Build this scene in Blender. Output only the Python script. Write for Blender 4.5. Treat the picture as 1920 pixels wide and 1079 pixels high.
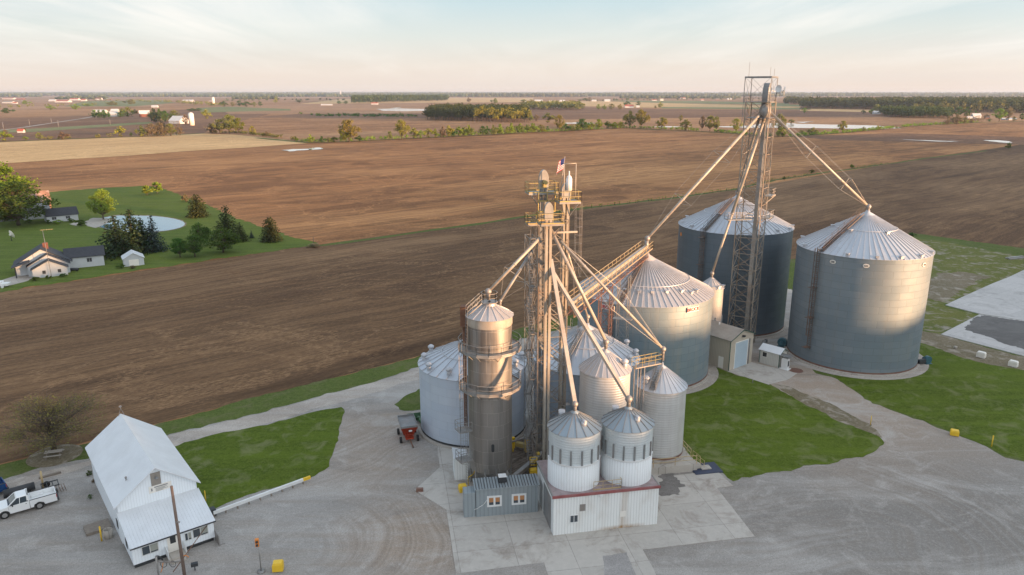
import bpy, math, random
from mathutils import Vector, Matrix, noise as mnoise
from math import sin, cos, pi, radians, atan2, hypot, sqrt
for o in list(bpy.data.objects): bpy.data.objects.remove(o)
scn = bpy.context.scene
COL = scn.collection
RND = random.Random(7)
# ------------------------------------------------------------------ camera
F, CX, CY, HY, CAMH = 1370.0, 960.0, 539.5, 174.0, 43.0
PITCH = math.atan((CY - HY) / F)
cam = bpy.data.cameras.new('camera'); camo = bpy.data.objects.new('camera', cam); COL.objects.link(camo)
cam.sensor_width = 36; cam.lens = 36 * F / 1920; cam.clip_end = 60000; cam.clip_start = .5
camo.location = (0, 0, CAMH); camo.rotation_euler = (pi / 2 - PITCH, 0, 0)
scn.camera = camo
scn.view_settings.view_transform = 'Standard'; scn.view_settings.look = 'None'; scn.view_settings.exposure = 1.22
# ------------------------------------------------------------------ sun
SUN_AZ, SUN_EL = 60.0, 3.4        # degrees to the right of straight behind the camera
sd = Vector((sin(radians(SUN_AZ)) * cos(radians(SUN_EL)), -cos(radians(SUN_AZ)) * cos(radians(SUN_EL)), sin(radians(SUN_EL))))
sl = bpy.data.lights.new('sun', 'SUN'); sl.energy = 5.0; sl.angle = radians(1.2); sl.color = (1.0, 0.56, 0.28)
so = bpy.data.objects.new('sun', sl); COL.objects.link(so); so.rotation_euler = sd.to_track_quat('Z', 'Y').to_euler(); so.location = (0, 0, 200)
# ------------------------------------------------------------------ node helpers
def nd(nt, t, **k):
    n = nt.nodes.new(t)
    for a, b in k.items(): setattr(n, a, b)
    return n
def lk(nt, a, b): nt.links.new(a, b)
def setin(nt, sock, v):
    if isinstance(v, bpy.types.NodeSocket): nt.links.new(v, sock)
    elif isinstance(v, (tuple, list)) and len(v) == 3 and sock.type == 'RGBA': sock.default_value = (*v, 1)
    else: sock.default_value = v
def mathn(nt, op, a, b=0.0, c=None, clamp=False):
    n = nd(nt, 'ShaderNodeMath', operation=op, use_clamp=clamp); setin(nt, n.inputs[0], a); setin(nt, n.inputs[1], b)
    if c is not None: setin(nt, n.inputs[2], c)
    return n.outputs[0]
def mixc(nt, f, a, b, bt='MIX'):
    n = nd(nt, 'ShaderNodeMix', data_type='RGBA', blend_type=bt); n.clamp_factor = True
    setin(nt, n.inputs[0], f); setin(nt, n.inputs[6], a); setin(nt, n.inputs[7], b); return n.outputs[2]
def ramp(nt, f, stops, interp='LINEAR'):
    n = nd(nt, 'ShaderNodeValToRGB'); n.color_ramp.interpolation = interp; e = n.color_ramp.elements
    while len(e) < len(stops): e.new(.5)
    for i, (p, c) in enumerate(stops):
        e[i].position = p; e[i].color = (c, c, c, 1) if isinstance(c, (int, float)) else (*c, 1)
    setin(nt, n.inputs[0], f); return n.outputs[0]
def mapv(nt, vec, scale=(1, 1, 1), rot=(0, 0, 0), loc=(0, 0, 0)):
    n = nd(nt, 'ShaderNodeMapping'); setin(nt, n.inputs[0], vec); n.inputs[1].default_value = loc
    n.inputs[2].default_value = rot; n.inputs[3].default_value = scale; return n.outputs[0]
def noi(nt, vec, scale=1., detail=3., rough=.55, dist=0.):
    n = nd(nt, 'ShaderNodeTexNoise'); setin(nt, n.inputs['Vector'], vec); n.inputs['Scale'].default_value = scale
    n.inputs['Detail'].default_value = detail; n.inputs['Roughness'].default_value = rough; n.inputs['Distortion'].default_value = dist
    return n.outputs[0]
def mat(name, col=(.5, .5, .5), rough=.7, metal=0., spec=.5):
    m = bpy.data.materials.new(name); m.use_nodes = True; nt = m.node_tree; b = nt.nodes['Principled BSDF']
    b.inputs['Base Color'].default_value = (*col, 1); b.inputs['Roughness'].default_value = rough
    b.inputs['Metallic'].default_value = metal; b.inputs['Specular IOR Level'].default_value = spec
    return m, nt, b
def oc(nt): return nd(nt, 'ShaderNodeTexCoord').outputs['Object']
def uvc(nt): return nd(nt, 'ShaderNodeTexCoord').outputs['UV']
def bump(nt, b, h, s=.3, d=.05):
    n = nd(nt, 'ShaderNodeBump'); n.inputs['Strength'].default_value = s; n.inputs['Distance'].default_value = d
    setin(nt, n.inputs['Height'], h); lk(nt, n.outputs[0], b.inputs['Normal'])
# ------------------------------------------------------------------ world: evening sky with cirrus
w = bpy.data.worlds.new('World'); scn.world = w; w.use_nodes = True
nt = w.node_tree; nt.nodes.clear()
out = nd(nt, 'ShaderNodeOutputWorld'); bg = nd(nt, 'ShaderNodeBackground'); lk(nt, bg.outputs[0], out.inputs[0])
sky = nd(nt, 'ShaderNodeTexSky', sky_type='NISHITA'); sky.sun_disc = False
sky.sun_elevation = radians(SUN_EL); sky.sun_rotation = atan2(sd.x, sd.y); sky.dust_density = 1.5; sky.air_density = 1.0; sky.ozone_density = 1.5
tc = nd(nt, 'ShaderNodeTexCoord').outputs['Generated']
sep = nd(nt, 'ShaderNodeSeparateXYZ'); lk(nt, tc, sep.inputs[0])
z = sep.outputs[2]
grad = ramp(nt, z, [(0.0, (6.7, 5.55, 4.85)), (0.03, (6.5, 5.8, 5.15)), (0.07, (5.7, 6.0, 5.75)), (0.13, (4.0, 5.4, 6.0)), (0.3, (4.2, 5.4, 6.8)), (1.0, (4.8, 5.9, 7.4))])
hz = mathn(nt, 'MAXIMUM', mathn(nt, 'ADD', z, .06), .02)
px = mathn(nt, 'DIVIDE', sep.outputs[0], hz); py = mathn(nt, 'DIVIDE', sep.outputs[1], hz)
cmb = nd(nt, 'ShaderNodeCombineXYZ'); lk(nt, px, cmb.inputs[0]); lk(nt, py, cmb.inputs[1])
cv = mapv(nt, cmb.outputs[0], scale=(.85, .22, 1), rot=(0, 0, radians(34)), loc=(.6, .3, 0))
c1 = noi(nt, cv, 1.1, 7, .58, .5)
c2 = noi(nt, mapv(nt, cmb.outputs[0], scale=(.12, .10, 1), loc=(2.2, .6, 0)), 1.3, 4, .55, .3)
cm = mathn(nt, 'MULTIPLY', ramp(nt, c1, [(.40, 0.), (.74, 1.)]), ramp(nt, c2, [(.36, .0), (.54, 1.)]))
cf = mathn(nt, 'MULTIPLY', cm, ramp(nt, z, [(0.01, 0.), (.08, .85), (1., .8)]))
c3 = noi(nt, mapv(nt, cmb.outputs[0], scale=(.10, .30, 1), rot=(0, 0, radians(-8)), loc=(5, 1, 0)), 1., 5, .5, .3)
grad = mixc(nt, ramp(nt, mathn(nt, 'MULTIPLY_ADD', sep.outputs[1], .5, .5), [(.25, 1.), (.55, 0.)]), grad, (4.9, 5.5, 6.4))
base = mixc(nt, .08, grad, sky.outputs[0])
base = mixc(nt, ramp(nt, c3, [(.4, 0.), (.7, .22)]), base, (5.5, 5.5, 5.5))
allc = mixc(nt, cf, base, (7.6, 7.2, 6.7))
dt = nd(nt, 'ShaderNodeVectorMath', operation='DOT_PRODUCT'); lk(nt, tc, dt.inputs[0]); dt.inputs[1].default_value = tuple(sd)
glow = ramp(nt, mathn(nt, 'MULTIPLY_ADD', dt.outputs['Value'], .5, .5), [(.5, 0.), (.8, .22), (1., 1.)])
allc = mixc(nt, glow, allc, (13.0, 13.2, 13.6))
lk(nt, allc, bg.inputs[0]); bg.inputs[1].default_value = 0.063
# ------------------------------------------------------------------ pixel-of-the-survey-photo -> ground point
_s, _c = sin(PITCH), cos(PITCH)
def ray(x, y):
    u, v = x - CX, y - CY
    return u, F * _c - v * _s, -(F * _s + v * _c)
def G(x, y, z=0.):
    d = ray(x, y); t = (z - CAMH) / d[2]; return Vector((d[0] * t, d[1] * t, z))
def AT(x, y, Y):
    d = ray(x, y); t = Y / d[1]; return Vector((d[0] * t, Y, CAMH + d[2] * t))
# ------------------------------------------------------------------ mesh builder
def wl(o):
    l = Vector((0, 0, 0))
    while o: l = l + o.location; o = o.parent
    return l
class MB:
    def __init__(s): s.v = []; s.f = []; s.uv = {}; s.sm = []
    def poly(s, pts, uvs=None, sm=False):
        n = len(s.v); s.v += [tuple(p) for p in pts]; s.f.append(tuple(range(n, n + len(pts))))
        if uvs: s.uv[len(s.f) - 1] = uvs
        s.sm.append(sm); return s
    def faces(s, vs, fs, sm=False):
        n = len(s.v); s.v += [tuple(p) for p in vs]
        for f in fs: s.f.append(tuple(n + i for i in f)); s.sm.append(sm)
        return s
    def ob(s, o, a, b, c):
        o, a, b, c = map(Vector, (o, a, b, c))
        vs = [o, o + a, o + a + b, o + b, o + c, o + a + c, o + a + b + c, o + b + c]
        return s.faces(vs, [(0, 3, 2, 1), (4, 5, 6, 7), (0, 1, 5, 4), (1, 2, 6, 5), (2, 3, 7, 6), (3, 0, 4, 7)])
    def box(s, x, y, z, sx, sy, sz, r=0.):   # centre x,y ; bottom z
        e = Vector((cos(r), sin(r), 0)); n = Vector((-sin(r), cos(r), 0))
        return s.ob(Vector((x, y, z)) - e * sx / 2 - n * sy / 2, e * sx, n * sy, (0, 0, sz))
    def tube(s, p, q, r, n=5, r2=None, cap=True, sm=True):
        p, q = Vector(p), Vector(q); r2 = r if r2 is None else r2
        d = (q - p)
        if d.length < 1e-6: return s
        d.normalize(); a = d.cross(Vector((0, 0, 1)) if abs(d.z) < .9 else Vector((1, 0, 0))).normalized(); b = d.cross(a)
        k = len(s.v)
        for c, rr in ((p, r), (q, r2)):
            for i in range(n):
                t = 2 * pi * i / n + pi / 4; s.v.append(tuple(c + a * cos(t) * rr + b * sin(t) * rr))
        for i in range(n):
            j = (i + 1) % n; s.f.append((k + i, k + n + i, k + n + j, k + j)); s.sm.append(sm and n > 4)
        if cap:
            s.f.append(tuple(k + i for i in range(n))); s.sm.append(False)
            s.f.append(tuple(k + n + i for i in reversed(range(n)))); s.sm.append(False)
        return s
    def path(s, pts, r, n=5):
        for a, b in zip(pts, pts[1:]): s.tube(a, b, r, n)
        return s
    def bar(s, p, q, w, h=None):
        p, q = Vector(p), Vector(q); h = h or w; d = (q - p); dn = d.normalized()
        a = dn.cross(Vector((0, 0, 1)) if abs(dn.z) < .95 else Vector((1, 0, 0))).normalized(); b = dn.cross(a)
        return s.ob(p - a * w / 2 - b * h / 2, d, a * w, b * h)
    def lathe(s, cx, cy, prof, n=32, a0=0., a1=2 * pi, sm=True, cap0=False, cap1=False):
        full = abs(a1 - a0 - 2 * pi) < 1e-6; k = len(s.v); m = n if full else n + 1
        for r, z in prof:
            for i in range(m):
                t = a0 + (a1 - a0) * i / n; s.v.append((cx + r * cos(t), cy + r * sin(t), z))
        L = [0.]
        for (r0, z0), (r1, z1) in zip(prof, prof[1:]): L.append(L[-1] + hypot(r1 - r0, z1 - z0))
        z0 = prof[0][1]
        for j in range(len(prof) - 1):
            for i in range(n):
                i2 = (i + 1) % m if full else i + 1
                s.f.append((k + j * m + i, k + j * m + i2, k + (j + 1) * m + i2, k + (j + 1) * m + i)); s.sm.append(sm)
                R = max(prof[j][0], prof[j + 1][0]); u0 = (a1 - a0) * i / n * R; u1 = (a1 - a0) * (i + 1) / n * R
                s.uv[len(s.f) - 1] = [(u0, z0 + L[j]), (u1, z0 + L[j]), (u1, z0 + L[j + 1]), (u0, z0 + L[j + 1])]
        if cap0 and full: s.f.append(tuple(k + i for i in reversed(range(m)))); s.sm.append(False)
        if cap1 and full:
            q = k + (len(prof) - 1) * m; s.f.append(tuple(q + i for i in range(m))); s.sm.append(False)
        return s
    def ball(s, c, r, n=8, sz=1.):
        k = max(3, n // 2); prof = [(r * sin(pi * i / k) + 1e-4, c[2] - r * sz * cos(pi * i / k)) for i in range(k + 1)]
        return s.lathe(c[0], c[1], prof, n)
    def ext(s, prof, o, ax, up, th):   # prof (u,v) in plane ax/up, extruded by vector th
        o, ax, up, th = map(Vector, (o, ax, up, th)); n = len(prof)
        A = [o + ax * u + up * v for u, v in prof]; B = [p + th for p in A]
        k = len(s.v); s.v += [tuple(p) for p in A + B]
        s.f.append(tuple(k + i for i in reversed(range(n)))); s.f.append(tuple(k + n + i for i in range(n))); s.sm += [False, False]
        for i in range(n): j = (i + 1) % n; s.f.append((k + i, k + j, k + n + j, k + n + i)); s.sm.append(False)
        return s
    def build(s, name, m, parent=None, at=None):
        me = bpy.data.meshes.new(name); off = wl(parent) if parent else Vector(at or (0, 0, 0))
        me.from_pydata([(x - off.x, y - off.y, z - off.z) for x, y, z in s.v], [], s.f)
        if s.uv:
            ul = me.uv_layers.new(name='UVMap')
            for fi, us in s.uv.items():
                p = me.polygons[fi]
                for k, li in enumerate(p.loop_indices): ul.data[li].uv = us[k]
        me.polygons.foreach_set('use_smooth', s.sm)
        me.materials.append(m); me.update()
        o = bpy.data.objects.new(name, me); COL.objects.link(o)
        if parent: o.parent = parent
        elif at is not None: o.location = at
        return o
def thing(name, label, cat, loc=(0, 0, 0), group=None):
    o = bpy.data.objects.new(name, None); COL.objects.link(o); o.location = loc; o.empty_display_size = .5
    o['label'] = label; o['category'] = cat
    if group: o['group'] = group
    return o
def tag(o, label, cat, group=None, kind=None):
    o['label'] = label; o['category'] = cat
    if group: o['group'] = group
    if kind: o['kind'] = kind
    return o
def copytree(o, parent=None):
    c = o.copy(); COL.objects.link(c)
    if parent: c.parent = parent
    for ch in o.children: copytree(ch, c)
    return c
def struct(name, mb, m):
    o = mb.build(name, m); o['kind'] = 'structure'; return o
def rail(mb, pts, h=1.07, r=.03, closed=False, step=1.3, toe=False):
    P = [Vector(p) for p in pts]
    if closed: P = P + [P[0]]
    up = Vector((0, 0, 1))
    for a, b in zip(P, P[1:]):
        n = max(1, round((b - a).length / step))
        mb.tube(a + up * h, b + up * h, r, 4); mb.tube(a + up * h * .52, b + up * h * .52, r * .8, 4)
        if toe: mb.bar(a + up * .07, b + up * .07, .02, .12)
        for i in range(n + 1): q = a + (b - a) * i / n; mb.tube(q, q + up * h, r, 4)
def lattice(mb, C0, C1, n, rp=.07, rb=.035, skip=()):
    C0 = [Vector(c) for c in C0]; C1 = [Vector(c) for c in C1]; k = len(C0)
    for a, b in zip(C0, C1): mb.tube(a, b, rp, 4)
    for i in range(n + 1):
        t = i / n; L = [a.lerp(b, t) for a, b in zip(C0, C1)]
        for j in range(k): mb.tube(L[j], L[(j + 1) % k], rb, 4, cap=False)
        if i < n:
            U = [a.lerp(b, (i + 1) / n) for a, b in zip(C0, C1)]
            for j in range(k):
                if j in skip: continue
                q = (j + 1) % k; mb.tube(L[j], U[q], rb * .8, 4, cap=False); mb.tube(L[q], U[j], rb * .8, 4, cap=False)
def ladder(mb, p, q, out, w=.45, cage=True, r=.022):
    p, q, out = Vector(p), Vector(q), Vector(out).normalized(); d = q - p; L = d.length; d.normalize(); s_ = d.cross(out).normalized()
    for sg in (-1, 1): mb.tube(p + s_ * sg * w / 2, q + s_ * sg * w / 2, r, 4)
    for i in range(int(L / .32)): c = p + d * (i + .5) * .32; mb.tube(c - s_ * w / 2, c + s_ * w / 2, r * .7, 3, cap=False)
    if cage:
        z0 = 2.4; n = int((L - z0) / .95)
        for i in range(max(0, n)):
            c = p + d * (z0 + i * .95)
            pts = [c + s_ * .4 * cos(t) + out * (.05 + .72 * sin(t)) for t in [pi * k / 6 for k in range(7)]]
            mb.path(pts, r * .8, 3)
        for t in (.25 * pi, .5 * pi, .75 * pi):
            o_ = s_ * .4 * cos(t) + out * (.05 + .72 * sin(t)); mb.tube(p + d * z0 + o_, q + o_, r * .8, 3)
def text_mesh(txt, size, name, m, parent, loc, ax, up, ext=.01):
    cu = bpy.data.curves.new(name, 'FONT'); cu.body = txt; cu.size = size; cu.align_x = 'CENTER'; cu.align_y = 'CENTER'; cu.extrude = ext
    cu.offset = size * .02
    t = bpy.data.objects.new('tmp', cu); COL.objects.link(t)
    dg = bpy.context.evaluated_depsgraph_get(); me = bpy.data.meshes.new_from_object(t.evaluated_get(dg))
    bpy.data.objects.remove(t)
    ax, up = Vector(ax).normalized(), Vector(up).normalized(); nn = ax.cross(up)
    off = wl(parent)
    for v in me.vertices: v.co = Vector(loc) + ax * v.co.x + up * v.co.y + nn * v.co.z - off
    me.materials.clear(); me.materials.append(m)
    o = bpy.data.objects.new(name, me); COL.objects.link(o); o.parent = parent; return o
# ------------------------------------------------------------------ materials
def steel(name, c1, c2, bw, rh, mort=(.2, .2, .2), ms=.012, rough=.45, metal=.6, ridge=0., dirt=(.25, .2, .15), dirtf=.25, rust=0.):
    m, nt, b = mat(name, c1, rough, metal); u = uvc(nt)
    br = nd(nt, 'ShaderNodeTexBrick'); lk(nt, u, br.inputs[0]); br.offset = .5
    setin(nt, br.inputs['Color1'], c1); setin(nt, br.inputs['Color2'], c2); setin(nt, br.inputs['Mortar'], mort)
    br.inputs['Scale'].default_value = 1.; br.inputs['Mortar Size'].default_value = ms; br.inputs['Mortar Smooth'].default_value = .3
    br.inputs['Brick Width'].default_value = bw; br.inputs['Row Height'].default_value = rh; br.inputs['Bias'].default_value = 0.
    st = noi(nt, mapv(nt, u, (.9, .06, 1)), 1.3, 5, .6)
    c = mixc(nt, mathn(nt, 'MULTIPLY', ramp(nt, st, [(.45, 0.), (.75, 1.)]), dirtf), br.outputs[0], dirt)
    big = noi(nt, mapv(nt, u, (.12, .2, 1)), 1., 3)
    c = mixc(nt, ramp(nt, big, [(.35, .25), (.7, 0.)]), c, tuple(x * .72 for x in c1))
    if rust:
        rn = noi(nt, mapv(nt, u, (.5, .35, 1), loc=(9, 4, 0)), 1.4, 6, .65)
        c = mixc(nt, ramp(nt, rn, [(.62, 0.), (.72, rust)]), c, (.22, .09, .035))
    lk(nt, c, b.inputs['Base Color'])
    rr = noi(nt, mapv(nt, u, (.3, .5, 1)), 1.5, 4); lk(nt, mathn(nt, 'MULTIPLY_ADD', rr, .25, rough - .12), b.inputs['Roughness'])
    h = mathn(nt, 'MULTIPLY', br.outputs['Fac'], -1.)
    if ridge:
        sp = nd(nt, 'ShaderNodeSeparateXYZ'); lk(nt, u, sp.inputs[0])
        h = mathn(nt, 'ADD', h, mathn(nt, 'SINE', mathn(nt, 'MULTIPLY', sp.outputs[1], 2 * pi / ridge)))
    bump(nt, b, h, .5, .02)
    return m
def paint(name, col, rough=.5, metal=0., var=.25, scale=.8, dirt=None, df=.35, dscale=.5):
    m, nt, b = mat(name, col, rough, metal); o = oc(nt)
    n = noi(nt, o, scale, 5, .6); c = mixc(nt, ramp(nt, n, [(.3, 1.), (.75, 0.)]), col, tuple(x * (1 - var) for x in col))
    if dirt:
        n2 = noi(nt, mapv(nt, o, (1, 1, .25), loc=(3, 5, 1)), dscale, 6, .65); c = mixc(nt, mathn(nt, 'MULTIPLY', ramp(nt, n2, [(.48, 0.), (.7, 1.)]), df), c, dirt)
    lk(nt, c, b.inputs['Base Color']); return m
def ribbed(name, col, pitch, axis_rot, rough=.5, metal=.1, dirt=(.3, .22, .14), df=.3, depth=.02, dark=.35, ms=.4):
    """vertical ribbed sheet cladding: ribs run up the wall, spaced along the wall direction"""
    m, nt, b = mat(name, col, rough, metal); o = oc(nt); v = mapv(nt, o, rot=(0, 0, -axis_rot))
    sp = nd(nt, 'ShaderNodeSeparateXYZ'); lk(nt, v, sp.inputs[0])
    def tri(sk): return mathn(nt, 'PINGPONG', mathn(nt, 'DIVIDE', sk, pitch), .5)
    geo = nd(nt, 'ShaderNodeNewGeometry'); nv = nd(nt, 'ShaderNodeVectorRotate', rotation_type='Z_AXIS'); lk(nt, geo.outputs['Normal'], nv.inputs[0]); nv.inputs['Angle'].default_value = -axis_rot
    ns = nd(nt, 'ShaderNodeSeparateXYZ'); lk(nt, nv.outputs[0], ns.inputs[0])
    side = mathn(nt, 'GREATER_THAN', mathn(nt, 'ABSOLUTE', ns.outputs[0]), .6)
    t = mathn(nt, 'ADD', mathn(nt, 'MULTIPLY', tri(sp.outputs[1]), side), mathn(nt, 'MULTIPLY', tri(sp.outputs[0]), mathn(nt, 'SUBTRACT', 1., side)))
    rb = ramp(nt, t, [(.05, 1.), (.16, 0.)])
    n = noi(nt, mapv(nt, o, (.8, .8, .3)), .8, 6, .6)
    c = mixc(nt, mathn(nt, 'MULTIPLY', rb, dark), col, tuple(x * ms for x in col))
    c = mixc(nt, mathn(nt, 'MULTIPLY', ramp(nt, n, [(.5, 0.), (.78, 1.)]), df), c, dirt)
    lk(nt, c, b.inputs['Base Color']); bump(nt, b, rb, .6, depth); return m
M = {}
M['binA'] = steel('galvanised_steel_tall', (.195, .25, .29), (.24, .29, .325), 2.9, 1.12, (.145, .18, .205), .026, .62, .5, 0, (.3, .27, .22), .2)
M['binB'] = steel('dark_galvanised_steel', (.135, .18, .22), (.16, .205, .24), 2.9, 1.12, (.10, .13, .155), .02, .45, .6, 0, (.12, .12, .12), .2)
M['binC'] = steel('seamed_steel', (.225, .295, .34), (.275, .335, .37), 2.6, 1.12, (.18, .24, .275), .036, .56, .5, 0, (.45, .38, .28), .3)
M['binD'] = steel('pale_steel', (.50, .58, .68), (.56, .63, .71), 2.6, 1.12, (.42, .48, .56), .02, .55, .3, 0, (.45, .47, .5), .2)
M['binE'] = steel('blue_grey_steel', (.33, .40, .48), (.38, .44, .51), 2.6, 1.12, (.26, .32, .38), .02, .5, .4, 0, (.3, .3, .3), .2)
M['corr'] = steel('corrugated_steel', (.56, .57, .56), (.62, .63, .62), 2.6, .9, (.45, .46, .45), .01, .48, .35, .30, (.34, .31, .27), .4)
M['hopper'] = steel('hopper_steel', (.58, .64, .66), (.63, .69, .70), 2.4, .8, (.46, .51, .53), .012, .45, .25, .27, (.4, .4, .38), .3)
M['stainless'] = steel('stainless_sheet', (.31, .295, .275), (.36, .34, .315), 1.25, 1.55, (.50, .46, .41), .022, .42, .7, 0, (.12, .10, .085), .75)
M['roof'] = steel('galvanised_roof', (.46, .50, .55), (.50, .54, .58), 2, 2.6, (.4, .43, .46), .008, .48, .45, 0, (.5, .45, .38), .25)
M['roofold'] = steel('weathered_roof', (.45, .44, .44), (.50, .48, .47), 2, 2.6, (.4, .4, .4), .008, .48, .4, 0, (.30, .22, .16), .35)
M['roofdark'] = steel('dark_roof_steel', (.27, .33, .37), (.30, .36, .40), 2, 2.6, (.2, .25, .28), .008, .45, .5, 0, (.2, .2, .2), .25)
M['rib'] = paint('roof_rib', (.55, .57, .6), .5, .4, .2)
M['ftower'] = paint('rust_tinted_lattice', (.36, .31, .25), .6, .2, .35, 1., (.20, .10, .05), .6, .5)
M['galv'] = paint('galvanised_frame', (.36, .36, .345), .5, .4, .35, .9, (.25, .12, .06), .35, .6)
M['galv_dark'] = paint('old_galvanised_frame', (.28, .29, .29), .55, .3, .35, .9, (.25, .12, .06), .3, .6)
M['rustgrey'] = paint('rusty_grey_steel', (.15, .125, .11), .7, .1, .4, 1.2, (.22, .10, .05), .6, .8)
M['leg'] = paint('elevator_casing', (.44, .41, .35), .5, .25, .3, .6, (.20, .13, .08), .65, .9)
M['spout'] = paint('spout_steel', (.52, .47, .40), .5, .2, .3, .6, (.24, .15, .09), .5, .7)
M['yellow'] = paint('yellow_safety_paint', (.50, .39, .14), .5, 0, .35, 1.2, (.22, .13, .06), .6, 1.)
M['yellow_b'] = paint('bright_yellow_paint', (.80, .52, .03), .5, 0, .15, 2.)
M['cream'] = paint('faded_cream_rail', (.50, .38, .20), .55, 0, .25, 1., (.3, .15, .07), .4)
M['rust'] = paint('rusty_iron', (.20, .10, .06), .8, .1, .4, 2.)
M['brownsteel'] = paint('brown_primer_steel', (.23, .12, .09), .7, .1, .4, 2., (.4, .3, .2), .3)
M['concrete'] = None
M['white'] = paint('white_paint', (.72, .74, .74), .5, 0, .1, 1., (.5, .47, .42), .25)
M['whiteroof'] = paint('white_metal_roof', (.70, .73, .75), .45, .1, .12, .5, (.5, .5, .48), .2)
M['dark'] = paint('dark_metal', (.05, .055, .06), .6, .2, .3)
M['black'] = paint('black_rubber', (.02, .02, .02), .8, 0, .3)
M['glass'] = mat('window_glass', (.05, .065, .08), .08, 0, .9)[0]
M['blind'] = paint('window_blind', (.33, .35, .31), .3, 0, .12)
M['amber'] = paint('amber_blind', (.50, .24, .10), .4, 0, .25)
M['red'] = paint('red_paint', (.42, .05, .02), .5, 0, .3, 1.5, (.15, .06, .04), .4)
M['redtrim'] = paint('dull_red_trim', (.32, .10, .10), .6, 0, .3, 1., (.4, .3, .28), .3)
M['pinkroof'] = paint('faded_red_roof', (.38, .31, .31), .7, 0, .4, .8, (.16, .11, .10), .6, .9)
M['wood'] = paint('weathered_wood', (.26, .22, .18), .8, 0, .35, 3.)
M['polewood'] = paint('utility_pole_wood', (.22, .16, .13), .85, 0, .35, 3.)
M['bark'] = paint('tree_bark', (.13, .10, .075), .9, 0, .4, 3.)
M['shingle'] = paint('dark_shingles', (.045, .05, .06), .8, 0, .35, 1.5)
M['brick'] = paint('red_brick', (.20, .08, .055), .8, 0, .35, 1.5)
M['tanwall'] = ribbed('tan_ribbed_cladding', (.47, .42, .34), .3, radians(39), .6, 0, (.3, .26, .2), .2)
M['bluewall'] = ribbed('blue_grey_cladding', (.27, .315, .335), .42, radians(6.8), .5, .1, (.3, .3, .28), .25)
M['whitewall'] = ribbed('white_ribbed_cladding', (.74, .77, .76), .3, radians(10.7), .5, 0, (.36, .27, .18), .3)
M['barnwall'] = ribbed('white_barn_cladding', (.78, .84, .88), .25, radians(38.2), .5, 0, (.6, .6, .58), .2, .01, .18)
M['shedwall'] = ribbed('pale_shed_cladding', (.52, .52, .48), .28, radians(-42), .5, 0, (.35, .33, .3), .3)
M['doorblue'] = paint('pale_blue_door', (.40, .50, .57), .5, 0, .1, .6)
M['green_t'] = paint('dark_green_trim', (.02, .09, .07), .5, 0, .2)
M['jd'] = paint('green_machine_paint', (.02, .10, .03), .45, 0, .3, 2.)
M['orange'] = paint('orange_plastic', (.75, .25, .04), .5, 0, .2)
M['navy'] = paint('navy_tarp', (.03, .045, .09), .5, 0, .3, 3.)
# ------------------------------------------------------------------ ground materials
ROW = radians(40)
def soil(name, c_dark, c_mid, c_light, row=ROW, k=1., fine=1., tracks=0.):
    m, nt, b = mat(name, c_mid, .95, 0, .2); o = oc(nt)
    v = mapv(nt, o, rot=(0, 0, -row))
    v2 = nd(nt, 'ShaderNodeVectorMath', operation='ADD'); lk(nt, v, v2.inputs[0])
    wob = nd(nt, 'ShaderNodeVectorMath', operation='SCALE')
    wn = nd(nt, 'ShaderNodeTexNoise'); lk(nt, o, wn.inputs[0]); wn.inputs['Scale'].default_value = .012; wn.inputs['Detail'].default_value = 3
    lk(nt, wn.outputs['Color'], wob.inputs[0]); wob.inputs['Scale'].default_value = 14.; lk(nt, wob.outputs[0], v2.inputs[1])
    a = noi(nt, mapv(nt, v2.outputs[0], (.006 * k, .10 * k, 1)), 1., 6, .6)          # long bands along the rows
    a2 = noi(nt, mapv(nt, v2.outputs[0], (.02 * k, .75 * k, 1), loc=(3, 1, 0)), 1., 3, .6)   # row lines
    p = noi(nt, mapv(nt, v, (.45, 1.25, 1)), .012 * k, 6, .62, .6)                                     # damp and dry patches, with low-sun sweep over relief put into colour
    f = noi(nt, mapv(nt, v, (.4, 1., 1)), 2.4 * fine, 7, .78)
    c = mixc(nt, ramp(nt, a, [(.42, 0.), (.57, 1.)]), c_dark, c_mid)
    c = mixc(nt, mathn(nt, 'MULTIPLY', ramp(nt, p, [(.45, 0.), (.62, 1.)]), .9), c, c_light)
    c = mixc(nt, mathn(nt, 'MULTIPLY', ramp(nt, a2, [(.38, 1.), (.6, 0.)]), .6), c, tuple(x * .55 for x in c_dark))
    c = mixc(nt, mathn(nt, 'MULTIPLY', ramp(nt, f, [(.48, 0.), (.75, 1.)]), .5), c, tuple(min(1, x * 1.5) for x in c_light))
    c = mixc(nt, ramp(nt, f, [(.30, .5), (.46, 0.)]), c, tuple(x * .45 for x in c_dark))
    rl = noi(nt, mapv(nt, o, (1, 1, 1), loc=(55, 20, 0)), .014 * k, 5, .6, 1.2)
    c = mixc(nt, mathn(nt, 'MULTIPLY', ramp(nt, rl, [(.488, 0.), (.498, 1.), (.502, 1.), (.512, 0.)]), mathn(nt, 'MULTIPLY', ramp(nt, f, [(.45, 0.), (.6, 1.)]), .5)), c, tuple(min(1, x * 1.5) for x in c_light))
    if tracks:
        tr = noi(nt, mapv(nt, v, (.004, .05, 1), rot=(0, 0, radians(18)), loc=(7, 2, 0)), 1., 3, .5)
        c = mixc(nt, mathn(nt, 'MULTIPLY', ramp(nt, tr, [(.62, 0.), (.7, 1.)]), tracks), c, tuple(x * .5 for x in c_dark))
    lk(nt, c, b.inputs['Base Color']); bump(nt, b, mathn(nt, 'ADD', f, mathn(nt, 'MULTIPLY', a2, 1.2)), .45, .1); return m
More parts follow.
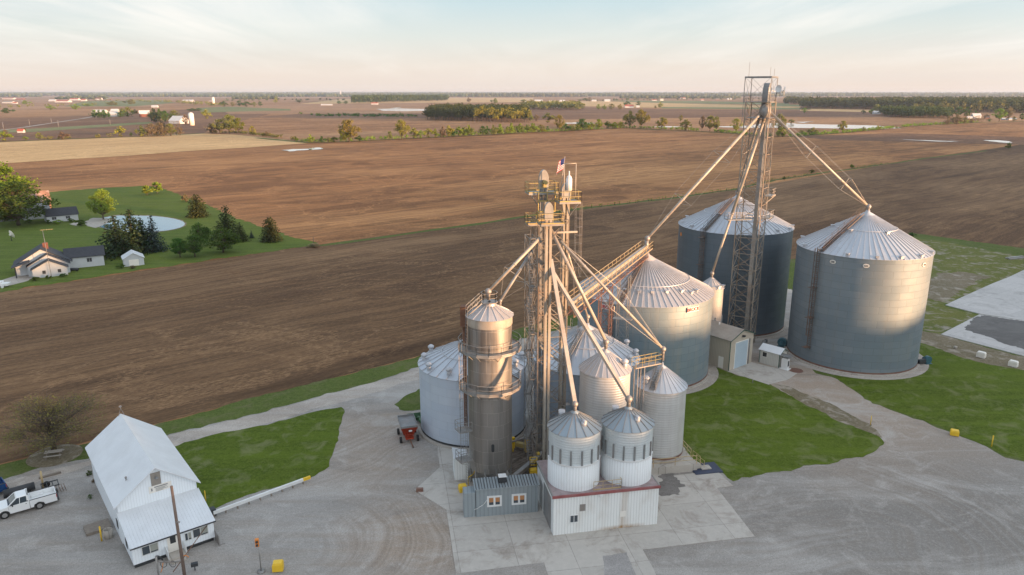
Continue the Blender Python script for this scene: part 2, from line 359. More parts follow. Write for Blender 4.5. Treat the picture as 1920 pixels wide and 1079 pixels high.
def grassm(name, c1, c2, c3, worn=None, wf=.5, mow=0., mrot=0.):
    m, nt, b = mat(name, c1, .95, 0, .1); o = oc(nt)
    a = noi(nt, o, .09, 6, .65, .4); f = noi(nt, o, 1.6, 7, .8); l = noi(nt, mapv(nt, o, loc=(31, 7, 0)), .35, 5, .6, .8)
    c = mixc(nt, ramp(nt, a, [(.3, 0.), (.7, 1.)]), c1, c2)
    c = mixc(nt, ramp(nt, f, [(.42, 0.), (.72, .8)]), c, c3)
    c = mixc(nt, ramp(nt, noi(nt, o, 5., 3, .7), [(.3, .55), (.6, 0.)]), c, tuple(x * .4 for x in c1))
    if mow:
        mv = noi(nt, mapv(nt, o, (.03, .5, 1), rot=(0, 0, -mrot)), 1.2, 4, .6)
        c = mixc(nt, mathn(nt, 'MULTIPLY', ramp(nt, mv, [(.42, 0.), (.62, 1.)]), mow), c, tuple(x * 1.5 for x in c2))
    if worn: c = mixc(nt, mathn(nt, 'MULTIPLY', ramp(nt, l, [(.52, 0.), (.66, 1.)]), wf), c, worn)
    lk(nt, c, b.inputs['Base Color']); bump(nt, b, f, .6, .06); return m
def gravelm(name, c1, c2, c3, swirl=None, rot=ROW, spots=()):
    m, nt, b = mat(name, c1, .95, 0, .25); o = oc(nt)
    a = noi(nt, o, .05, 7, .68, .9); f = noi(nt, o, 3.5, 7, .8); s2 = noi(nt, mapv(nt, o, (.05, .7, 1), rot=(0, 0, -rot)), 1., 5, .65)
    c = mixc(nt, ramp(nt, a, [(.36, 0.), (.62, 1.)]), c1, c2)
    c = mixc(nt, ramp(nt, s2, [(.45, 0.), (.75, .55)]), c, c3)
    for (gx0, gy0, gr0, gk0, *gc0) in spots:
        dv = nd(nt, 'ShaderNodeVectorMath', operation='DISTANCE'); lk(nt, o, dv.inputs[0]); dv.inputs[1].default_value = (gx0, gy0, 0)
        dd_ = mathn(nt, 'ADD', mathn(nt, 'DIVIDE', dv.outputs['Value'], gr0), mathn(nt, 'MULTIPLY_ADD', a, .9, -.45))
        c = mixc(nt, mathn(nt, 'MULTIPLY', ramp(nt, dd_, [(.35, 1.), (1., 0.)]), gk0), c, gc0[0] if gc0 else (.34, .265, .20))
    lg = noi(nt, mapv(nt, o, (.5, 1.6, 1), rot=(0, 0, -rot)), .10, 6, .68, .9)
    c = mixc(nt, ramp(nt, lg, [(.5, 0.), (.64, .55)]), c, tuple(min(1, x * 1.25) for x in c2))
    c = mixc(nt, ramp(nt, lg, [(.36, .45), (.46, 0.)]), c, tuple(x * .72 for x in c1))
    pch = noi(nt, mapv(nt, o, loc=(17, 4, 0)), .22, 7, .72, 1.2)
    c = mixc(nt, ramp(nt, pch, [(.52, 0.), (.64, .38)]), c, tuple(min(1, x * 1.45) for x in c2))
    if swirl:
        for (sx, sy, w_, mx0, my0, mr0) in swirl:
            sv = nd(nt, 'ShaderNodeVectorMath', operation='DISTANCE'); wbn = nd(nt, 'ShaderNodeTexNoise'); wbn.inputs['Scale'].default_value = .05; lk(nt, o, wbn.inputs[0])
            ad = nd(nt, 'ShaderNodeVectorMath', operation='MULTIPLY_ADD'); lk(nt, wbn.outputs['Color'], ad.inputs[0]); ad.inputs[1].default_value = (11, 11, 0); lk(nt, o, ad.inputs[2])
            lk(nt, ad.outputs[0], sv.inputs[0]); sv.inputs[1].default_value = (sx, sy, 0)
            rad = nd(nt, 'ShaderNodeCombineXYZ'); lk(nt, sv.outputs['Value'], rad.inputs[0])
            rn = noi(nt, rad.outputs[0], 1.1, 3, .7); rn2 = noi(nt, o, .07, 3)
            mv_ = nd(nt, 'ShaderNodeVectorMath', operation='DISTANCE'); lk(nt, o, mv_.inputs[0]); mv_.inputs[1].default_value = (mx0, my0, 0)
            mk = ramp(nt, mathn(nt, 'ADD', mathn(nt, 'DIVIDE', mv_.outputs['Value'], mr0), mathn(nt, 'MULTIPLY_ADD', rn2, .8, -.4)), [(.3, 1.), (1., 0.)])
            c = mixc(nt, mathn(nt, 'MULTIPLY', ramp(nt, rn, [(.46, 0.), (.58, 1.)]), mathn(nt, 'MULTIPLY', mk, w_)), c, (.19, .145, .105))
            c = mixc(nt, mathn(nt, 'MULTIPLY', ramp(nt, rn, [(.38, 1.), (.46, 0.)]), mathn(nt, 'MULTIPLY', mk, w_ * .6)), c, (.46, .43, .39))
    c = mixc(nt, ramp(nt, f, [(.5, 0.), (.8, .6)]), c, tuple(min(1, x * 1.6) for x in c2))
    c = mixc(nt, ramp(nt, noi(nt, o, 9., 2, .6), [(.3, .45), (.55, 0.)]), c, tuple(x * .5 for x in c1))
    lk(nt, c, b.inputs['Base Color']); bump(nt, b, f, .5, .03); return m
def concm(name, col, seam=5., rot=ROW, stain=(.16, .12, .09), sf=.5):
    m, nt, b = mat(name, col, .85, 0, .3); o = oc(nt); v = mapv(nt, o, rot=(0, 0, -rot))
    br = nd(nt, 'ShaderNodeTexBrick'); lk(nt, v, br.inputs[0]); br.offset = .0; br.inputs['Scale'].default_value = 1; br.inputs['Brick Width'].default_value = seam
    br.inputs['Row Height'].default_value = seam * .8; br.inputs['Mortar Size'].default_value = .035; br.inputs['Bias'].default_value = 0
    setin(nt, br.inputs['Color1'], col); setin(nt, br.inputs['Color2'], tuple(x * .86 for x in col)); setin(nt, br.inputs['Mortar'], tuple(x * .62 for x in col))
    n = noi(nt, o, .25, 7, .7, .8); n2 = noi(nt, mapv(nt, o, loc=(4, 4, 0)), 1.6, 6, .7)
    c = mixc(nt, mathn(nt, 'MULTIPLY', ramp(nt, n, [(.5, 0.), (.68, 1.)]), sf), br.outputs[0], stain)
    c = mixc(nt, ramp(nt, n2, [(.45, 0.), (.75, .35)]), c, tuple(min(1, x * 1.3) for x in col))
    lk(nt, c, b.inputs['Base Color']); bump(nt, b, n2, .2, .01); return m
M['soil_near'] = soil('ploughed_soil_near', (0.092, 0.049, 0.024), (0.166, 0.093, 0.045), (0.255, 0.153, 0.079), tracks=.6)
M['soil_mid'] = soil('ploughed_soil_mid', (0.170, 0.076, 0.030), (0.325, 0.150, 0.058), (0.48, 0.245, 0.10), k=.8, tracks=.6)  # mid and far soils raised and reddened: low sunlight put into their colour
M['soil_far'] = soil('ploughed_soil_far', (0.229, 0.112, 0.049), (0.354, 0.179, 0.082), (0.478, 0.267, 0.130), k=.25, fine=.2)
M['soil_pink'] = soil('dry_soil_far', (0.291, 0.160, 0.084), (0.385, 0.213, 0.118), (0.478, 0.281, 0.155), k=.2, fine=.2)
M['soil_dark'] = soil('damp_soil_far', (0.135, 0.068, 0.038), (0.198, 0.102, 0.055), (0.291, 0.160, 0.084), k=.3, fine=.2)
M['stubble'] = soil('tan_stubble', (0.520, 0.320, 0.143), (0.624, 0.398, 0.185), (0.707, 0.466, 0.227), row=radians(52), k=1., fine=.5)
M['wheat'] = soil('young_wheat', (.14, .17, .06), (.19, .21, .08), (.27, .25, .12), k=.3, fine=.2)
M['grass'] = grassm('lawn_grass', (.050, .082, .009), (.086, .124, .013), (.150, .188, .034), (.22, .22, .12), .42, .3, radians(70))
M['verge'] = grassm('verge_grass', (.06, .095, .018), (.10, .135, .028), (.18, .20, .07), (.16, .14, .085), .4)
M['yard'] = grassm('farmyard_grass', (.060, .10, .016), (.105, .148, .024), (.18, .205, .05), (.15, .15, .07), .25, .3, ROW)
M['rough'] = grassm('rough_grass', (.085, .115, .022), (.155, .16, .042), (.23, .21, .085), (.30, .27, .23), .85)
M['scruff'] = grassm('weedy_rubble', (.14, .12, .07), (.22, .18, .12), (.31, .27, .21), (.38, .34, .29), .7)
M['gravel'] = gravelm('lot_gravel', (.262, .245, .225), (.345, .33, .308), (.27, .215, .16), [(G(640, 960).x, G(640, 960).y, .4, G(760, 1010).x, G(760, 1010).y, 11), (G(1450, 960).x, G(1450, 960).y, .28, G(1790, 960).x, G(1790, 960).y, 19), (G(560, 700).x, G(560, 700).y, .25, G(700, 850).x, G(700, 850).y, 14), (G(1900, 1300).x, G(1900, 1300).y, .22, G(1500, 1000).x, G(1500, 1000).y, 16)], spots=[(G(1650, 1000).x, G(1650, 1000).y, 34, .75, (.215, .20, .18)), (G(1900, 960).x, G(1900, 960).y, 34, .6, (.235, .22, .20)), (G(1540, 750).x, G(1540, 750).y, 26, .75), (G(1480, 700).x, G(1480, 700).y, 14, .6), (G(700, 800).x, G(700, 800).y, 9, .55), (G(690, 870).x, G(690, 870).y, 9, .55), (G(760, 1010).x, G(760, 1010).y, 9, .8)])
M['drive'] = gravelm('drive_gravel', (.33, .295, .26), (.42, .385, .345), (.36, .29, .22))
M['pad'] = concm('pad_concrete', (.45, .425, .385), 5.5, radians(10), sf=.6)
M['concrete'] = concm('plain_concrete', (.42, .39, .345), 3., ROW, sf=.5)
M['whiteslab'] = concm('pale_slab', (.46, .45, .435), 9., radians(-57), (.25, .24, .23), .65)
m, nt, b = mat('floodwater', (.55, .52, .50), .08, .0, 1.); b.inputs['IOR'].default_value = 1.6; M['water'] = m  # pale base colour carries the horizon sky's reflection
bump(nt, b, noi(nt, oc(nt), .8, 4), .05, .02)
m, nt, b = mat('pond_water', (.10, .22, .31), .04, .0, 1.); M['pond'] = m; bump(nt, b, noi(nt, oc(nt), 2., 3), .06, .01)
# ------------------------------------------------------------------ ground sheets
def smooth_poly(P, seg=2., amp=.0, rr=None):
    out_ = []; n = len(P)
    for i in range(n):
        a, b_ = P[i], P[(i + 1) % n]; d = b_ - a; k = max(1, min(200, int(d.length / (seg * .4))))
        nn = Vector((-d.y, d.x, 0)).normalized() if d.length > 0 else Vector()
        for j in range(k):
            q = a + d * j / k
            if amp: q = q + nn * amp * mnoise.noise(Vector((q.x * .35, q.y * .35, 1.7))) * 1.6
            out_.append(q + (nn * amp * 1.3 * mnoise.noise(Vector((q.x * 1.9, q.y * 1.9, 4.2))) if amp else Vector((0, 0, 0))))
    return out_
def sheet(name, px, m, z, seg=3., amp=0., world=False):
    P = [Vector((p[0], p[1], 0)) if world else G(*p) for p in px]
    P = smooth_poly(P, seg, amp) if amp else P
    a = sum(P[i].x * P[(i + 1) % len(P)].y - P[(i + 1) % len(P)].x * P[i].y for i in range(len(P)))
    if a < 0: P.reverse()
    mb = MB(); mb.poly([(p.x, p.y, z) for p in P]); return struct(name, mb, m)
mb = MB(); S = 45000
mb.poly([(-39500, -1450, -.02), (39500, -1450, -.02), (39500, 39500, -.02), (-39500, 39500, -.02)]); struct('ground', mb, M['soil_far'])
# mid field (beyond the narrow grass strip), near field
sheet('ploughed_field', [(-900, 330), (40, 305), (467, 277), (577, 268.5), (869, 255.7), (1168, 240.7), (1361, 249.7), (1430, 256), (1590, 249.2), (1710, 237.2), (1840, 230.2), (1920, 228), (2600, 215), (2900, 320), (1920, 466), (1708, 437), (1485, 488), (-1400, 700)], M['soil_mid'], .0)
sheet('ploughed_field', [(-1400, 760), (0, 548), (581, 461.5), (960, 410), (1090, 392), (1370, 357), (1735, 297), (1980, 262), (2600, 300), (1920, 466), (1708, 437), (1483, 487), (785, 668), (0, 870), (-1400, 1400)], M['soil_near'], .006)
# narrow grass strip between the two fields
def strip(name, pts, wd, m, z, amp=.6, seg=4):
    P = [G(*p) for p in pts]; A, B = [], []
    Q = []
    for a, b_ in zip(P, P[1:]):
        k = max(1, min(120, int((b_ - a).length / seg)))
        Q += [a + (b_ - a) * j / k for j in range(k)]
    Q.append(P[-1])
    for i, q in enumerate(Q):
        d = (Q[min(i + 1, len(Q) - 1)] - Q[max(i - 1, 0)]).normalized(); nn = Vector((-d.y, d.x, 0))
        wq = wd * (.75 + .5 * mnoise.noise(q * .13)); sh = nn * amp * mnoise.noise(q * .05)
        A.append(q + sh + nn * wq / 2); B.append(q + sh - nn * wq / 2)
    mb = MB()
    for i in range(len(Q) - 1): mb.poly([(p.x, p.y, z) for p in (B[i], B[i + 1], A[i + 1], A[i])])
    return struct(name, mb, m)
strip('grass_strip', [(600, 461), (700, 448), (840, 428), (960, 410), (1090, 392), (1240, 374), (1370, 357), (1452, 338), (1575, 320), (1640, 311), (1735, 297), (1850, 283)], 3.6, M['verge'], .02, 1.2)
# site: grass verge sheet, then gravel, lawns, concrete
site = [(-1400, 1330), (-500, 985), (0, 872), (160, 832), (300, 795), (500, 740), (785, 669), (1000, 610), (1240, 548), (1483, 487), (1600, 461), (1708, 437), (1920, 466), (2500, 560), (3500, 1400), (2200, 1900), (-1400, 1900)]
sheet('verge_grass', site, M['verge'], .012, 2.5, .35)
sheet('gravel_lot', [(-1400, 1420), (-400, 1000), (0, 903), (80, 876), (163, 861), (240, 838), (321, 816), (410, 793), (500, 771.5), (600, 743), (690, 720), (753, 700), (785, 690), (900, 655), (1010, 628), (1130, 600), (1300, 570), (1486, 542), (1488, 548), (1490, 640), (1530, 700), (1562, 707), (1640, 757), (1730, 790), (1806, 820), (1850, 838), (1885, 857), (1920, 866), (2100, 905), (2900, 1500), (2200, 1900), (-1400, 1900)], M['gravel'], .02, 2.5, .35)
sheet('gravel_drive', [(-400, 1012), (0, 908), (163, 866), (321, 818), (500, 773), (753, 702), (900, 657), (1010, 630), (1010, 650), (880, 690), (760, 718), (680, 745), (600, 764.5), (500, 795), (333, 836), (170, 872), (0, 925), (-400, 1035)], M['drive'], .026, 2.5, .3)
sheet('lawn', [(322, 842), (345, 829), (420, 811), (500, 797), (600, 770), (640, 764), (648, 768), (641, 800), (626, 850), (609, 882), (590, 893), (560, 902), (480, 926), (400, 958), (330, 985)], M['grass'], .034, 2., .3)
sheet('lawn', [(745, 760), (765, 742), (789, 727), (850, 700), (850, 772), (789, 768), (760, 771)], M['verge'], .034, 2., .35)
sheet('lawn', [(1200, 905), (1200, 800), (1318, 690), (1330, 684), (1364, 697), (1441, 720), (1560, 782), (1640, 815), (1662, 832), (1640, 850), (1540, 871), (1427, 890), (1373, 904), (1344, 883), (1284, 862), (1262, 893)], M['grass'], .034, 1.8, .35)
sheet('lawn', [(1561, 706), (1640, 700), (1700, 700), (1723, 641), (1824, 675), (1920, 692), (2300, 780), (2300, 960), (1920, 864), (1885, 854), (1840, 834), (1806, 819), (1730, 789), (1640, 757)], M['grass'], .034, 2., .35)
sheet('rubble_strip', [(1700, 628), (1730, 620), (1764, 629), (1850, 652), (1920, 671), (2300, 760), (2300, 785), (1920, 696), (1824, 678), (1722, 643)], M['scruff'], .036, 2., .4)
sheet('rubble_strip', [(1441, 717), (1470, 722), (1560, 760), (1630, 797), (1655, 822), (1640, 815), (1560, 783), (1490, 748)], M['scruff'], .040, 1.5, .35)
sheet('worn_grass', [(1700, 446), (1760, 452), (1920, 482), (1920, 506), (1860, 535), (1772, 573), (1800, 583), (1836, 592), (1764, 627), (1725, 618), (1722, 560)], M['rough'], .016, 2., .6)
sheet('rubble_strip', [(1735, 530), (1760, 512), (1810, 510), (1850, 520), (1800, 548), (1768, 566), (1738, 560)], M['scruff'], .03, 1.5, .9)
# white slabs on the right
def slab(name, px, m, h=.12, z=0.0):
    P = [G(*p) for p in px]; a = sum(P[i].x * P[(i + 1) % len(P)].y - P[(i + 1) % len(P)].x * P[i].y for i in range(len(P)))
    if a < 0: P.reverse()
    n = len(P); mb = MB(); mb.faces([(p.x, p.y, z) for p in P] + [(p.x, p.y, z + h) for p in P], [tuple(range(n, 2 * n))] + [(i, (i + 1) % n, n + (i + 1) % n, n + i) for i in range(n)])
    return struct(name, mb, m)
slab('concrete_slab', [(1772.5, 573), (1800, 560), (1860, 533), (1893, 520), (1920, 507), (2200, 400), (2400, 720), (1920, 602), (1838.6, 590)], M['whiteslab'])
slab('concrete_slab', [(1764, 628), (1836, 590.7), (1920, 602.7), (2400, 722), (2500, 830), (1920, 669)], M['whiteslab'])
ds = sheet('burnt_patch', [(1843, 592), (1828, 598), (1824, 604), (1811, 612), (1808, 620), (1835, 628), (1866, 637), (1880, 645), (1920, 657), (2300, 752), (2300, 697), (1920, 604)], M['soil_near'], .126, 1., .4)
def asph(name, c): return gravelm(name, c, tuple(x * 1.25 for x in c), tuple(x * .8 for x in c), rot=radians(-10))
M['asphalt'] = asph('dark_patch', (.115, .112, .108)); ds.data.materials[0] = M['asphalt']
# concrete apron in front of the elevator
ap = [(777.5, 920), (825, 877), (820, 842), (850, 800), (1000, 760), (1240, 860), (1262, 893), (1344, 883.6), (1374.7, 912.5), (1344, 916), (1415, 1007), (1205, 1032), (1224, 1066), (1235, 1090), (1300, 1200), (880, 1220), (855, 1077), (845, 1010), (837, 957)]
slab('concrete_apron', ap, M['pad'], .07, 0.0)
Z1 = .078
sheet('asphalt_patch', [(1130, 1044), (1175, 1037), (1190, 1079), (1230, 1180), (1150, 1190)], asph('patch_grey', (.24, .23, .22)), Z1, 1., .1)
sheet('asphalt_patch', [(856, 1077), (1020, 1056), (1034, 1100), (1060, 1180), (870, 1190)], M['gravel'], Z1)
sheet('asphalt_patch', [(1245, 880), (1262, 893), (1283, 913), (1275, 930), (1236, 925), (1236, 885)], asph('worn_asphalt', (.15, .14, .13)), Z1, .7, .5)
# shallow curb lip west end of the apron
# gravel rim round big bins, mulch ring
def ring_sheet(name, c, r0, r1, m, z):
    mb = MB(); mb.lathe(c[0], c[1], [(r1, z), (r0, z)], 48, sm=False); return struct(name, mb, m)
# pond and beach of the homestead
yard = [(-1400, 690), (-300, 592), (0, 548), (290, 503), (581, 461.5), (600, 460), (575, 452), (529, 440), (485, 424), (452, 413), (385, 383), (323, 361), (300, 352), (274, 349), (213, 351.7), (120, 358), (87, 361), (0, 366), (-500, 380), (-1500, 470)]
sheet('farmyard_lawn', yard, M['yard'], .03, 4., .9)
pc = []
for i in range(28):
    t = 2 * pi * i / 28; pc.append((257 + (84 + (6 if cos(t) > 0 else -4)) * cos(t), 420.5 - 15.5 * sin(t) - (2 if cos(t) < -.3 else 0)))
sheet('pond_water', pc, M['pond'], .05)
pb = [(257 + (x - 257) * 1.03, 420.5 + (y - 420.5) * 1.09) for x, y in pc]
sheet('pond_bank', pb, M['scruff'], .04, 2., .3)
sheet('pond_beach', [(158, 416), (175, 409), (205, 410), (222, 413), (200, 420), (180, 428), (165, 425)], M['concrete'], .06, 2., .3)
sheet('patio', [(130, 421), (142, 417), (150, 419), (143, 424)], M['concrete'], .06)
sheet('drive', [(-60, 548), (0, 527), (38, 515), (60, 514), (62, 522), (50, 528), (0, 541), (-60, 560)], M['concrete'], .045)
sheet('drive', [(-60, 414), (0, 412), (40, 409), (40, 413), (0, 417), (-60, 420)], M['asphalt'], .045)
# ------------------------------------------------------------------ far fields
def far(name, px, key, z=.03): return sheet(name, px, M[key], z)
far('stubble_field', [(-600, 292), (0, 267), (267, 256.7), (330, 252), (383, 251), (440, 253), (467, 256), (530, 262), (577, 269), (520, 273), (467, 277), (350, 284), (233, 293), (130, 299), (40, 305), (0, 307), (-600, 340)], 'stubble', .10)
far('far_field', [(-600, 240), (0, 222), (160, 218), (400, 203), (520, 210), (380, 250), (267, 255), (0, 266), (-600, 290)], 'soil_dark', .06)
far('far_field', [(470, 255), (383, 250), (390, 245), (470, 222), (720, 222), (1160, 232), (1160, 239), (869, 254), (577, 267)], 'soil_far', .08)
far('far_field', [(470, 221), (560, 214), (800, 214), (800, 222), (720, 223)], 'soil_dark', .1)
far('far_field', [(400, 200), (560, 196), (800, 193), (800, 213), (560, 213), (430, 214)], 'soil_pink', .12)
far('wheat_field', [(367, 203), (430, 200.5), (545, 205), (545, 208), (430, 210), (380, 212)], 'wheat', .16)
far('wheat_field', [(-300, 247), (43, 243), (160, 236), (280, 229), (287, 232), (160, 241), (60, 248), (-300, 256)], 'wheat', .16)
far('wheat_field', [(120, 200), (160, 190), (300, 188), (330, 193), (250, 200)], 'wheat', .14)
far('far_field', [(-300, 190), (0, 186), (230, 184), (330, 187), (300, 200), (160, 201), (0, 208), (-300, 214)], 'soil_pink', .1)
far('far_field', [(640, 186), (800, 183.5), (1000, 184), (1000, 192), (800, 193), (560, 195.5)], 'stubble', .13)
far('far_field', [(830, 181), (895, 180), (895, 183), (830, 184)], 'soil_pink', .15)
far('far_field', [(985, 192), (1120, 190), (1250, 194), (1500, 200), (1500, 203.5), (1250, 203), (985, 197)], 'stubble', .15)
far('wheat_field', [(1120, 189), (1300, 189.5), (1480, 194), (1480, 197), (1250, 194)], 'wheat', .17)
far('wheat_field', [(1240, 201), (1520, 203), (1520, 206), (1240, 204)], 'wheat', .2)
far('far_field', [(985, 199), (1240, 205), (1500, 207), (1700, 212), (1700, 219), (1640, 222), (1440, 219), (985, 226)], 'soil_dark', .1)
far('far_field', [(1440, 196), (1500, 197), (1500, 200), (1440, 200)], 'wheat', .22)
far('far_field', [(1500, 204), (1640, 207), (1640, 211), (1500, 208)], 'stubble', .2)
far('far_field', [(1430, 222), (1650, 220), (1840, 226), (1840, 229.8), (1710, 236.8), (1590, 249), (1430, 255.5), (1361, 249), (1168, 239.5), (1100, 230)], 'soil_far', .12)
far('damp_field', [(1480, 256), (1690, 250), (1920, 257), (2200, 262), (2200, 276), (1920, 272), (1840, 270), (1680, 266), (1560, 263)], 'soil_dark', .03)
far('far_field', [(-900, 181), (300, 180), (640, 181.5), (640, 185), (300, 184), (-900, 188)], 'soil_pink', .2)
far('far_field', [(1060, 180.5), (1420, 181), (1420, 187), (1060, 187)], 'soil_far', .2)
def strip_n(name, pts, wd, key, z): return strip(name, pts, wd, M[key], z, 0, 30)
strip_n('country_road', [(-200, 250), (0, 245), (47, 239), (100, 231), (157, 222.5), (185, 217)], 7, 'drive', .22)
strip_n('country_road', [(1486, 545), (1440, 552), (1350, 566)], 4, 'drive', .05)
strip_n('hedge_verge', [(480, 259), (577, 268.3), (640, 266.5), (869, 255.5), (1100, 244), (1168, 240.5), (1361, 249.7), (1430, 256), (1477, 257), (1590, 249), (1710, 237), (1840, 230), (1990, 226)], 9, 'verge', .17)
strip_n('hedge_verge', [(-100, 268), (0, 267), (130, 261), (267, 256.5), (383, 250.5)], 9, 'verge', .17)
wt = M['water']
for px_ in ([(706, 205), (740, 203.6), (799, 205), (801, 208.4), (760, 209.2), (717, 208.4)],
            [(735, 203.2), (750, 201.2), (752, 202), (742, 203.6)],
            [(530, 282.5), (548, 280.5), (580, 280), (586, 281.5), (560, 283.5), (540, 285)],
            [(583, 280), (590, 278), (602, 277.3), (601, 280.5), (590, 282)],
            [(1335, 238.5), (1400, 236.5), (1440, 232), (1475, 231), (1500, 233), (1570, 234.5), (1640, 236), (1690, 241), (1650, 242.8), (1560, 241.5), (1490, 240.5), (1440, 240.5), (1380, 240)],
            [(1485, 229.5), (1528, 228.5), (1510, 231.2)],
            [(1060, 231), (1080, 230), (1115, 231), (1110, 232.5), (1062, 232.5)],
            [(1215, 238.4), (1255, 237.4), (1300, 238.4), (1250, 239.6)],
            [(1840, 263.8), (1870, 263.6), (1895, 266), (1899, 269), (1875, 267.8)],
            [(1690, 262.5), (1760, 264.5), (1800, 266), (1760, 266.2)]):
    sheet('floodwater', px_, wt, .26, 12., 3.)

sheet('dirt_patch', [(940, 858), (960, 832), (1005, 812), (1028, 830), (1024, 905), (1000, 925), (965, 912)], soil('spilled_dirt', (.06, .045, .035), (.13, .10, .075), (.22, .19, .16), k=6.), .082, 1., .5)
M['ksteel'] = steel('dull_hopper_steel', (.36, .37, .37), (.40, .41, .41), 2.6, .9, (.3, .3, .3), .01, .6, .3)
# ------------------------------------------------------------------ grain bins
def vang(X, Y, deg): return atan2(-Y, -X) + radians(deg)   # 0 = towards the road side (camera), positive = east
def pol(X, Y, r, a, z=0.): return Vector((X + r * cos(a), Y + r * sin(a), z))
def roof_fn(R, He, rc, Hc):
    return lambda r: He + (R + .15 - r) / (R + .15 - rc) * (Hc - He)
LADR = .045
def make_bin(label, X, Y, R, He, Ha, wall, roof='roof', nrib=48, rc=.7, z0=0., ring=.45, cap_h=.5, vents=(), gvents=(), stm='rustgrey', lad=None, stair=None, ribm='rib', ribh=.11, foot=True, wallz=None, name='grain_bin', cap_r=None, group='steel grain bins', rimband=None):
    t = thing(name, label, 'grain bin', (X, Y, z0), group)
    Hc = Ha - cap_h; rz = roof_fn(R, He - .06, rc, Hc)
    w0 = wallz if wallz is not None else z0
    mb = MB(); mb.lathe(X, Y, [(R, w0), (R, He)], 96); mb.build('wall', M[wall], t)
    mb = MB(); mb.lathe(X, Y, [(R - .02, He - .12), (R + .15, He - .08), (R + .15, rz(R + .15)), (rc, Hc), (rc * .96, Hc)], nrib * 2, sm=False); rf = mb.build('roof', M[roof], t)
    mb = MB()
    for i in range(nrib):
        a = 2 * pi * (i + .5) / nrib; d = Vector((cos(a), sin(a), 0)); n_ = Vector((-sin(a), cos(a), 0))
        p = Vector((X, Y, 0)) + d * (R + .17); p.z = rz(R + .17); q = Vector((X, Y, 0)) + d * rc; q.z = Hc
        wd = max(.07, .0085 * R)
        mb.ob(p - n_ * wd / 2, q - p, n_ * wd, (0, 0, ribh))
    mb.build('roof_rib', M[ribm], rf)
    mb = MB(); mb.lathe(X, Y, [(rc * 1.12, Hc - .03), (rc * 1.1, Hc + .06), (rc * .35, Ha - .04), (rc * .3, Ha + .25), (.001, Ha + .25)], 24); mb.build('roof_cap', M[roof], rf)
    if ring:
        r_ = rc + (R - rc) * ring; mb = MB(); mb.lathe(X, Y, [(r_ + .04, rz(r_ + .04) + .08), (r_ + .04, rz(r_) + .17), (r_ - .03, rz(r_) + .17)], 72); mb.build('stiffening_ring', M[ribm], rf)
    for (dg, fr) in vents:      # low box vents near the eave
        a = vang(X, Y, dg); r_ = R * fr; c = pol(X, Y, r_, a, rz(r_)); mb = MB()
        mb.box(c.x, c.y, c.z - .25, .5, .42, .5, a); mb.box(c.x + .12 * cos(a), c.y + .12 * sin(a), c.z + .25, .62, .55, .08, a); mb.build('roof_vent', M['rib'], rf)
    for (dg, fr) in gvents:     # mushroom vents
        a = vang(X, Y, dg); r_ = R * fr; c = pol(X, Y, r_, a, rz(r_)); mb = MB()
        mb.tube((c.x, c.y, c.z - .3), (c.x, c.y, c.z + .6), .26, 10); mb.lathe(c.x, c.y, [(.40, c.z + .5), (.42, c.z + .72), (.2, c.z + .92), (.001, c.z + .95)], 12, cap0=True); mb.build('roof_vent', M['rib'], rf)
    if lad is not None:
        a = vang(X, Y, lad); o_ = Vector((cos(a), sin(a), 0)); mb = MB(); zb = w0 + 2.6
        ladder(mb, pol(X, Y, R + .22, a, zb), pol(X, Y, R + .22, a, He + .7), o_, w=.6, r=.05)
        for zz in range(int(zb) + 1, int(He), 5):
            mb.box(*(pol(X, Y, R + .75, a)[:2]), zz, 1.3, .9, .05, a)
        mb.build('ladder', M['rustgrey'], t)
    if stair is not None:
        a = vang(X, Y, stair); d = Vector((cos(a), sin(a), 0)); n_ = Vector((-sin(a), cos(a), 0)); mb = MB()
        p = Vector((X, Y, rz(R) + .22)) + d * (R - .1); q = Vector((X, Y, Hc + .3)) + d * (rc + .3); L = (q - p).length
        for sg in (-1, 1):
            mb.bar(p + n_ * sg * .35, q + n_ * sg * .35, .06, .16)
            for k in range(int(L / 1.5) + 1):
                c = p.lerp(q, k * 1.5 / L) + n_ * sg * .35; mb.tube(c, c + Vector((0, 0, .95)), .025, 4)
            for hh in (.95, .5): mb.tube(p + n_ * sg * .35 + Vector((0, 0, hh)), q + n_ * sg * .35 + Vector((0, 0, hh)), .025, 4)
        for k in range(int(L / .3)): c = p.lerp(q, k * .3 / L); mb.box(c.x, c.y, c.z, .22, .7, .03, a)
        mb.build('roof_stair', M[stm], rf)
    if foot:
        mb = MB(); mb.lathe(X, Y, [(R + .45, z0 - .05), (R + .42, z0 + .22), (R + .02, z0 + .24)], 64, sm=False); mb.build('foundation_ring', M['concrete'], t)
        mb = MB(); mb.lathe(X, Y, [(R + .03, z0 + .24), (R + .035, z0 + .50)], 64); mb.build('sealing_band', M['dark' if wall == 'binD' else 'brownsteel'], t)
    return t, rz
A, Bb, Cc, D_, E_ = (57.57, 117.38, 10.13, 18.7, 24.4), (42.04, 136.04, 10.32, 19.0, 24.4), (20.95, 111.18, 10.43, 13.2, 18.7), (-5.15, 89.82, 6.97, 9.18, 12.5), (9.9, 91.6, 6.95, 9.2, 13.5)
G_ = (17.69, 80.75, 2.93, 9.7, 12.05); F_ = (10.55, 77.6, 2.85, 12.9, 15.1); H_ = (6.34, 67.95, 2.62, 10.45, 12.1); I_ = (11.9, 68.95, 2.58, 10.45, 12.1); J_ = (-2.44, 75.53, 2.44, 19.9, 21.25); K_ = (33.7, 119.5, 2.1, 11.3, 13.0)
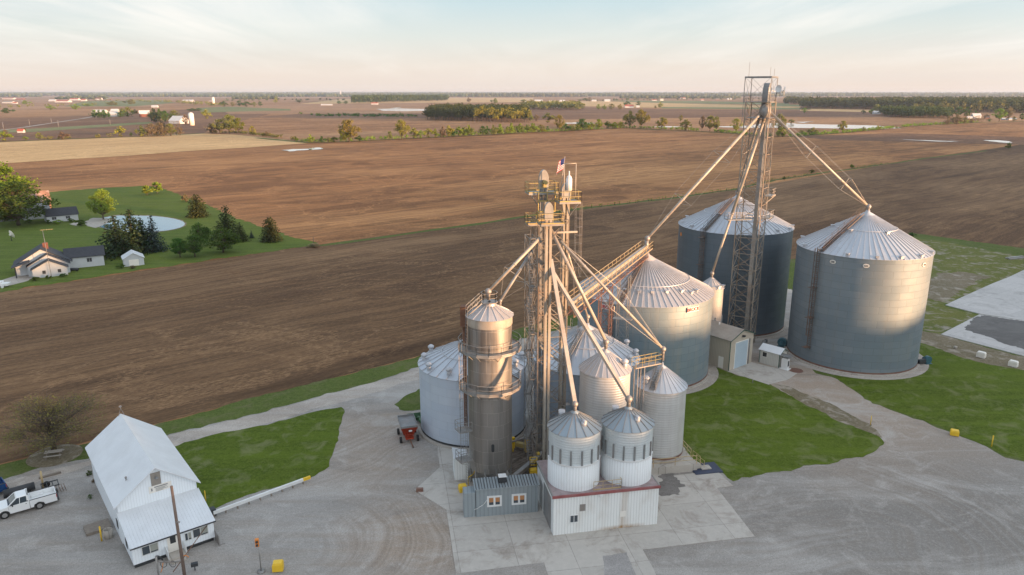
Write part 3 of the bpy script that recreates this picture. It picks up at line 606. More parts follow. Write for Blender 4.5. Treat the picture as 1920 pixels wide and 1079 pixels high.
binA, rzA = make_bin('tall grain bin at the far right with sunlit flank and small white oval badges', *A, 'binA', nrib=64, rc=1.0, ring=.40, vents=[(-60, .97), (-38, .97), (-12, .97), (12, .97), (33, .97), (55, .97), (78, .97), (180, .9), (-150, .9), (-95, .93), (-25, .48), (40, .48), (-80, .48)], lad=-37, stair=-36)
binB, rzB = make_bin('darkest blue-grey grain bin, standing behind the open lattice tower', *Bb, 'binB', nrib=64, rc=1.0, ring=.52, vents=[(-75, .95), (-50, .95), (-8, .95), (20, .95), (48, .95), (70, .97), (88, .97), (-110, .93), (-30, .55)], lad=-30, stair=-30)
binC, rzC = make_bin('wide grey grain bin under the conveyor bridge end, with red lettered sign at its eave', *Cc, 'binC', roof='roofold', nrib=72, rc=1.35, ring=.6, cap_h=.75, vents=[(-22, .74), (-6, .74), (8, .74), (24, .74), (42, .76), (52, .82), (62, .82), (-48, .8), (-62, .8)], lad=-26, stair=-20)
binD, rzD = make_bin('pale blue-white squat grain bin standing behind the brown dryer tower', *D_, 'binD', nrib=30, rc=.8, ring=.52, gvents=[(-88, .9), (-58, .93), (-118, .9), (-28, .9), (60, .9), (88, .93), (125, .9), (178, .9)])
binE, rzE = make_bin('squat blue-grey grain bin half hidden behind the near elevator legs', *E_, 'binE', nrib=30, rc=.9, ring=.45, gvents=[(2, .9), (62, .9), (88, .93), (120, .9), (-70, .93), (40, .5)], stair=-28, stm='galv')
binF, rzF = make_bin('small corrugated bin behind the two white-skirted hoppers', *F_, 'corr', roof='roofold', nrib=26, rc=.45, ring=0, cap_h=.25, ribh=.07, gvents=[(72, .8)], z0=0)
binG, rzG = make_bin('corrugated bin on the railed concrete platform beside the lawn', *G_, 'corr', nrib=26, rc=.45, ring=0, z0=.95, cap_h=.3, ribh=.07, gvents=[(-48, .8)], stair=-20, stm='galv')
binK, rzK = make_bin('small silver hopper bin behind the tan shed', *K_, 'ksteel', roof='roofold', nrib=16, rc=.35, ring=0, z0=0, wallz=4.6, cap_h=.25, ribh=.07, foot=False, vents=[(40, .9), (75, .9), (10, .9), (-30, .9)])
mb = MB(); mb.lathe(K_[0], K_[1], [(.3, 2.2), (K_[2], 4.62)], 32); mb.build('hopper', M['corr'], binK)
for k in range(6):
    a = vang(K_[0], K_[1], 30 + 60 * k); p = pol(K_[0], K_[1], K_[2] + .05, a); mb = MB(); mb.tube((p.x, p.y, 0), (p.x, p.y, 6.4), .10, 6); mb.build('leg', M['galv_dark'], binK)
# badges and lettered signs on the bins
M['redtext'] = paint('red_lettering', (.60, .05, .06), .5, 0, .1); M['darktext'] = paint('dark_lettering', (.05, .05, .07), .5, 0, .1); M['signwhite'] = paint('sign_white', (.80, .78, .72), .5, 0, .1)
def wallsign(t, X, Y, R, dg, z, w_, h_, txt, tm, oval=False, m='signwhite'):
    a = vang(X, Y, dg); o_ = Vector((cos(a), sin(a), 0)); ax = Vector((-sin(a), cos(a), 0)); c = Vector((X, Y, z)) + o_ * (R + .06)
    mb = MB()
    if oval: mb.ext([(w_ / 2 * cos(2 * pi * i / 24), h_ / 2 * sin(2 * pi * i / 24)) for i in range(24)], c, ax, (0, 0, 1), o_ * .04)
    else: mb.ob(c - ax * w_ / 2 - Vector((0, 0, h_ / 2)) - o_ * .02, ax * w_, (0, 0, h_), o_ * .10)
    s = mb.build('badge' if oval else 'sign', M[m], t)
    text_mesh(txt, h_ * (.62 if oval else .95), 'lettering', M[tm], s, c + o_ * .11, ax, (0, 0, 1), .02)
for dg in (-23, 4, 58): wallsign(binA, A[0], A[1], A[2], dg, 17.6, .95, .62, 'GSI', 'darktext', True)
wallsign(binC, Cc[0], Cc[1], Cc[2], 42, 12.45, 2.3, .75, 'BROCK', 'redtext')
wallsign(binC, Cc[0], Cc[1], Cc[2], -30, 12.45, 2.3, .75, 'BROCK', 'redtext')
mb = MB(); a = vang(Bb[0], Bb[1], -68); c = pol(Bb[0], Bb[1], Bb[2] + .01, a, 17.3); ax = Vector((-sin(a), cos(a), 0))
mb.ext([(.42 * cos(t * pi / 8) * (1 + .15 * sin(3 * t)), .36 * sin(t * pi / 8)) for t in range(16)], c, ax, (0, 0, 1), Vector((cos(a), sin(a), 0)) * .03); mb.build('rust_patch', M['orange'], binB)
for nm, b_ in (('A', A), ('B', Bb), ('C', Cc)): ring_sheet('gravel_ring', b_, b_[2] + .3, b_[2] + 1.7, M['drive'], .045)
# fan units at bin feet
def fan_unit(label, x, y, rot, col='jd', s=1.):
    t = thing('aeration_fan', label, 'fan', (x, y, 0), 'aeration fans at the feet of the bins'); e = Vector((cos(rot), sin(rot), 0)); n_ = Vector((-sin(rot), cos(rot), 0))
    mb = MB(); c = Vector((x, y, .75 * s)); mb.tube(c - n_ * .35 * s, c + n_ * .35 * s, .7 * s, 14); mb.build('housing', M[col], t)
    mb = MB(); mb.ob(c + e * .2 * s - n_ * .3 * s - Vector((0, 0, .5 * s)), e * 2.0 * s, n_ * .6 * s, (0, 0, .75 * s)); mb.build('duct', M['dark'], t)
    mb = MB(); mb.tube(c - n_ * .95 * s, c - n_ * .35 * s, .28 * s, 10); mb.box(c.x, c.y, 0, 1.3 * s, 1.1 * s, .12, rot); mb.build('motor', M[col], t); return t
M['teal'] = paint('blue_green_machine_paint', (.04, .13, .17), .45, 0, .3, 2.)
g = G(1738, 682); fan_unit('blue-green aeration fan at the right foot of the tallest sunlit bin', g.x, g.y, radians(200), 'teal', .9)
g = G(1466, 650); fan_unit('dark green aeration fan between the two big bins behind the small shed', g.x, g.y, radians(-30), 'teal', 1.1)
g = G(1432, 650); fan_unit('grey aeration fan at the foot of the darkest bin next to the lattice tower', g.x, g.y, radians(60), 'galv_dark', .8)
# ------------------------------------------------------------------ white-skirted hopper bins on the ribbed base building
E10 = radians(10.7); e = Vector((cos(E10), sin(E10), 0)); n_ = Vector((-sin(E10), cos(E10), 0))
W0 = Vector((4.12, 64.42, 0)); WL, WD, WH = 11.0, 7.3, 4.35
wb = thing('base_building', 'white ribbed steel building with red trimmed roof edge carrying the two hoppers', 'building', W0)
mb = MB(); mb.ob(W0, e * WL, n_ * WD, (0, 0, WH)); mb.build('wall', M['whitewall'], wb)
mb = MB(); mb.ob(W0 - e * .1 - n_ * .1 + Vector((0, 0, WH)), e * (WL + .2), n_ * (WD + .2), (0, 0, .10)); rfb = mb.build('roof', M['pinkroof'], wb)
mb = MB(); mb.ob(W0 - e * .14 - n_ * .14 + Vector((0, 0, WH - .12)), e * (WL + .28), n_ * .14, (0, 0, .26)); mb.build('edge_trim', M['redtrim'], rfb)
mb = MB(); mb.ob(W0 - e * .12 + n_ * .02 + Vector((0, 0, WH - .05)), e * .12, n_ * WD, (0, 0, .2)); mb.ob(W0 + e * WL + n_ * .02 + Vector((0, 0, WH - .05)), e * .12, n_ * WD, (0, 0, .2)); mb.build('edge_trim', M['galv'], rfb)
def wall_window(parent, o, ax, up, w_, h_, nout, frame='white', pane='glass', split=2, fw=.06, name='window'):
    o, ax, up, nout = Vector(o), Vector(ax), Vector(up), Vector(nout); mb = MB()
    mb.ob(o - ax * fw - up * fw, ax * (w_ + 2 * fw), up * fw, nout * .06); mb.ob(o - ax * fw + up * h_, ax * (w_ + 2 * fw), up * fw, nout * .06)
    mb.ob(o - ax * fw, ax * fw, up * h_, nout * .06); mb.ob(o + ax * w_, ax * fw, up * h_, nout * .06)
    for k in range(1, split): mb.ob(o + ax * (w_ * k / split - fw / 2), ax * fw, up * h_, nout * .05)
    f = mb.build(name, M[frame], parent); mb = MB(); mb.ob(o, ax * w_, up * h_, nout * .02); mb.build('pane', M[pane], f); return f
Z = Vector((0, 0, 1))
wall_window(wb, W0 + e * 1.75 + Z * 1.35, e, Z, .75, .75, -n_, 'white', 'glass', 2, .05)
mb = MB(); mb.ob(W0 + e * 2.7 + Z * 2.5 - n_ * .03, e * .6, Z * .75, n_ * .02); mb.build('blocked_window', M['galv'], wb)
mb = MB(); mb.ob(W0 + e * 6.95 + Z * 1.35 - n_ * .03, e * .6, Z * .65, n_ * .02); mb.build('patch_panel', M['signwhite'], wb)
mb = MB(); mb.ob(W0 + e * 4.7 + Z * 3.95 - n_ * .15, e * .35, Z * .28, n_ * .13); mb.build('junction_box', M['white'], wb)
mb = MB(); mb.ob(W0 - e * .03 + n_ * 1.0 + Z * .02, n_ * 3.2, Z * 3.7, e * .02); mb.build('door', M['galv_dark'], wb)
m, nt, b = mat('rust_streaked_cladding', (.55, .42, .28), .7); o = oc(nt)
# rust streak running down the cladding (a stain with its own shape)
def stain(m):
    nt = m.node_tree; b = nt.nodes['Principled BSDF']; o = oc(nt); v = mapv(nt, o, rot=(0, 0, -E10)); sp = nd(nt, 'ShaderNodeSeparateXYZ'); lk(nt, v, sp.inputs[0])
    x = mathn(nt, 'ADD', sp.outputs[0], mathn(nt, 'MULTIPLY', noi(nt, mapv(nt, o, (1, 1, .3)), 1.5, 5), .9))
    band = ramp(nt, mathn(nt, 'DIVIDE', x, 11.), [(.655, 0.), (.70, 1.), (.735, .75), (.775, 0.)])
    foot = mathn(nt, 'MULTIPLY', ramp(nt, mathn(nt, 'DIVIDE', sp.outputs[2], 4.4), [(.02, 1.), (.11, 0.)]), ramp(nt, mathn(nt, 'DIVIDE', x, 11.), [(.4, 0.), (.6, 1.), (.85, .8), (.95, 0.)]))
    br = noi(nt, mapv(nt, o, (3, 3, .15)), 1.2, 4, .6)
    f = mathn(nt, 'MULTIPLY', mathn(nt, 'ADD', mathn(nt, 'MULTIPLY', band, .55), foot, clamp=True), ramp(nt, br, [(.3, .35), (.65, 1.)]))
    old = b.inputs['Base Color'].links[0].from_socket
    lk(nt, mixc(nt, f, old, (.33, .20, .09)), b.inputs['Base Color'])
stain(M['whitewall'])
gr = thing('guard_rail', 'short rusty-yellow guard rail between the two hoppers on the white building roof', 'railing', W0 + e * 4.6 + n_ * .6 + Z * 4.45)
mb = MB(); q0 = W0 + e * 4.2 + n_ * .35 + Z * 4.45; rail(mb, [q0, q0 + e * 2.9, q0 + e * 2.9 + n_ * .9], .95, .03, step=.95, toe=True); mb.build('rail', M['cream'], gr)
def hopper(label, P_):
    X, Y, R, He, Ha = P_
    t, rz = make_bin(label, X, Y, R, He, Ha, 'hopper', roof='roofdark', ribm='galv_dark', nrib=18, rc=.4, ring=0, z0=WH + .1, wallz=7.2, cap_h=.25, ribh=.07, foot=False, name='hopper_bin', group='white-skirted hopper bins')
    mb = MB(); mb.lathe(X, Y, [(R + .05, WH + .08), (R + .05, 7.22), (R, 7.24)], 96); mb.build('skirt', M['skirt'], t)
    mb = MB(); mb.lathe(X, Y, [(R + .09, 7.12), (R + .09, 7.3), (R, 7.3)], 64, sm=False); mb.build('skirt_trim', M['white'], t)
    for k in range(15):
        a = vang(X, Y, -6 + 24 * k); c = pol(X, Y, R + .05, a); mb = MB(); mb.box(c.x, c.y, 7.3, .11, .17, 1.55, a); mb.build('stiffener', M['galv_dark'], t)
    a = vang(X, Y, 38); c = pol(X, Y, 1.5, a, rz(1.5)); mb = MB(); mb.tube(c - Z * .2, c + Z * .25, .28, 12); mb.tube(c + Z * .3 - Vector((cos(a), sin(a), 0)) * .3, c + Z * .3 + Vector((cos(a), sin(a), 0)) * .3, .16, 8); mb.build('roof_hatch', M['rib'], t)
    a = vang(X, Y, -140); c = pol(X, Y, 2.1, a, rz(2.1)); mb = MB(); mb.tube(c - Z * .1, c + Z * .5, .35, 12); mb.build('roof_vent', M['rib'], t)
    return t
m, nt, b = mat('white_ribbed_skirt', (.72, .76, .77), .5); u = uvc(nt); sp = nd(nt, 'ShaderNodeSeparateXYZ'); lk(nt, u, sp.inputs[0])
tt = mathn(nt, 'PINGPONG', mathn(nt, 'DIVIDE', sp.outputs[0], .3), .5); rb = ramp(nt, tt, [(.05, 1.), (.16, 0.)]); c = mixc(nt, mathn(nt, 'MULTIPLY', rb, .3), (.72, .76, .77), (.3, .31, .31))
nn_ = noi(nt, mapv(nt, u, (1.5, .3, 1)), 1., 6, .65); c = mixc(nt, mathn(nt, 'MULTIPLY', ramp(nt, nn_, [(.55, 0.), (.8, 1.)]), .4), c, (.4, .27, .15)); lk(nt, c, b.inputs['Base Color']); bump(nt, b, rb, .6, .02); M['skirt'] = m
hopH = hopper('left of the two hoppers on the white building, below the straight narrow spout', H_)
hopI = hopper('right of the two hoppers on the white building, nearer the lawn', I_)
# ------------------------------------------------------------------ concrete platform with railing
pl = thing('loading_platform', 'raised concrete platform with yellow railing carrying the right corrugated bin', 'platform', (17.6, 77, 0))
mb = MB(); p0 = Vector((21.75, 77.41, 0)) - e * 8.2; mb.ob(p0, e * 8.2, n_ * 6.6, (0, 0, .95)); mb.build('slab', M['concrete'], pl)
mb = MB(); q = p0 + Z * .95 + e * .1 + n_ * .1
rail(mb, [q, q + e * 8.0], 1.05, .04, step=2.3); rail(mb, [q + e * 8.0 + n_ * 1.6, q + e * 8.0 + n_ * 6.0], 1.05, .04, step=1.2)
mb.build('railing', M['cream'], pl)
mb = MB()
for k in range(4):
    mb.ob(p0 + e * (8.2 + .28 * k) + n_ * .3, e * .28, n_ * 1.1, (0, 0, .76 - .2 * k))
mb.build('steps', M['concrete'], pl)
mb = MB(); 
for yy in (.3, 1.4):
    a0 = p0 + e * 8.2 + n_ * yy + Z * .95; a1 = p0 + e * 9.2 + n_ * yy + Z * .1; 
    for t_ in (0., .5, 1.): c = a0.lerp(a1, t_); mb.tube(c, c + Z * 1.0, .03, 4)
    mb.tube(a0 + Z, a1 + Z, .03, 4); mb.tube(a0 + Z * .5, a1 + Z * .5, .03, 4)
mb.build('stair_railing', M['cream'], pl)
g = G(1322, 880); tp = MB(); tp.box(g.x, g.y, .0, 3.4, 2.4, .16, E10); tpo = tp.build('tarp_pit', M['navy'], None, (g.x, g.y, 0)); tag(tpo, 'dark navy tarp spread over a shallow pit next to the platform steps', 'tarp')
bx = MB(); bx.box(g.x, g.y, .17, 1.2, .9, .12, E10); bx.build('lid', M['concrete'], tpo)
# ------------------------------------------------------------------ catwalk from F bin roof to G bin roof
cw = thing('catwalk', 'yellow railed catwalk above the right corrugated bin, held on thin posts', 'catwalk', (15, 78.5, 12.5))
pA = AT(1188, 697, 78.0); pB = AT(1236, 684, 79.6); mb = MB(); ax = (pB - pA); ax.z = 0; L = ax.length; ax.normalize(); sd_ = Vector((-ax.y, ax.x, 0)); zc = 12.7
pA.z = zc; mb.ob(pA - sd_ * .4, ax * L, sd_ * .8, (0, 0, .12)); mb.build('deck', M['galv'], cw)
mb = MB(); rail(mb, [pA - sd_ * .4 + Z * .12, pA + ax * L - sd_ * .4 + Z * .12, pA + ax * L + sd_ * .4 + Z * .12, pA + sd_ * .4 + Z * .12], 1.05, .03, step=.9); mb.build('railing', M['yellow'], cw)
mb = MB()
for k in (0.1, .35):
    for sg in (-.35, .35): c = pA + ax * L * k + sd_ * sg; mb.tube((c.x, c.y, 0), (c.x, c.y, zc), .07, 5)
mb.build('post', M['galv'], cw)
# ------------------------------------------------------------------ dryer tower
X, Y, R, He, Ha = J_
dr = thing('dryer_tower', 'tall brown stainless dryer tower with two ring balconies and a conical cap', 'dryer', (X, Y, 0))
rz = roof_fn(R + .05, He - .05, .75, Ha - .35)
mb = MB(); mb.lathe(X, Y, [(R, 2.6), (R, He)], 96); mb.build('drum', M['stainless'], dr)
mb = MB(); mb.lathe(X, Y, [(R + .03, He - 1.05), (R + .05, He - 1.0), (R + .05, He)], 64); mb.build('top_band', M['spout'], dr)
mb = MB(); mb.lathe(X, Y, [(R + .12, He - .1), (R + .2, rz(R + .2)), (.75, Ha - .35), (.7, Ha - .1), (.3, Ha)], 40, sm=False); rf = mb.build('roof', M['roofold'], dr)
mb = MB()
for i in range(18):
    a = 2 * pi * (i + .5) / 18; d = Vector((cos(a), sin(a), 0)); q_ = Vector((-sin(a), cos(a), 0)); p = Vector((X, Y, rz(R + .2))) + d * (R + .2); q = Vector((X, Y, Ha - .35)) + d * .75
    mb.ob(p - q_ * .03, q - p, q_ * .06, (0, 0, .07))
mb.build('roof_rib', M['rib'], rf)
mb = MB(); mb.lathe(X, Y, [(R - .02, 2.0), (R - .02, 2.62)], 64); mb.lathe(X, Y, [(.4, .9), (R - .03, 2.1)], 32); mb.build('base_cone', M['stainless'], dr)
for k in range(12):
    a = vang(X, Y, 15 + 30 * k); p = pol(X, Y, R - .08, a); mb = MB(); mb.box(p.x, p.y, 0, .14, .22, 2.7, a); mb.build('leg', M['galv'], dr)
def ring_balcony(z_, ro=1.05):
    mb = MB(); n = 16; mb.lathe(X, Y, [(R + .06, z_), (R + ro, z_), (R + ro, z_ + .18), (R + .06, z_ + .18), (R + .06, z_)], n, sm=False); dk = mb.build('balcony', M['galv'], dr)
    mb = MB(); P = [pol(X, Y, R + ro - .05, 2 * pi * i / n, z_ + .18) for i in range(n)]; rail(mb, P, 1.05, .03, closed=True, step=1.2, toe=True); mb.build('balcony_railing', M['galv'], dk)
    mb = MB()
    for i in range(n): a = 2 * pi * i / n; mb.tube(pol(X, Y, R + .02, a, z_ - .75), pol(X, Y, R + ro - .2, a, z_), .03, 4)
    mb.build('bracket', M['galv'], dk)
ring_balcony(16.0); ring_balcony(11.6)
a = vang(X, Y, 6); c = pol(X, Y, R + .01, a, 4.9); mb = MB(); o_ = Vector((cos(a), sin(a), 0)); ax = Vector((-sin(a), cos(a), 0))
mb.ext([(.16 * cos(t), .42 + .16 * sin(t)) for t in [pi * i / 8 for i in range(9)]] + [(.16 * cos(t), -.2 + .16 * sin(t)) for t in [pi + pi * i / 8 for i in range(9)]], c + Z * .2, ax, Z, o_ * .05); mb.build('hatch', M['dark'], dr)
a = vang(X, Y, -62); o_ = Vector((cos(a), sin(a), 0)); mb = MB(); ladder(mb, pol(X, Y, R + .55, a, .6), pol(X, Y, R + .55, a, 17.2), o_); ladder(mb, pol(X, Y, R + .45, a, 16.2), pol(X, Y, R + .3, a, 20.6), o_, cage=False); mb.build('ladder', M['galv_dark'], dr)
for z_ in (7.0, 3.4):
    mb = MB(); c = pol(X, Y, R + .9, a); mb.box(c.x, c.y, z_, 1.5, 1.5, .1, a); s_ = Vector((-sin(a), cos(a), 0)); c.z = z_ + .1
    rail(mb, [c - o_ * .7 - s_ * .7, c + o_ * .7 - s_ * .7, c + o_ * .7 + s_ * .7, c - o_ * .7 + s_ * .7], 1., .03, step=.8)
    mb.build('landing', M['galv'], dr)
mb = MB(); mb.lathe(X, Y, [(.2, Ha - .02), (.95, Ha - .02), (.95, Ha + .06), (.2, Ha + .06)], 8, sm=False); P = [pol(X, Y, .92, 2 * pi * i / 8, Ha + .06) for i in range(8)]; rail(mb, P, 1., .03, closed=True, step=1.); mb.build('top_platform', M['galv'], dr)
a2 = vang(X, Y, -72); p = pol(X, Y, R + .1, a2, He + .1); q = pol(X, Y, .95, a2, Ha); mb = MB(); s_ = Vector((-sin(a2), cos(a2), 0))
for sg in (-.35, .35):
    mb.bar(p + s_ * sg, q + s_ * sg, .05, .12); mb.tube(p + s_ * sg + Z, q + s_ * sg + Z, .03, 4); mb.tube(p + s_ * sg + Z * .5, q + s_ * sg + Z * .5, .03, 4)
    for k in range(4): c = p.lerp(q, k / 3) + s_ * sg; mb.tube(c, c + Z, .03, 4)
mb.build('roof_walk', M['galv'], dr)
mb = MB(); a3 = vang(X, Y, -100); c = pol(X, Y, R + .35, a3); mb.box(c.x, c.y, 18.4, .7, .9, 2.3, a3); mb.tube((c.x, c.y, 6), (c.x, c.y, 18.4), .22, 8); mb.build('rusty_duct', M['rust'], dr)
mb = MB(); mb.box(X, Y, 0.0, 3.2, 3.2, .12, E10); struct('dryer_pad', mb, M['concrete'])
# ------------------------------------------------------------------ near elevator: support tower, three bucket elevators
T0 = Vector((2.95, 78.6, 0)); TE = Vector((cos(E10), sin(E10), 0)); TN = Vector((-sin(E10), cos(E10), 0)); TW, TD, TH = 3.35, 3.2, 29.5
tw = thing('support_tower', 'slim open steel support tower with zigzag stairs between the near elevator legs', 'tower', T0, 'open lattice elevator towers')
C = [T0, T0 + TE * TW, T0 + TE * TW + TN * TD, T0 + TN * TD]
mb = MB(); lattice(mb, C, [c + Z * TH for c in C], 11, .07, .04); mb.build('lattice_frame', M['ftower'], tw)
# stair tower on its west side
SW = [T0 - TE * .95 + TN * .2, T0 - TE * .1 + TN * .2, T0 - TE * .1 + TN * 3.0, T0 - TE * .95 + TN * 3.0]
mb = MB(); lattice(mb, SW, [c + Z * 27.5 for c in SW], 10, .05, .03, skip=(1,)); mb.build('stair_frame', M['galv'], tw)
mb = MB()
def flight(mb, p, q, w, sv):
    p, q, sv = Vector(p), Vector(q), Vector(sv)
    for sg in (-.5, .5):
        o_ = sv * w * sg; mb.bar(p + o_, q + o_, .04, .18); mb.tube(p + o_ + Z * 1., q + o_ + Z * 1., .025, 4); mb.tube(p + o_ + Z * .5, q + o_ + Z * .5, .02, 4)
        for k in range(4): c = p.lerp(q, k / 3) + o_; mb.tube(c, c + Z, .022, 4)
    n = max(2, int(abs(q.z - p.z) / .25))
    for k in range(n): c = p.lerp(q, (k + .5) / n); d = (q - p); d.z = 0; d.normalize(); mb.ob(c - d * .12 - sv * w / 2, d * .24, sv * w, Z * .03)
zz = 0.; k = 0
while zz < 26:
    c0 = T0 - TE * .52 + TN * (.5 if k % 2 == 0 else 2.8) + Z * zz; c1 = T0 - TE * .52 + TN * (2.8 if k % 2 == 0 else .5) + Z * (zz + 2.75)
    flight(mb, c0, c1, .6, TE); mb.ob(c1 - TE * .45 - TN * .3, TE * .9, TN * .6, Z * .05); zz += 2.75; k += 1
for z_ in (7.5, 12.5, 17.):
    a0 = T0 + TE * .4 - TN * .1 + Z * (z_ + 2.4); a1 = T0 + TE * 3.1 - TN * .1 + Z * z_
    flight(mb, a0 + TN * .5, a1 + TN * .5, .6, TN); mb.ob(a1 + TN * .1, TE * .9, TN * .8, Z * .05); rail(mb, [a1 + TN * .1 + TE * .9, a1 + TN * .9 + TE * .9], 1.)
mb.build('stairs', M['galv'], tw)
def head_shape(mb, c, ax, th, w_, h_, wdir):
    """rounded elevator head, profile in ax/Z, thickness along wdir"""
    pts = [(-w_ / 2, 0), (w_ / 2, 0), (w_ / 2, h_ * .45)] + [(w_ / 2 * cos(t), h_ * .45 + h_ * .55 * sin(t)) for t in [pi * k / 10 for k in range(1, 10)]] + [(-w_ / 2, h_ * .45)]
    mb.ext(pts, Vector(c) - Vector(wdir) * th / 2, ax, Z, Vector(wdir) * th)
def elevator(label, base, ztop, gap, wide, platz, plat, tw_=.36, headh=2.0, zfoot=0., facing=None, motor_side=-1, legmat='leg'):
    """bucket elevator: boot, two casings, head, service platform"""
    ax, sx = facing
    t = thing('bucket_elevator', label, 'elevator', (base[0], base[1], zfoot), 'near bucket elevators'); B_ = Vector((base[0], base[1], 0))
    for sg in (-1, 1):
        mb = MB(); c = B_ + ax * sg * gap / 2
        mb.ob(c - ax * tw_ / 2 - sx * wide / 2 + Z * zfoot, ax * tw_, sx * wide, Z * (ztop - zfoot))
        for z_ in range(int(zfoot) + 3, int(ztop), 3): mb.ob(c - ax * (tw_ / 2 + .03) - sx * (wide / 2 + .03) + Z * z_, ax * (tw_ + .06), sx * (wide + .06), Z * .09)
        mb.build('casing', M[legmat], t)
    mb = MB(); head_shape(mb, B_ + Z * (ztop - .02), ax, wide * 1.25, gap + tw_ + .25, headh, sx); mb.build('head', M['galv'], t)
    mb = MB(); mb.ob(B_ - ax * (gap / 2 + tw_) - sx * (wide * .8) + Z * zfoot, ax * (gap + tw_ * 2), sx * wide * 1.6, Z * 1.2); mb.build('boot', M['galv'], t)
    mb = MB(); c = B_ + Z * (ztop + .75) + sx * motor_side * (wide * .75); mb.tube(c, c + sx * motor_side * .75, .24, 10); mb.ob(c - ax * .25 - Z * .6 - sx * .1, ax * .5, sx * .6, Z * .5); mb.build('motor', M['yellow'], t)
    x0, x1, y0, y1 = plat; mb = MB(); o_ = B_ + TE * x0 + TN * y0 + Z * platz; mb.ob(o_, TE * (x1 - x0), TN * (y1 - y0), Z * .2)
    for xx in (x0 + .3, x1 - .3): mb.bar(B_ + TE * xx + TN * y0 + Z * platz, B_ + TN * (y0 + y1) / 2 + TE * (xx * .3) + Z * (platz - 1.6), .08)
    pf = mb.build('platform', M['galv'], t)
    mb = MB(); P = [o_ + Z * .2, o_ + TE * (x1 - x0) + Z * .2, o_ + TE * (x1 - x0) + TN * (y1 - y0) + Z * .2, o_ + TN * (y1 - y0) + Z * .2]
    rail(mb, P, 1.1, .035, closed=True, step=1.1, toe=True); mb.build('railing', M['yellow'], pf); return t
e1 = elevator('foremost near bucket elevator, the twin casing nearest the camera with yellow railed platform', (3.9, 77.2), 29.9, .44, .36, 29.35, (-1.0, 1.55, -.9, 1.2), tw_=.28, headh=1.9, zfoot=0, facing=(TE, TN), motor_side=1)
e2 = elevator('rear left near bucket elevator, its head standing highest on the left', (3.55, 82.3), 32.6, .5, .45, 32.0, (-1.9, 1.5, -1.0, 1.1), tw_=.34, headh=2.1, zfoot=0, facing=(TE, TN), legmat='galv_dark')
e3 = elevator('right near bucket elevator with the white motor head beside the flag', (5.9, 79.9), 31.9, .48, .42, 31.35, (-1.0, 1.4, -1.2, 1.0), tw_=.31, headh=1.6, zfoot=0, facing=(TE, TN), motor_side=1)
mb = MB(); c = Vector((6.2, 79.7, 33.3)); mb.tube(c - Z * .6, c + Z * .7, .34, 12); mb.ball((c.x, c.y, c.z + .75), .3); mb.tube(c + Z * .7, c + Z * 1.5, .08, 6); mb.build('gear_motor', M['white'], e3)
mb = MB()
for dx in (-.55, .75): mb.tube(c + TE * dx - Z * 1.4, c + TE * dx + Z * 2.3, .045, 5)
mb.tube(c - TE * .55 + Z * 2.3, c + TE * .75 + Z * 2.3, .045, 5); mb.build('hoist_frame', M['spout'], e3)
mb = MB(); rr_ = Vector((7.05, 80.2, 0)); ladder(mb, rr_ + Z * 20.5, rr_ + Z * 31.3, TE, .5); mb.build('ladder', M['galv_dark'], e3)
mb = MB(); c = Vector((4.6, 78.2, 28.2)); mb.ob(c, TE * 2.6, TN * .16, Z * .2); mb.build('lifting_beam', M['spout'], e1)
# extra lower left platform
lp = thing('service_platform', 'small yellow railed platform low on the left of the near tower top', 'platform', (2.2, 80.5, 29))
mb = MB(); q = Vector((1.75, 79.9, 28.7)); mb.ob(q, TE * 1.9, TN * 1.6, Z * .18); mb.build('deck', M['galv'], lp); mb = MB(); rail(mb, [q + Z * .18, q + TE * 1.9 + Z * .18, q + TE * 1.9 + TN * 1.6 + Z * .18, q + TN * 1.6 + Z * .18], 1.05, .035, closed=True, step=.8, toe=True); mb.build('railing', M['yellow'], lp)
mb = MB(); q = Vector((2.9, 80.8, 30.1)); 
for dz in (0, 1.2): mb.ob(q + Z * dz, TE * 2.0, TN * .12, Z * .12)
for dx in (0, 1, 1.9): mb.ob(q + TE * dx, TE * .1, TN * .1, Z * 2.2)
mb.build('yellow_bracing', M['yellow'], tw)
# flag
fl = thing('flag', 'red, white and blue striped flag flying from a short pole on the near tower top', 'flag', (5.25, 80.2, 32.4))
mb = MB(); fp = Vector((5.2, 80.2, 31.4)); mb.tube(fp, fp + Z * 4.9 + TE * .55, .04, 6); mb.build('pole', M['spout'], fl)
m, nt, b = mat('striped_flag_cloth', (.6, .05, .06), .8); u = uvc(nt); sp = nd(nt, 'ShaderNodeSeparateXYZ'); lk(nt, u, sp.inputs[0])
stp = mathn(nt, 'GREATER_THAN', mathn(nt, 'FRACT', mathn(nt, 'MULTIPLY', sp.outputs[1], 6.5)), .5)
c = mixc(nt, stp, (.62, .04, .07), (.75, .72, .72)); can = mathn(nt, 'MULTIPLY', mathn(nt, 'LESS_THAN', sp.outputs[0], .42), mathn(nt, 'GREATER_THAN', sp.outputs[1], .46))
c = mixc(nt, can, c, (.03, .05, .18)); lk(nt, c, b.inputs['Base Color']); M['flag'] = m
mb = MB(); nx, ny = 14, 8; fw, fh = 2.0, 1.15
def fpt(u_, v_): return fp + (Z * 4.9 + TE * .55) * (.76 + .235 * v_) + (TE * -.62 - Z * .62) * (u_ * 1.45) + TE * (.10 * sin(u_ * 7 + v_)) + TN * (-.16 * sin(u_ * 8 + v_) * u_)
for i in range(nx):
    for j in range(ny):
        u0, u1, v0, v1 = i / nx, (i + 1) / nx, j / ny, (j + 1) / ny
        mb.poly([fpt(u0, v0), fpt(u1, v0), fpt(u1, v1), fpt(u0, v1)], [(u0, v0), (u1, v0), (u1, v1), (u0, v1)], True)
mb.build('cloth', M['flag'], fl)
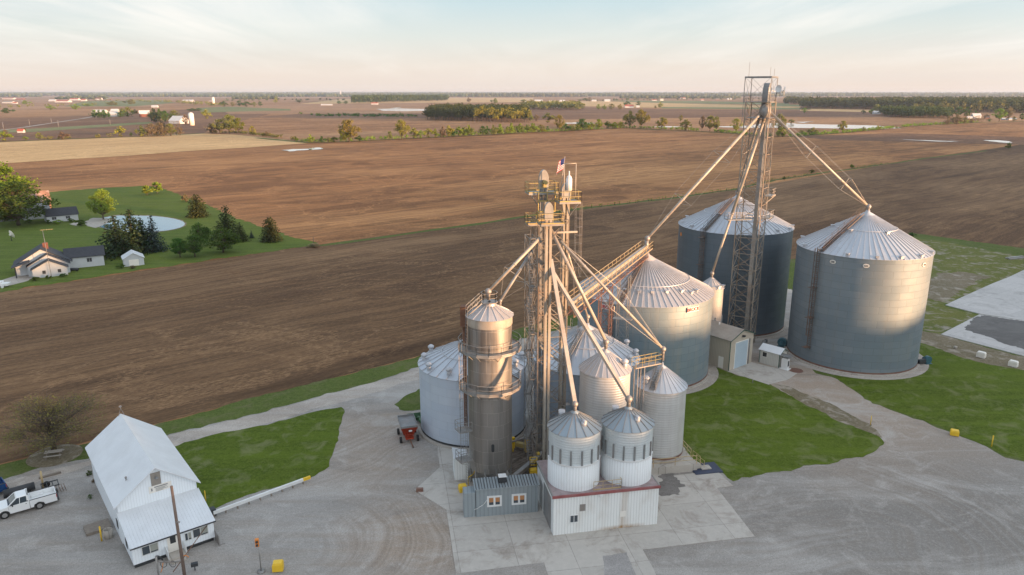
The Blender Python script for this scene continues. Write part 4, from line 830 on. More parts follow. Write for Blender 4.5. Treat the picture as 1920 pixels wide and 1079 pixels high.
# ------------------------------------------------------------------ grain spouts
def valve(mb, c, r=.38):
    c = Vector(c); mb.ball((c.x, c.y, c.z), r, 10); mb.tube(c - Z * (r + .35), c, r * .55, 8)
def spout(label, p, q, r=.2, square=False, group='grain spouts', valve_r=.36, drop=.0, mt='spout', truss=(), name='grain_spout'):
    p, q = Vector(p), Vector(q); t = thing(name, label, 'spout', q, group); mb = MB()
    if square: mb.bar(p, q, r * 2, r * 1.6)
    else: mb.tube(p, q, r, 10)
    L = (q - p).length; d = (q - p).normalized()
    for k in range(1, int(L / 4.)): c = p + d * 4. * k; (mb.bar(c - d * .05, c + d * .05, r * 2.3, r * 1.9) if square else mb.tube(c - d * .06, c + d * .06, r * 1.25, 10))
    mb.build('pipe', M[mt], t)
    mb = MB(); valve(mb, q, valve_r); 
    if drop: mb.tube(q, q - Z * drop, valve_r * .5, 8)
    mb.build('valve', M['galv'], t)
    for f_ in truss:
        c = p.lerp(q, f_); s_ = d.cross(Z).normalized(); u_ = s_.cross(d); mb = MB(); w_ = 1.15
        X4 = [c + (s_ * sx_ + u_ * sy_) * w_ for sx_, sy_ in ((-1, -1), (1, -1), (1, 1), (-1, 1))]
        mb.tube(X4[0], X4[2], .04, 4); mb.tube(X4[1], X4[3], .04, 4); mb.tube(X4[2], X4[3], .03, 4); mb.tube(X4[0], X4[1], .03, 4); mb.build('spreader', M['leg'], t)
    if truss:
        mb = MB(); s_ = d.cross(Z).normalized(); u_ = s_.cross(d); w_ = 1.15; ts = [0.] + list(truss) + [1.]
        for sx_, sy_ in ((-1, -1), (1, -1), (1, 1), (-1, 1)):
            pts = [p] + [p.lerp(q, f_) + (s_ * sx_ + u_ * sy_) * w_ for f_ in truss] + [q]; mb.path(pts, .012, 3)
        mb.build('tension_cable', M['galv'], t)
    return t
JT = Vector((J_[0], J_[1], 22.3))
spout('round white spout falling left from the near tower to the dryer top', AT(1013, 446, 77.6), JT + Vector((-.1, 0, .1)), .17, valve_r=.38, drop=.9)
spout('greyer lower spout from the near tower to the right side of the dryer roof', AT(998, 470, 80.2), Vector((-1.25, 75.8, 21.3)), .17, mt='galv', valve_r=.2, truss=(.5,))
spout('thick spout from the near tower head down to the bin behind the hoppers', AT(1033, 431, 78.3), Vector((F_[0], F_[1], 16.0)), .19, drop=.8)
spout('thin rear spout ending on the half hidden squat bin', AT(1056, 448, 80.), Vector((E_[0], E_[1], 14.6)), .14, mt='spout', drop=.9)
spout('long spout slanting right over the bridge to the railed corrugated bin', AT(1051, 452, 79.), Vector((G_[0], G_[1], 14.0)), .15, drop=1.4, truss=(.52,))
spout('square straight spout dropping to the left hopper', AT(1033, 487, 77.8), Vector((H_[0], H_[1], 12.75)), .2, True, valve_r=.34, drop=.9)
spout('square spout slanting to the right hopper', AT(1037, 512, 78.), Vector((I_[0], I_[1], 12.85)), .2, True, valve_r=.4, drop=.9)
# ------------------------------------------------------------------ conveyor bridge to the wide grey bin
cb = thing('conveyor_bridge', 'covered conveyor bridge with yellow railings from the near tower to the wide grey bin', 'conveyor', (6, 80, 19.4))
c0 = Vector((6.6, 80.6, 18.9)); c1 = Vector((Cc[0] + .1, Cc[1] + .4, 19.35)); d = (c1 - c0).normalized(); s_ = Vector((d.y, -d.x, 0)).normalized(); u_ = s_.cross(d)
mb = MB(); mb.bar(c0 + Z * .6, c1 + Z * .6, .5, .4); mb.build('trough', M['spout'], cb)
mb = MB()
for sg in (-1, 1): mb.bar(c0 + s_ * sg * .55 - Z * .9, c1 + s_ * sg * .55 - Z * .9, .1, .12); mb.bar(c0 + s_ * sg * .55 + Z * .1, c1 + s_ * sg * .55 + Z * .1, .1, .14)
L = (c1 - c0).length; nn = int(L / 1.6)
for k in range(nn):
    a, b_ = c0.lerp(c1, k / nn), c0.lerp(c1, (k + 1) / nn)
    for sg in (-1, 1): o_ = s_ * sg * .55; mb.tube(a + o_ - Z * .9, a + o_ + Z * .1, .035, 4); mb.tube(a + o_ - Z * .9, b_ + o_ + Z * .1, .03, 4)
    mb.tube(a - s_ * .55 - Z * .9, b_ + s_ * .55 - Z * .9, .03, 4)
mb.build('truss', M['brownsteel'], cb)
mb = MB(); mb.ob(c0 + s_ * .3 + Z * .18, c1 - c0, s_ * .62, Z * .06); mb.ob(c0 - s_ * .85 + Z * .18, c1 - c0, s_ * .5, Z * .06); mb.build('walkway', M['galv_dark'], cb)
mb = MB(); rail(mb, [c0 + s_ * .9 + Z * .22, c1 + s_ * .9 + Z * .22, c1 - s_ * .85 + Z * .22, c0 - s_ * .85 + Z * .22], 1.15, .04, step=1.9, toe=True); mb.build('railing', M['cream'], cb)
mb = MB(); mb.tube(c1 - Z * .4 - d * .4, c1 + Z * 1.9 - d * .4, .32, 8); mb.build('discharge', M['galv'], cb)
for lab, f_, in (('rusty lattice trestle under the near end of the conveyor bridge', .40), ('grey lattice trestle in front of the wide grey bin', .63)):
    c = c0.lerp(c1, f_); w_ = .75; C4 = [Vector((c.x, c.y, 0)) + s_ * w_ * a + Vector((d.x, d.y, 0)) * .6 * b_ for a, b_ in ((-1, -1), (1, -1), (1, 1), (-1, 1))]
    if f_ > .5: C4 = [p - Vector((0, 1.2, 0)) for p in C4]
    tr = thing('conveyor_trestle', lab, 'trestle', (c.x, c.y, 0), 'conveyor trestles'); mb = MB(); lattice(mb, C4, [p + Z * (c.z - .9) for p in C4], 10, .07, .035); mb.build('lattice_frame', M['galv'] if f_ > .5 else M['brownsteel'], tr)
    if f_ > .5:
        mb = MB(); q = C4[0] + Z * 12.6 - s_ * .4 - Vector((0, .9, 0)); mb.ob(q, s_ * 2.6, Vector((-s_.y, s_.x, 0)) * -1.0, Z * .08); rail(mb, [q, q + s_ * 2.6], 1., .03); mb.build('platform', M['galv'], tr)
# ------------------------------------------------------------------ far tall lattice tower
ft = thing('lattice_tower', 'tallest lattice elevator tower with dishes and a hoist frame on top, rising above the horizon', 'tower', (41.7, 121.3, 0), 'open lattice elevator towers')
fr = G(1402, 655); fr = Vector((41.1, 119.9, 0)); eR = Vector((.53, .848, 0)).normalized(); eL = Vector((-.848, .53, 0)).normalized(); fa = 3.9
C = [fr, fr + eR * fa, fr + eR * fa + eL * fa, fr + eL * fa]
mb = MB(); lattice(mb, C, [c + Z * 41.5 for c in C], 15, .10, .06); mb.build('lattice_frame', M['ftower'], ft)
cc = fr + eR * fa * .5 + eL * fa * .5
mb = MB()
for p in (fr + eR * 1.2 + eL * .75, ): 
    mb.ob(p, eR * .42, eL * .6, Z * 40.6)
    for z_ in range(3, 40, 3): mb.ob(p - eR * .04 - eL * .04 + Z * z_, eR * .5, eL * .68, Z * .1)
lg = mb.build('elevator_casing', M['galv'], ft)
mb = MB(); p = fr + eR * 1.95 + eL * .75; mb.ob(p, eR * .4, eL * .6, Z * 40.6); mb.build('elevator_casing', M['galv_dark'], ft)
mb = MB(); ladder(mb, fr + eR * 2.6 + eL * .3, fr + eR * 2.6 + eL * .3 + Z * 40, (eR - eL), .5); mb.build('ladder', M['galv_dark'], ft)
hd = fr + eR * 1.75 + eL * 1.1
mb = MB(); head_shape(mb, hd + Z * 40.6, eR, .9, 2.0, 3.9, eL); mb.build('elevator_head', M['galv_dark'], ft)
mb = MB(); c = hd - eR * .9 - eL * .2 + Z * 40.3; mb.lathe(c.x, c.y, [(.05, 41.5), (.55, 41.2), (.9, 40.6), (.95, 39.9), (.75, 39.3), (.3, 39.0)], 16); mb.build('distributor', M['galv'], ft)
mb = MB(); w2 = 3.6; fc = cc + Z * 41.5
K4 = [fc - eR * w2 * .5 - eL * w2 * .5, fc + eR * w2 * .65 - eL * w2 * .5, fc + eR * w2 * .65 + eL * w2 * .65, fc - eR * w2 * .5 + eL * w2 * .65]
K5 = [p + Z * 3.9 for p in K4]
for a, b_ in zip(K4, K5): mb.tube(a, b_, .07, 4); mb.tube(a, a - Z * 3.5, .045, 4)
for i in range(4): mb.bar(K5[i], K5[(i + 1) % 4], .16, .22); mb.tube(K4[i], K4[(i + 1) % 4], .06, 4); mb.tube(K4[i], K5[(i + 1) % 4], .025, 4); mb.tube(K4[(i + 1) % 4], K5[i], .025, 4)
mb.bar((K5[0] + K5[3]) / 2, (K5[1] + K5[2]) / 2, .16, .25); mb.build('hoist_frame', M['galv_dark'], ft)
mb = MB(); mb.ob(fc - eR * 1.7 - eL * 1.7, eR * 3.9, eL * 3.9, Z * .1); q = fc - eR * 1.7 - eL * 1.7 + Z * .1; rail(mb, [q, q + eR * 3.9, q + eR * 3.9 + eL * 3.9, q + eL * 3.9], 1.05, .035, closed=True, step=1.3); mb.build('top_platform', M['galv'], ft)
mb = MB(); q = fr - Z * -39.0 - eR * .4 - eL * .2; mb.ob(q, eR * 4.2, eL * 3.8, Z * .1); mb.build('lower_platform', M['galv_dark'], ft)
for z_, o_, w_ in ((26.3, 0.1, 2.9), (22.6, -.1, 3.4)):
    q = fr + eR * (1.6 + o_) - eL * 1.15 + Z * z_; mb = MB(); mb.ob(q, eR * w_, eL * 1.25, Z * .12); rail(mb, [q + Z * .12, q + eR * w_ + Z * .12, q + eR * w_ + eL * 1.1 + Z * .12], 1.05, .035, step=1.); rail(mb, [q + Z * .12, q + eL * 1.1 + Z * .12], 1.05, .035); mb.tube(q + eR * w_, q + eR * (w_ - 1.2) + eL * 1.2 - Z * 1.3, .05, 4); mb.build('rest_platform', M['spout'], ft)
def dish(mb, c, dr_, r):
    c, dr_ = Vector(c), Vector(dr_).normalized(); a = dr_.cross(Z).normalized(); b_ = dr_.cross(a); k = len(mb.v); rings = [(.02, 0), (.5, .06), (.8, .16), (1., .3)]
    for f_, h_ in rings:
        for i in range(16): t = 2 * pi * i / 16; mb.v.append(tuple(c + dr_ * h_ * r + (a * cos(t) + b_ * sin(t)) * r * f_))
    for j in range(3):
        for i in range(16): i2 = (i + 1) % 16; mb.f.append((k + 16 * j + i, k + 16 * j + i2, k + 16 * (j + 1) + i2, k + 16 * (j + 1) + i)); mb.sm.append(True)
    mb.tube(c - dr_ * .35, c, r * .25, 8)
mb = MB(); dish(mb, K4[0] + Z * 2.1 + Vector((1.2, -.3, 0)), (-.7, -.6, .1), .55); dishm = mb.build('dish', M['white'], ft)
for c_, dr_, r_ in ((K4[1] + Vector((1.0, -.2, 1.7)), (.95, -.3, 0), .85), (K4[1] + Vector((.35, -.3, 1.5)), (.95, -.3, 0), .75), (cc + Vector((.8, -1.4, 43.5)), (-.2, -1, 0), .38)):
    mb = MB(); dish(mb, c_, dr_, r_); mb.tube(c_, K4[1] + Z * 1.5, .05, 4); mb.build('dish', M['white'], ft)
mb = MB()
for p, h_ in ((K5[0] + (K5[1] - K5[0]) * .35, 1.3), (K5[3] + (K5[2] - K5[3]) * .5, 2.4), (K5[1] + (K5[2] - K5[1]) * .3, 1.6)): mb.tube(p, p + Z * h_, .03, 4)
mb.build('antenna', M['galv_dark'], ft)
hub = hd - eR * .9 - eL * .2
spout('long round spout running down left from the tallest tower to the wide grey bin', hub + Z * 39.9 + Vector((-.5, 0, 0)), Vector((Cc[0], Cc[1], 21.2)), .21, truss=(.36, .70), drop=1.6, valve_r=.45)
spout('long round spout running down right from the tallest tower to the sunlit bin', hub + Z * 40.0 + Vector((.8, 0, 0)), Vector((A[0], A[1], 25.2)), .21, truss=(.42, .76), drop=.8, valve_r=.45)
spout('dark steep spout from the tallest tower to the bin right behind it', hub + Z * 39.3 + Vector((-.6, .6, 0)), Vector((Bb[0] - .1, Bb[1], 25.0)), .2, mt='galv', truss=(.4,), drop=.7, valve_r=.4)
m1 = AT(1373, 401, 119.3)
spout('bent spout leaning on the tallest tower, upper run to the small side platform', hub + Z * 39.0, m1, .25, mt='leg', valve_r=.3)
spout('lower run of the bent spout, ending on the small silver bin behind the shed', m1, Vector((K_[0], K_[1], 13.6)), .2, valve_r=.38, drop=.5)
sp_ = thing('service_platform', 'small railed platform at the bend of the spout left of the tallest tower', 'platform', m1 - Z * .8); mb = MB(); q = m1 + Vector((-.9, -.9, -1.)); mb.ob(q, (4.2, .6, 0), (-.15, 1.5, 0), Z * .1); mb.build('deck', M['galv'], sp_)
mb = MB(); rail(mb, [q, q + Vector((4.2, .6, 0)), q + Vector((4.05, 2.1, 0)), q + Vector((-.15, 1.5, 0))], 1.05, .035, closed=True); mb.build('railing', M['leg'], sp_)
# ------------------------------------------------------------------ buildings
def gable(t, o, ax, ay, w_, d_, he, hr, wall, roof, over=.25, th=.10, rname='roof', fascia=None, ridge_along='y', wname='wall'):
    """gable end along ax (width w_), ridge runs along ay (depth d_)"""
    o, ax, ay = Vector(o), Vector(ax), Vector(ay); mb = MB()
    mb.ext([(0, 0), (w_, 0), (w_, he), (w_ / 2, hr), (0, he)], o, ax, Z, ay * d_); wo = mb.build(wname, M[wall], t)
    sl_ = (hr - he) / (w_ / 2); mb = MB()
    prof = [(-over, he - over * sl_ + .02), (w_ / 2, hr + .02), (w_ + over, he - over * sl_ + .02), (w_ + over, he - over * sl_ + th), (w_ / 2, hr + th + .02), (-over, he - over * sl_ + th)]
    mb.ext(prof, o - ay * over, ax, Z, ay * (d_ + 2 * over)); r = mb.build(rname, M[roof], t)
    if fascia:
        mb = MB(); mb.ext([(-over - .01, he - over * sl_ - .03), (w_ / 2, hr - .04), (w_ + over + .01, he - over * sl_ - .03), (w_ + over + .01, he - over * sl_ + th * .9), (w_ / 2, hr + th * .9), (-over - .01, he - over * sl_ + th * .9)], o - ay * (over + .03), ax, Z, ay * .03); mb.build('fascia', M[fascia], r)
    return wo, r
M['tanroof'] = paint('tan_metal_roof', (.34, .31, .27), .5, .1, .25, .6, (.2, .15, .12), .4, .6)
E38 = radians(38.3); sx_ = Vector((cos(E38), sin(E38), 0)); sy_ = Vector((-sin(E38), cos(E38), 0)); S0 = Vector((34.61, 109.42, 0))
sh = thing('machine_shed', 'tan ribbed shed with a tall pale blue roll-up door next to the wide grey bin', 'shed', S0)
gable(sh, S0, sx_, sy_, 6.15, 6.6, 5.1, 6.3, 'tanwall', 'tanroof', .25, .12, fascia='green_t')
mb = MB(); mb.ob(S0 + sx_ * 1.35 - sy_ * .06 + Z * .05, sx_ * 3.3, sy_ * .04, Z * 4.3); dd = mb.build('roller_door', M['doorblue'], sh)
mb = MB()
for x_ in (1.2, 4.65): mb.ob(S0 + sx_ * x_ - sy_ * .08, sx_ * .15, sy_ * .07, Z * 4.5)
mb.ob(S0 + sx_ * 1.2 - sy_ * .08 + Z * 4.35, sx_ * 3.6, sy_ * .07, Z * .15); mb.build('door_frame', M['signwhite'], dd)
mb = MB(); mb.ob(S0 + sx_ * 4.9 - sy_ * .1, sx_ * .35, sy_ * .09, Z * 4.4); mb.build('door_frame', M['galv_dark'], dd)
mb = MB(); mb.box(*(S0 + sx_ * 3.1 - sy_ * .25)[:2], 5.15, .4, .4, .25, E38); mb.build('lamp', M['dark'], sh)
mb = MB(); c = S0 + sx_ * 2.6 + sy_ * 4.2; mb.tube((c.x, c.y, 5.9), (c.x, c.y, 6.6), .12, 8); mb.build('roof_vent', M['white'], sh)
mb = MB(); mb.ob(S0 - sx_ * .04 - sy_ * .04, sx_ * .1, sy_ * .1, Z * 5.0); mb.build('corner_trim', M['green_t'], sh)
mb = MB(); mb.ob(S0 - sx_ * .03 + sy_ * 1.1 + Z * .1, sy_ * .95, sx_ * .02, Z * 1.9); mb.build('side_door', M['signwhite'], sh)
slab('concrete_drive', [(1364, 697), (1409, 680), (1440, 688), (1500, 697), (1478, 712), (1441, 722)], M['pad'], .05, .005)
am = radians(-47.4); mx = Vector((cos(am), sin(am), 0)); my = Vector((-sin(am), cos(am), 0)); M0 = Vector((40.72, 113.3, 0))
sm_ = thing('small_shed', 'small pale shed with dark green trim and one dark window between the two big bins', 'shed', M0)
gable(sm_, M0 + my * 0 + Vector((0, 0, 0)) + mx * 3.5, my, -mx, 2.3, 3.5, 2.35, 3.0, 'shedwall', 'whiteroof', .18, .08, fascia='green_t')
wall_window(sm_, M0 + mx * .55 + Z * 1.25, mx, Z, .75, .75, -my, 'signwhite', 'dark', 1, .04)
for x_ in (0, 3.42): mb = MB(); mb.ob(M0 + mx * x_ - my * .04, mx * .1, my * .06, Z * 2.3); mb.build('corner_trim', M['green_t'], sm_)
cbx = M0 + mx * 4.4 + my * .3
pc_ = thing('control_cabinet', 'white electrical cabinet under a small grey canopy beside the small shed', 'cabinet', cbx)
mb = MB(); mb.box(cbx.x, cbx.y, 0, 1.5, 1.2, .15, am); mb.box(cbx.x, cbx.y, .15, 1.0, .75, 1.75, am); mb.build('body', M['white'], pc_)
mb = MB(); mb.box(cbx.x, cbx.y, 2.25, 1.9, 1.3, .07, am); [mb.box(*(cbx + mx * a + my * b_)[:2], 1.9, .06, .06, .36, am) for a in (-.45, .45) for b_ in (-.3, .3)]; mb.build('canopy', M['galv_dark'], pc_)
mb = MB(); mb.ob(cbx + mx * .51 - my * .2 + Z * .6, my * .4, mx * .02, Z * .9); mb.build('panel_window', M['dark'], pc_)
mt_ = cbx + mx * 1.6 + my * .6; mb = MB(); mb.lathe(mt_.x, mt_.y, [(1.1, .07), (.01, .075)], 20, sm=False); struct('mulch_patch', mb, M['brownsteel'])
# blue-grey control shed
a9 = radians(8.9); vx = Vector((cos(a9), sin(a9), 0)); vy = Vector((-sin(a9), cos(a9), 0)); V0 = Vector((-3.74, 67.7, 0)); VW = 6.55; VD = 1.7
cs = thing('control_shed', 'low blue-grey ribbed shed with two white framed windows below the dryer', 'shed', V0)
mb = MB(); mb.ob(V0, vx * VW, vy * VD, Z * 3.2); mb.build('wall', M['bluewall'], cs)
mb = MB(); mb.ext([(-.15, 3.22), (VD + .15, 3.42), (VD + .15, 3.55), (-.15, 3.35)], V0 - vx * .15, vy, Z, vx * (VW + .3)); rf = mb.build('roof', M['bluewall'], cs)
mb = MB()
for k in range(22): mb.ob(V0 + vx * (k * .305) - vy * .13 + Z * 3.35, vx * .06, vy * (VD + .26) + Z * .2, Z * .06)
mb.build('roof_rib', M['dark'], rf)
for x_ in (1.35, 3.95):
    f = wall_window(cs, V0 + vx * x_ + Z * 1.35, vx, Z, 1.15, .85, -vy, 'white', 'glass', 2, .2)
    mb = MB(); mb.ob(V0 + vx * (x_ + .02) + Z * 1.68 - vy * .045, vx * 1.1, vy * .02, Z * .5); mb.build('blind', M['amber'], f)
mb = MB(); q = V0 - vx * 1.25 - vy * -.1; mb.ob(q, vx * 1.2, vy * 1.4, Z * 2.85); mb.build('annex', M['bluewall'], cs)
mb = MB(); q = V0 + vx * 2.9 + vy * .95; mb.box(q.x, q.y, 3.5, .8, .7, .6, a9); ac = mb.build('air_conditioner', M['dark'], cs); mb = MB(); mb.box(q.x, q.y, 4.1, .84, .74, .05, a9); mb.lathe(q.x, q.y, [(.28, 4.17), (.1, 4.16)], 12, sm=False); mb.build('lid', M['white'], ac)
mb = MB(); mb.path([V0 + vx * 1.15 + Z * 2.0 - vy * .06, V0 + vx * .75 + Z * 1.5 - vy * .06, V0 + vx * .1 + Z * 1.1 - vy * .06, V0 - vx * .2 + Z * 1.0 - vy * .06], .035, 5); mb.build('conduit', M['white'], cs)
# white cabinet left of the dryer
g = G(853, 902); wc = thing('electrical_shed', 'narrow white ribbed cabinet shed left of the dryer foot', 'shed', g)
ww = g + Vector((.05, 0, 0)); 
mb = MB(); mb.ext([(0, 0), (1.55, 0), (1.55, 2.35), (0, 2.75)], g, vx, Z, vy * 2.6); mb.build('wall', M['whitewall'], wc)
mb = MB(); mb.ext([(-.1, 2.78), (1.65, 2.33), (1.65, 2.42), (-.1, 2.87)], g - vy * .1, vx, Z, vy * 2.8); mb.build('roof', M['whiteroof'], wc)
# yellow things near the dryer
def yel_box(label, px_, sx, sy, sz, rot, key='yellow_b', name='utility_box', cat='box', lift=.1, taper=.0):
    p = G(*px_); t = thing(name, label, cat, p, None); mb = MB(); mb.box(p.x, p.y, .0, sx * .8, sy * .8, lift + .02, rot); mb.build('base', M['galv_dark'], t)
    e_, f_ = Vector((cos(rot), sin(rot), 0)), Vector((-sin(rot), cos(rot), 0)); mb = MB()
    vs = []
    for z_, k in ((lift, 1.), (lift + sz * .75, 1.), (lift + sz, .82)):
        vs += [p + e_ * sx / 2 * a * k + f_ * sy / 2 * b_ * k + Z * z_ for a, b_ in ((-1, -1), (1, -1), (1, 1), (-1, 1))]
    mb.faces(vs, [(3, 2, 1, 0), (8, 9, 10, 11)] + [(4 * j + i, 4 * j + (i + 1) % 4, 4 * (j + 1) + (i + 1) % 4, 4 * (j + 1) + i) for j in range(2) for i in range(4)]); mb.build('box', M[key], t); return t
yel_box('squarish yellow box lying by the west end of the blue-grey shed', (868, 922), .9, .8, .75, .3)
yel_box('yellow utility box standing on the gravel bottom left of the apron', (522, 1070), .95, .75, .85, .15)
yel_box('yellow utility box on the lawn edge beside the gravel bend', (1789, 817), 1.0, .75, .7, -.5)
yel_box('cream block left of its pair, beside the pale slab', (1839, 671), 1.25, .8, .95, -.9, 'signwhite', 'concrete_block', 'block')
yel_box('cream block nearest the right frame edge beside the pale slab', (1899, 688), 1.25, .8, .95, -.9, 'signwhite', 'concrete_block', 'block')
yel_box('small tan stone left of the two cream blocks', (1791, 654), .5, .4, .35, .4, 'concrete', 'stone', 'stone')
mb = MB(); p = G(878, 912); mb.path([p, p + Z * 1.1, p + Vector((.6, .3, 1.35)), p + Vector((.9, .6, 2.3))], .05, 5); tag(mb.build('yellow_handrail', M['yellow_b'], None, p), 'bent yellow handrail between the small white cabinet shed and the blue-grey shed', 'handrail')
# conveyor and pit machinery between dryer and near tower
def machine(label, px0, px1, w_, z0_, z1_, key, name, cat):
    p, q = G(*px0), G(*px1); p.z, q.z = z0_, z1_; t = thing(name, label, cat, (p.x, p.y, 0)); mb = MB(); mb.bar(p, q, w_, w_ * .9); mb.build('trough', M[key], t)
    mb = MB(); mb.tube((p.x, p.y, 0), p, .08, 5); mb.tube((q.x, q.y, 0), q, .08, 5); mb.build('leg', M['galv_dark'], t); return t
machine('grey inclined conveyor running low between the dryer and the near tower', (960, 905), (1018, 868), .5, .5, 1.3, 'galv', 'conveyor', 'conveyor')
machine('thin grey conveyor behind the dryer foot', (955, 855), (1012, 845), .18, 1.8, 2.2, 'galv', 'conveyor_tube', 'conveyor')
machine('yellow cross conveyor on the ground behind the dryer', (968, 842), (993, 850), .55, .7, .9, 'yellow', 'cross_conveyor', 'conveyor')
g = G(1000, 893); yc = thing('access_ladder', 'yellow caged stand in front of the near tower foot', 'ladder', g); mb = MB(); mb.box(g.x, g.y, .4, .9, .7, .5, .2); q = g + Vector((-.4, -.3, .9)); rail(mb, [q, q + Vector((.8, 0, 0)), q + Vector((.8, .7, 0)), q + Vector((0, .7, 0))], 1.3, .05, closed=True, step=.8); mb.build('cage', M['yellow_b'], yc)
g = G(988, 848); mb = MB(); mb.box(g.x, g.y, 0, .5, .5, 2.0, .2); tag(mb.build('motor_guard', M['yellow_b'], None, g), 'upright yellow guard behind the dryer foot', 'guard')
g = G(1008, 872); mb = MB(); mb.box(g.x, g.y, 0, .45, .45, 1.6, .2); tag(mb.build('motor_guard', M['yellow_b'], None, g), 'upright yellow guard at the near tower foot', 'guard')
g = G(962, 848); mb = MB(); mb.box(g.x, g.y, 0.6, .4, .4, 1.4, .2); mb.tube(g, g + Z * .65, .1, 6); tag(mb.build('gear_box', M['yellow_b'], None, g), 'yellow gearbox just right of the dryer drum foot', 'gearbox')
slab('dark_pit', [(975, 905), (1000, 897), (1016, 905), (1008, 918), (985, 920)], M['brownsteel'], .1, .0)
# posts
def post(label, px_, h_, r=.07, key='yellow_b', name='marker_post', cat='post', lean=(0, 0)):
    p = G(*px_); mb = MB(); mb.tube(p, p + Vector((lean[0], lean[1], h_)), r, 8); mb.ball((p.x + lean[0], p.y + lean[1], h_), r, 8); return tag(mb.build(name, M[key], None, p), label, cat)
post('thin yellow marker post on the left side of the road to the bins', (1632, 797), 1.3, .05)
post('yellow marker post at the lawn edge near the right frame edge', (1859, 838), 1.5, .07)
post('faded yellow bollard behind the white pickup bed', (81.5, 915), 2.0, .11, 'cream', 'bollard', 'bollard')
post('yellow bollard beside the barn west wall', (191, 1015), 1.6, .08, 'yellow_b', 'bollard', 'bollard')
post('short yellow post at the corner between lean-to and lawn', (386, 941), 1.3, .06)
post('small pale green pipe standing on the lawn corner near the concrete drive', (1411, 719), .7, .06, 'galv')
post('thin dark post at the yard corner by the field', (588, 459), 2.2, .08, 'dark')
# ------------------------------------------------------------------ white barn with lean-to office
be = Vector((.786, .618, 0)).normalized(); bn = Vector((-be.y, be.x, 0)); B0 = Vector((-35.24, 59.11, 0)); BW = 7.35
bt = thing('feed_barn', 'white steel-clad barn with a steep white roof and low front office wing', 'barn', B0)
gable(bt, B0 + bn * 5, be, bn, BW, 15.3, 4.35, 7.1, 'barnwall', 'whiteroof', .35, .14)
mb = MB(); mb.ext([(-.3, 2.22), (0, 2.3), (5.0, 3.42), (5.0, 3.52), (0, 2.42), (-.3, 2.34)], B0 - be * .15, bn, Z, be * (BW + .3)); lr = mb.build('office_roof', M['whiteroof'], bt)
mb = MB()
for k in range(26): mb.ob(B0 + be * (k * .296 - .05) + Z * 2.36 - bn * .28, be * .035, bn * 5.25 + Z * 1.15, Z * .03)
mb.build('roof_rib', M['whiteroof'], lr)
mb = MB(); mb.ob(B0 - be * .17 - bn * .33 + Z * 2.2, be * (BW + .34), bn * .03, Z * .14); mb.build('gutter', M['dark'], lr)
mb = MB(); mb.ext([(0, .42), (5.0, .42), (5.0, 3.38), (0, 2.28)], B0, bn, Z, be * BW); ow = mb.build('office_wall', M['barnwall'], bt)
mb = MB(); mb.ob(B0 + be * .1 + bn * .12, be * (BW - .2), bn * 4.8, Z * .42); mb.build('skirting', M['dark'], bt)
for x_, w_, h_, pn in ((.85, 1.35, .85, 'blind'), (4.65, .55, .75, 'blind'), (5.4, 1.35, .85, 'blind')):
    f = wall_window(bt, B0 + be * x_ + Z * 1.12, be, Z, w_, h_, -bn, 'white', 'blind', 2, .06)
    mb = MB(); mb.ob(B0 + be * (x_ + .03) + Z * 1.13 - bn * .035, be * (w_ - .06), bn * .012, Z * .12); mb.ob(B0 + be * (x_ + .03) + Z * 1.25 - bn * .035, be * (w_ / 2 - .07), bn * .01, Z * (h_ - .16)); mb.build('glass', M['glass'], f)
mb = MB(); mb.ob(B0 + be * 3.05 - bn * .04 + Z * .45, be * .95, bn * .04, Z * 1.78); dr_ = mb.build('door', M['signwhite'], bt); mb = MB(); mb.ob(B0 + be * 3.3 - bn * .06 + Z * 1.35, be * .5, bn * .02, Z * .7); mb.build('door_glass', M['dark'], dr_)
mb = MB(); mb.ob(B0 + be * 2.85 - bn * 1.15, be * 1.5, bn * 1.13, Z * .42); mb.ob(B0 + be * 2.95 - bn * 1.5, be * 1.3, bn * .34, Z * .2); st = mb.build('doorstep', M['concrete'], bt)
for x_ in (2.78, 4.37): mb = MB(); mb.ob(B0 + be * x_ - bn * 1.15 + Z * .4, be * .07, bn * 1.1, Z * .85); mb.build('step_side', M['white'], st)
mb = MB(); mb.ob(B0 + bn * 4.95 + be * (BW / 2 - .45) + Z * 5.15, be * .9, bn * .04, Z * 1.45); mb.build('loft_door', M['tanroof'], bt)
mb = MB(); c = B0 + bn * 4.9 + be * (BW / 2) + Z * 6.25; mb.tube(c, c - bn * .35, .04, 5); mb.lathe((c - bn * .4).x, (c - bn * .4).y, [(.04, c.z + .1), (.22, c.z - .05)], 10); mb.build('lamp', M['galv_dark'], bt)
mb = MB(); so_ = B0 + bn * 4.93 + be * (BW / 2 - .75) + Z * 4.5; mb.ob(so_ , be * 2.1, bn * .05, Z * .72); sg_ = mb.build('sign', M['signwhite'], bt)
mb = MB(); mb.ob(so_ + be * .5 + Z * .50 - bn * .02, be * 1.25, bn * .015, Z * .10)
for k, l_ in enumerate((1.1, .9, 1.15, .7)): mb.ob(so_ + be * .6 + Z * (.38 - .1 * k) - bn * .02, be * l_, bn * .015, Z * .035)
mb.ob(so_ + be * .2 + Z * .2 - bn * .02, be * .12, bn * .015, Z * .3); mb.build('sign_lines', M['galv_dark'], sg_)
mb = MB(); c = B0 + bn * 20.1 + be * BW / 2 + Z * 7.2
for a in (-.3, .3): mb.tube(c + be * a, c + Z * .9, .03, 4)
mb.tube(c + Z * .9, c + Z * 1.2, .03, 4); dish(mb, c + Z * 1.1, (.2, -.5, .8), .16); mb.build('roof_antenna', M['galv_dark'], bt)
mb = MB(); c = B0 + bn * 7.2 + be * 1.4 + Z * 5.3; mb.tube(c, c + Z * .5, .06, 6); mb.ball((c.x, c.y, c.z + .55), .12); mb.build('vent_pipe', M['galv'], bt)
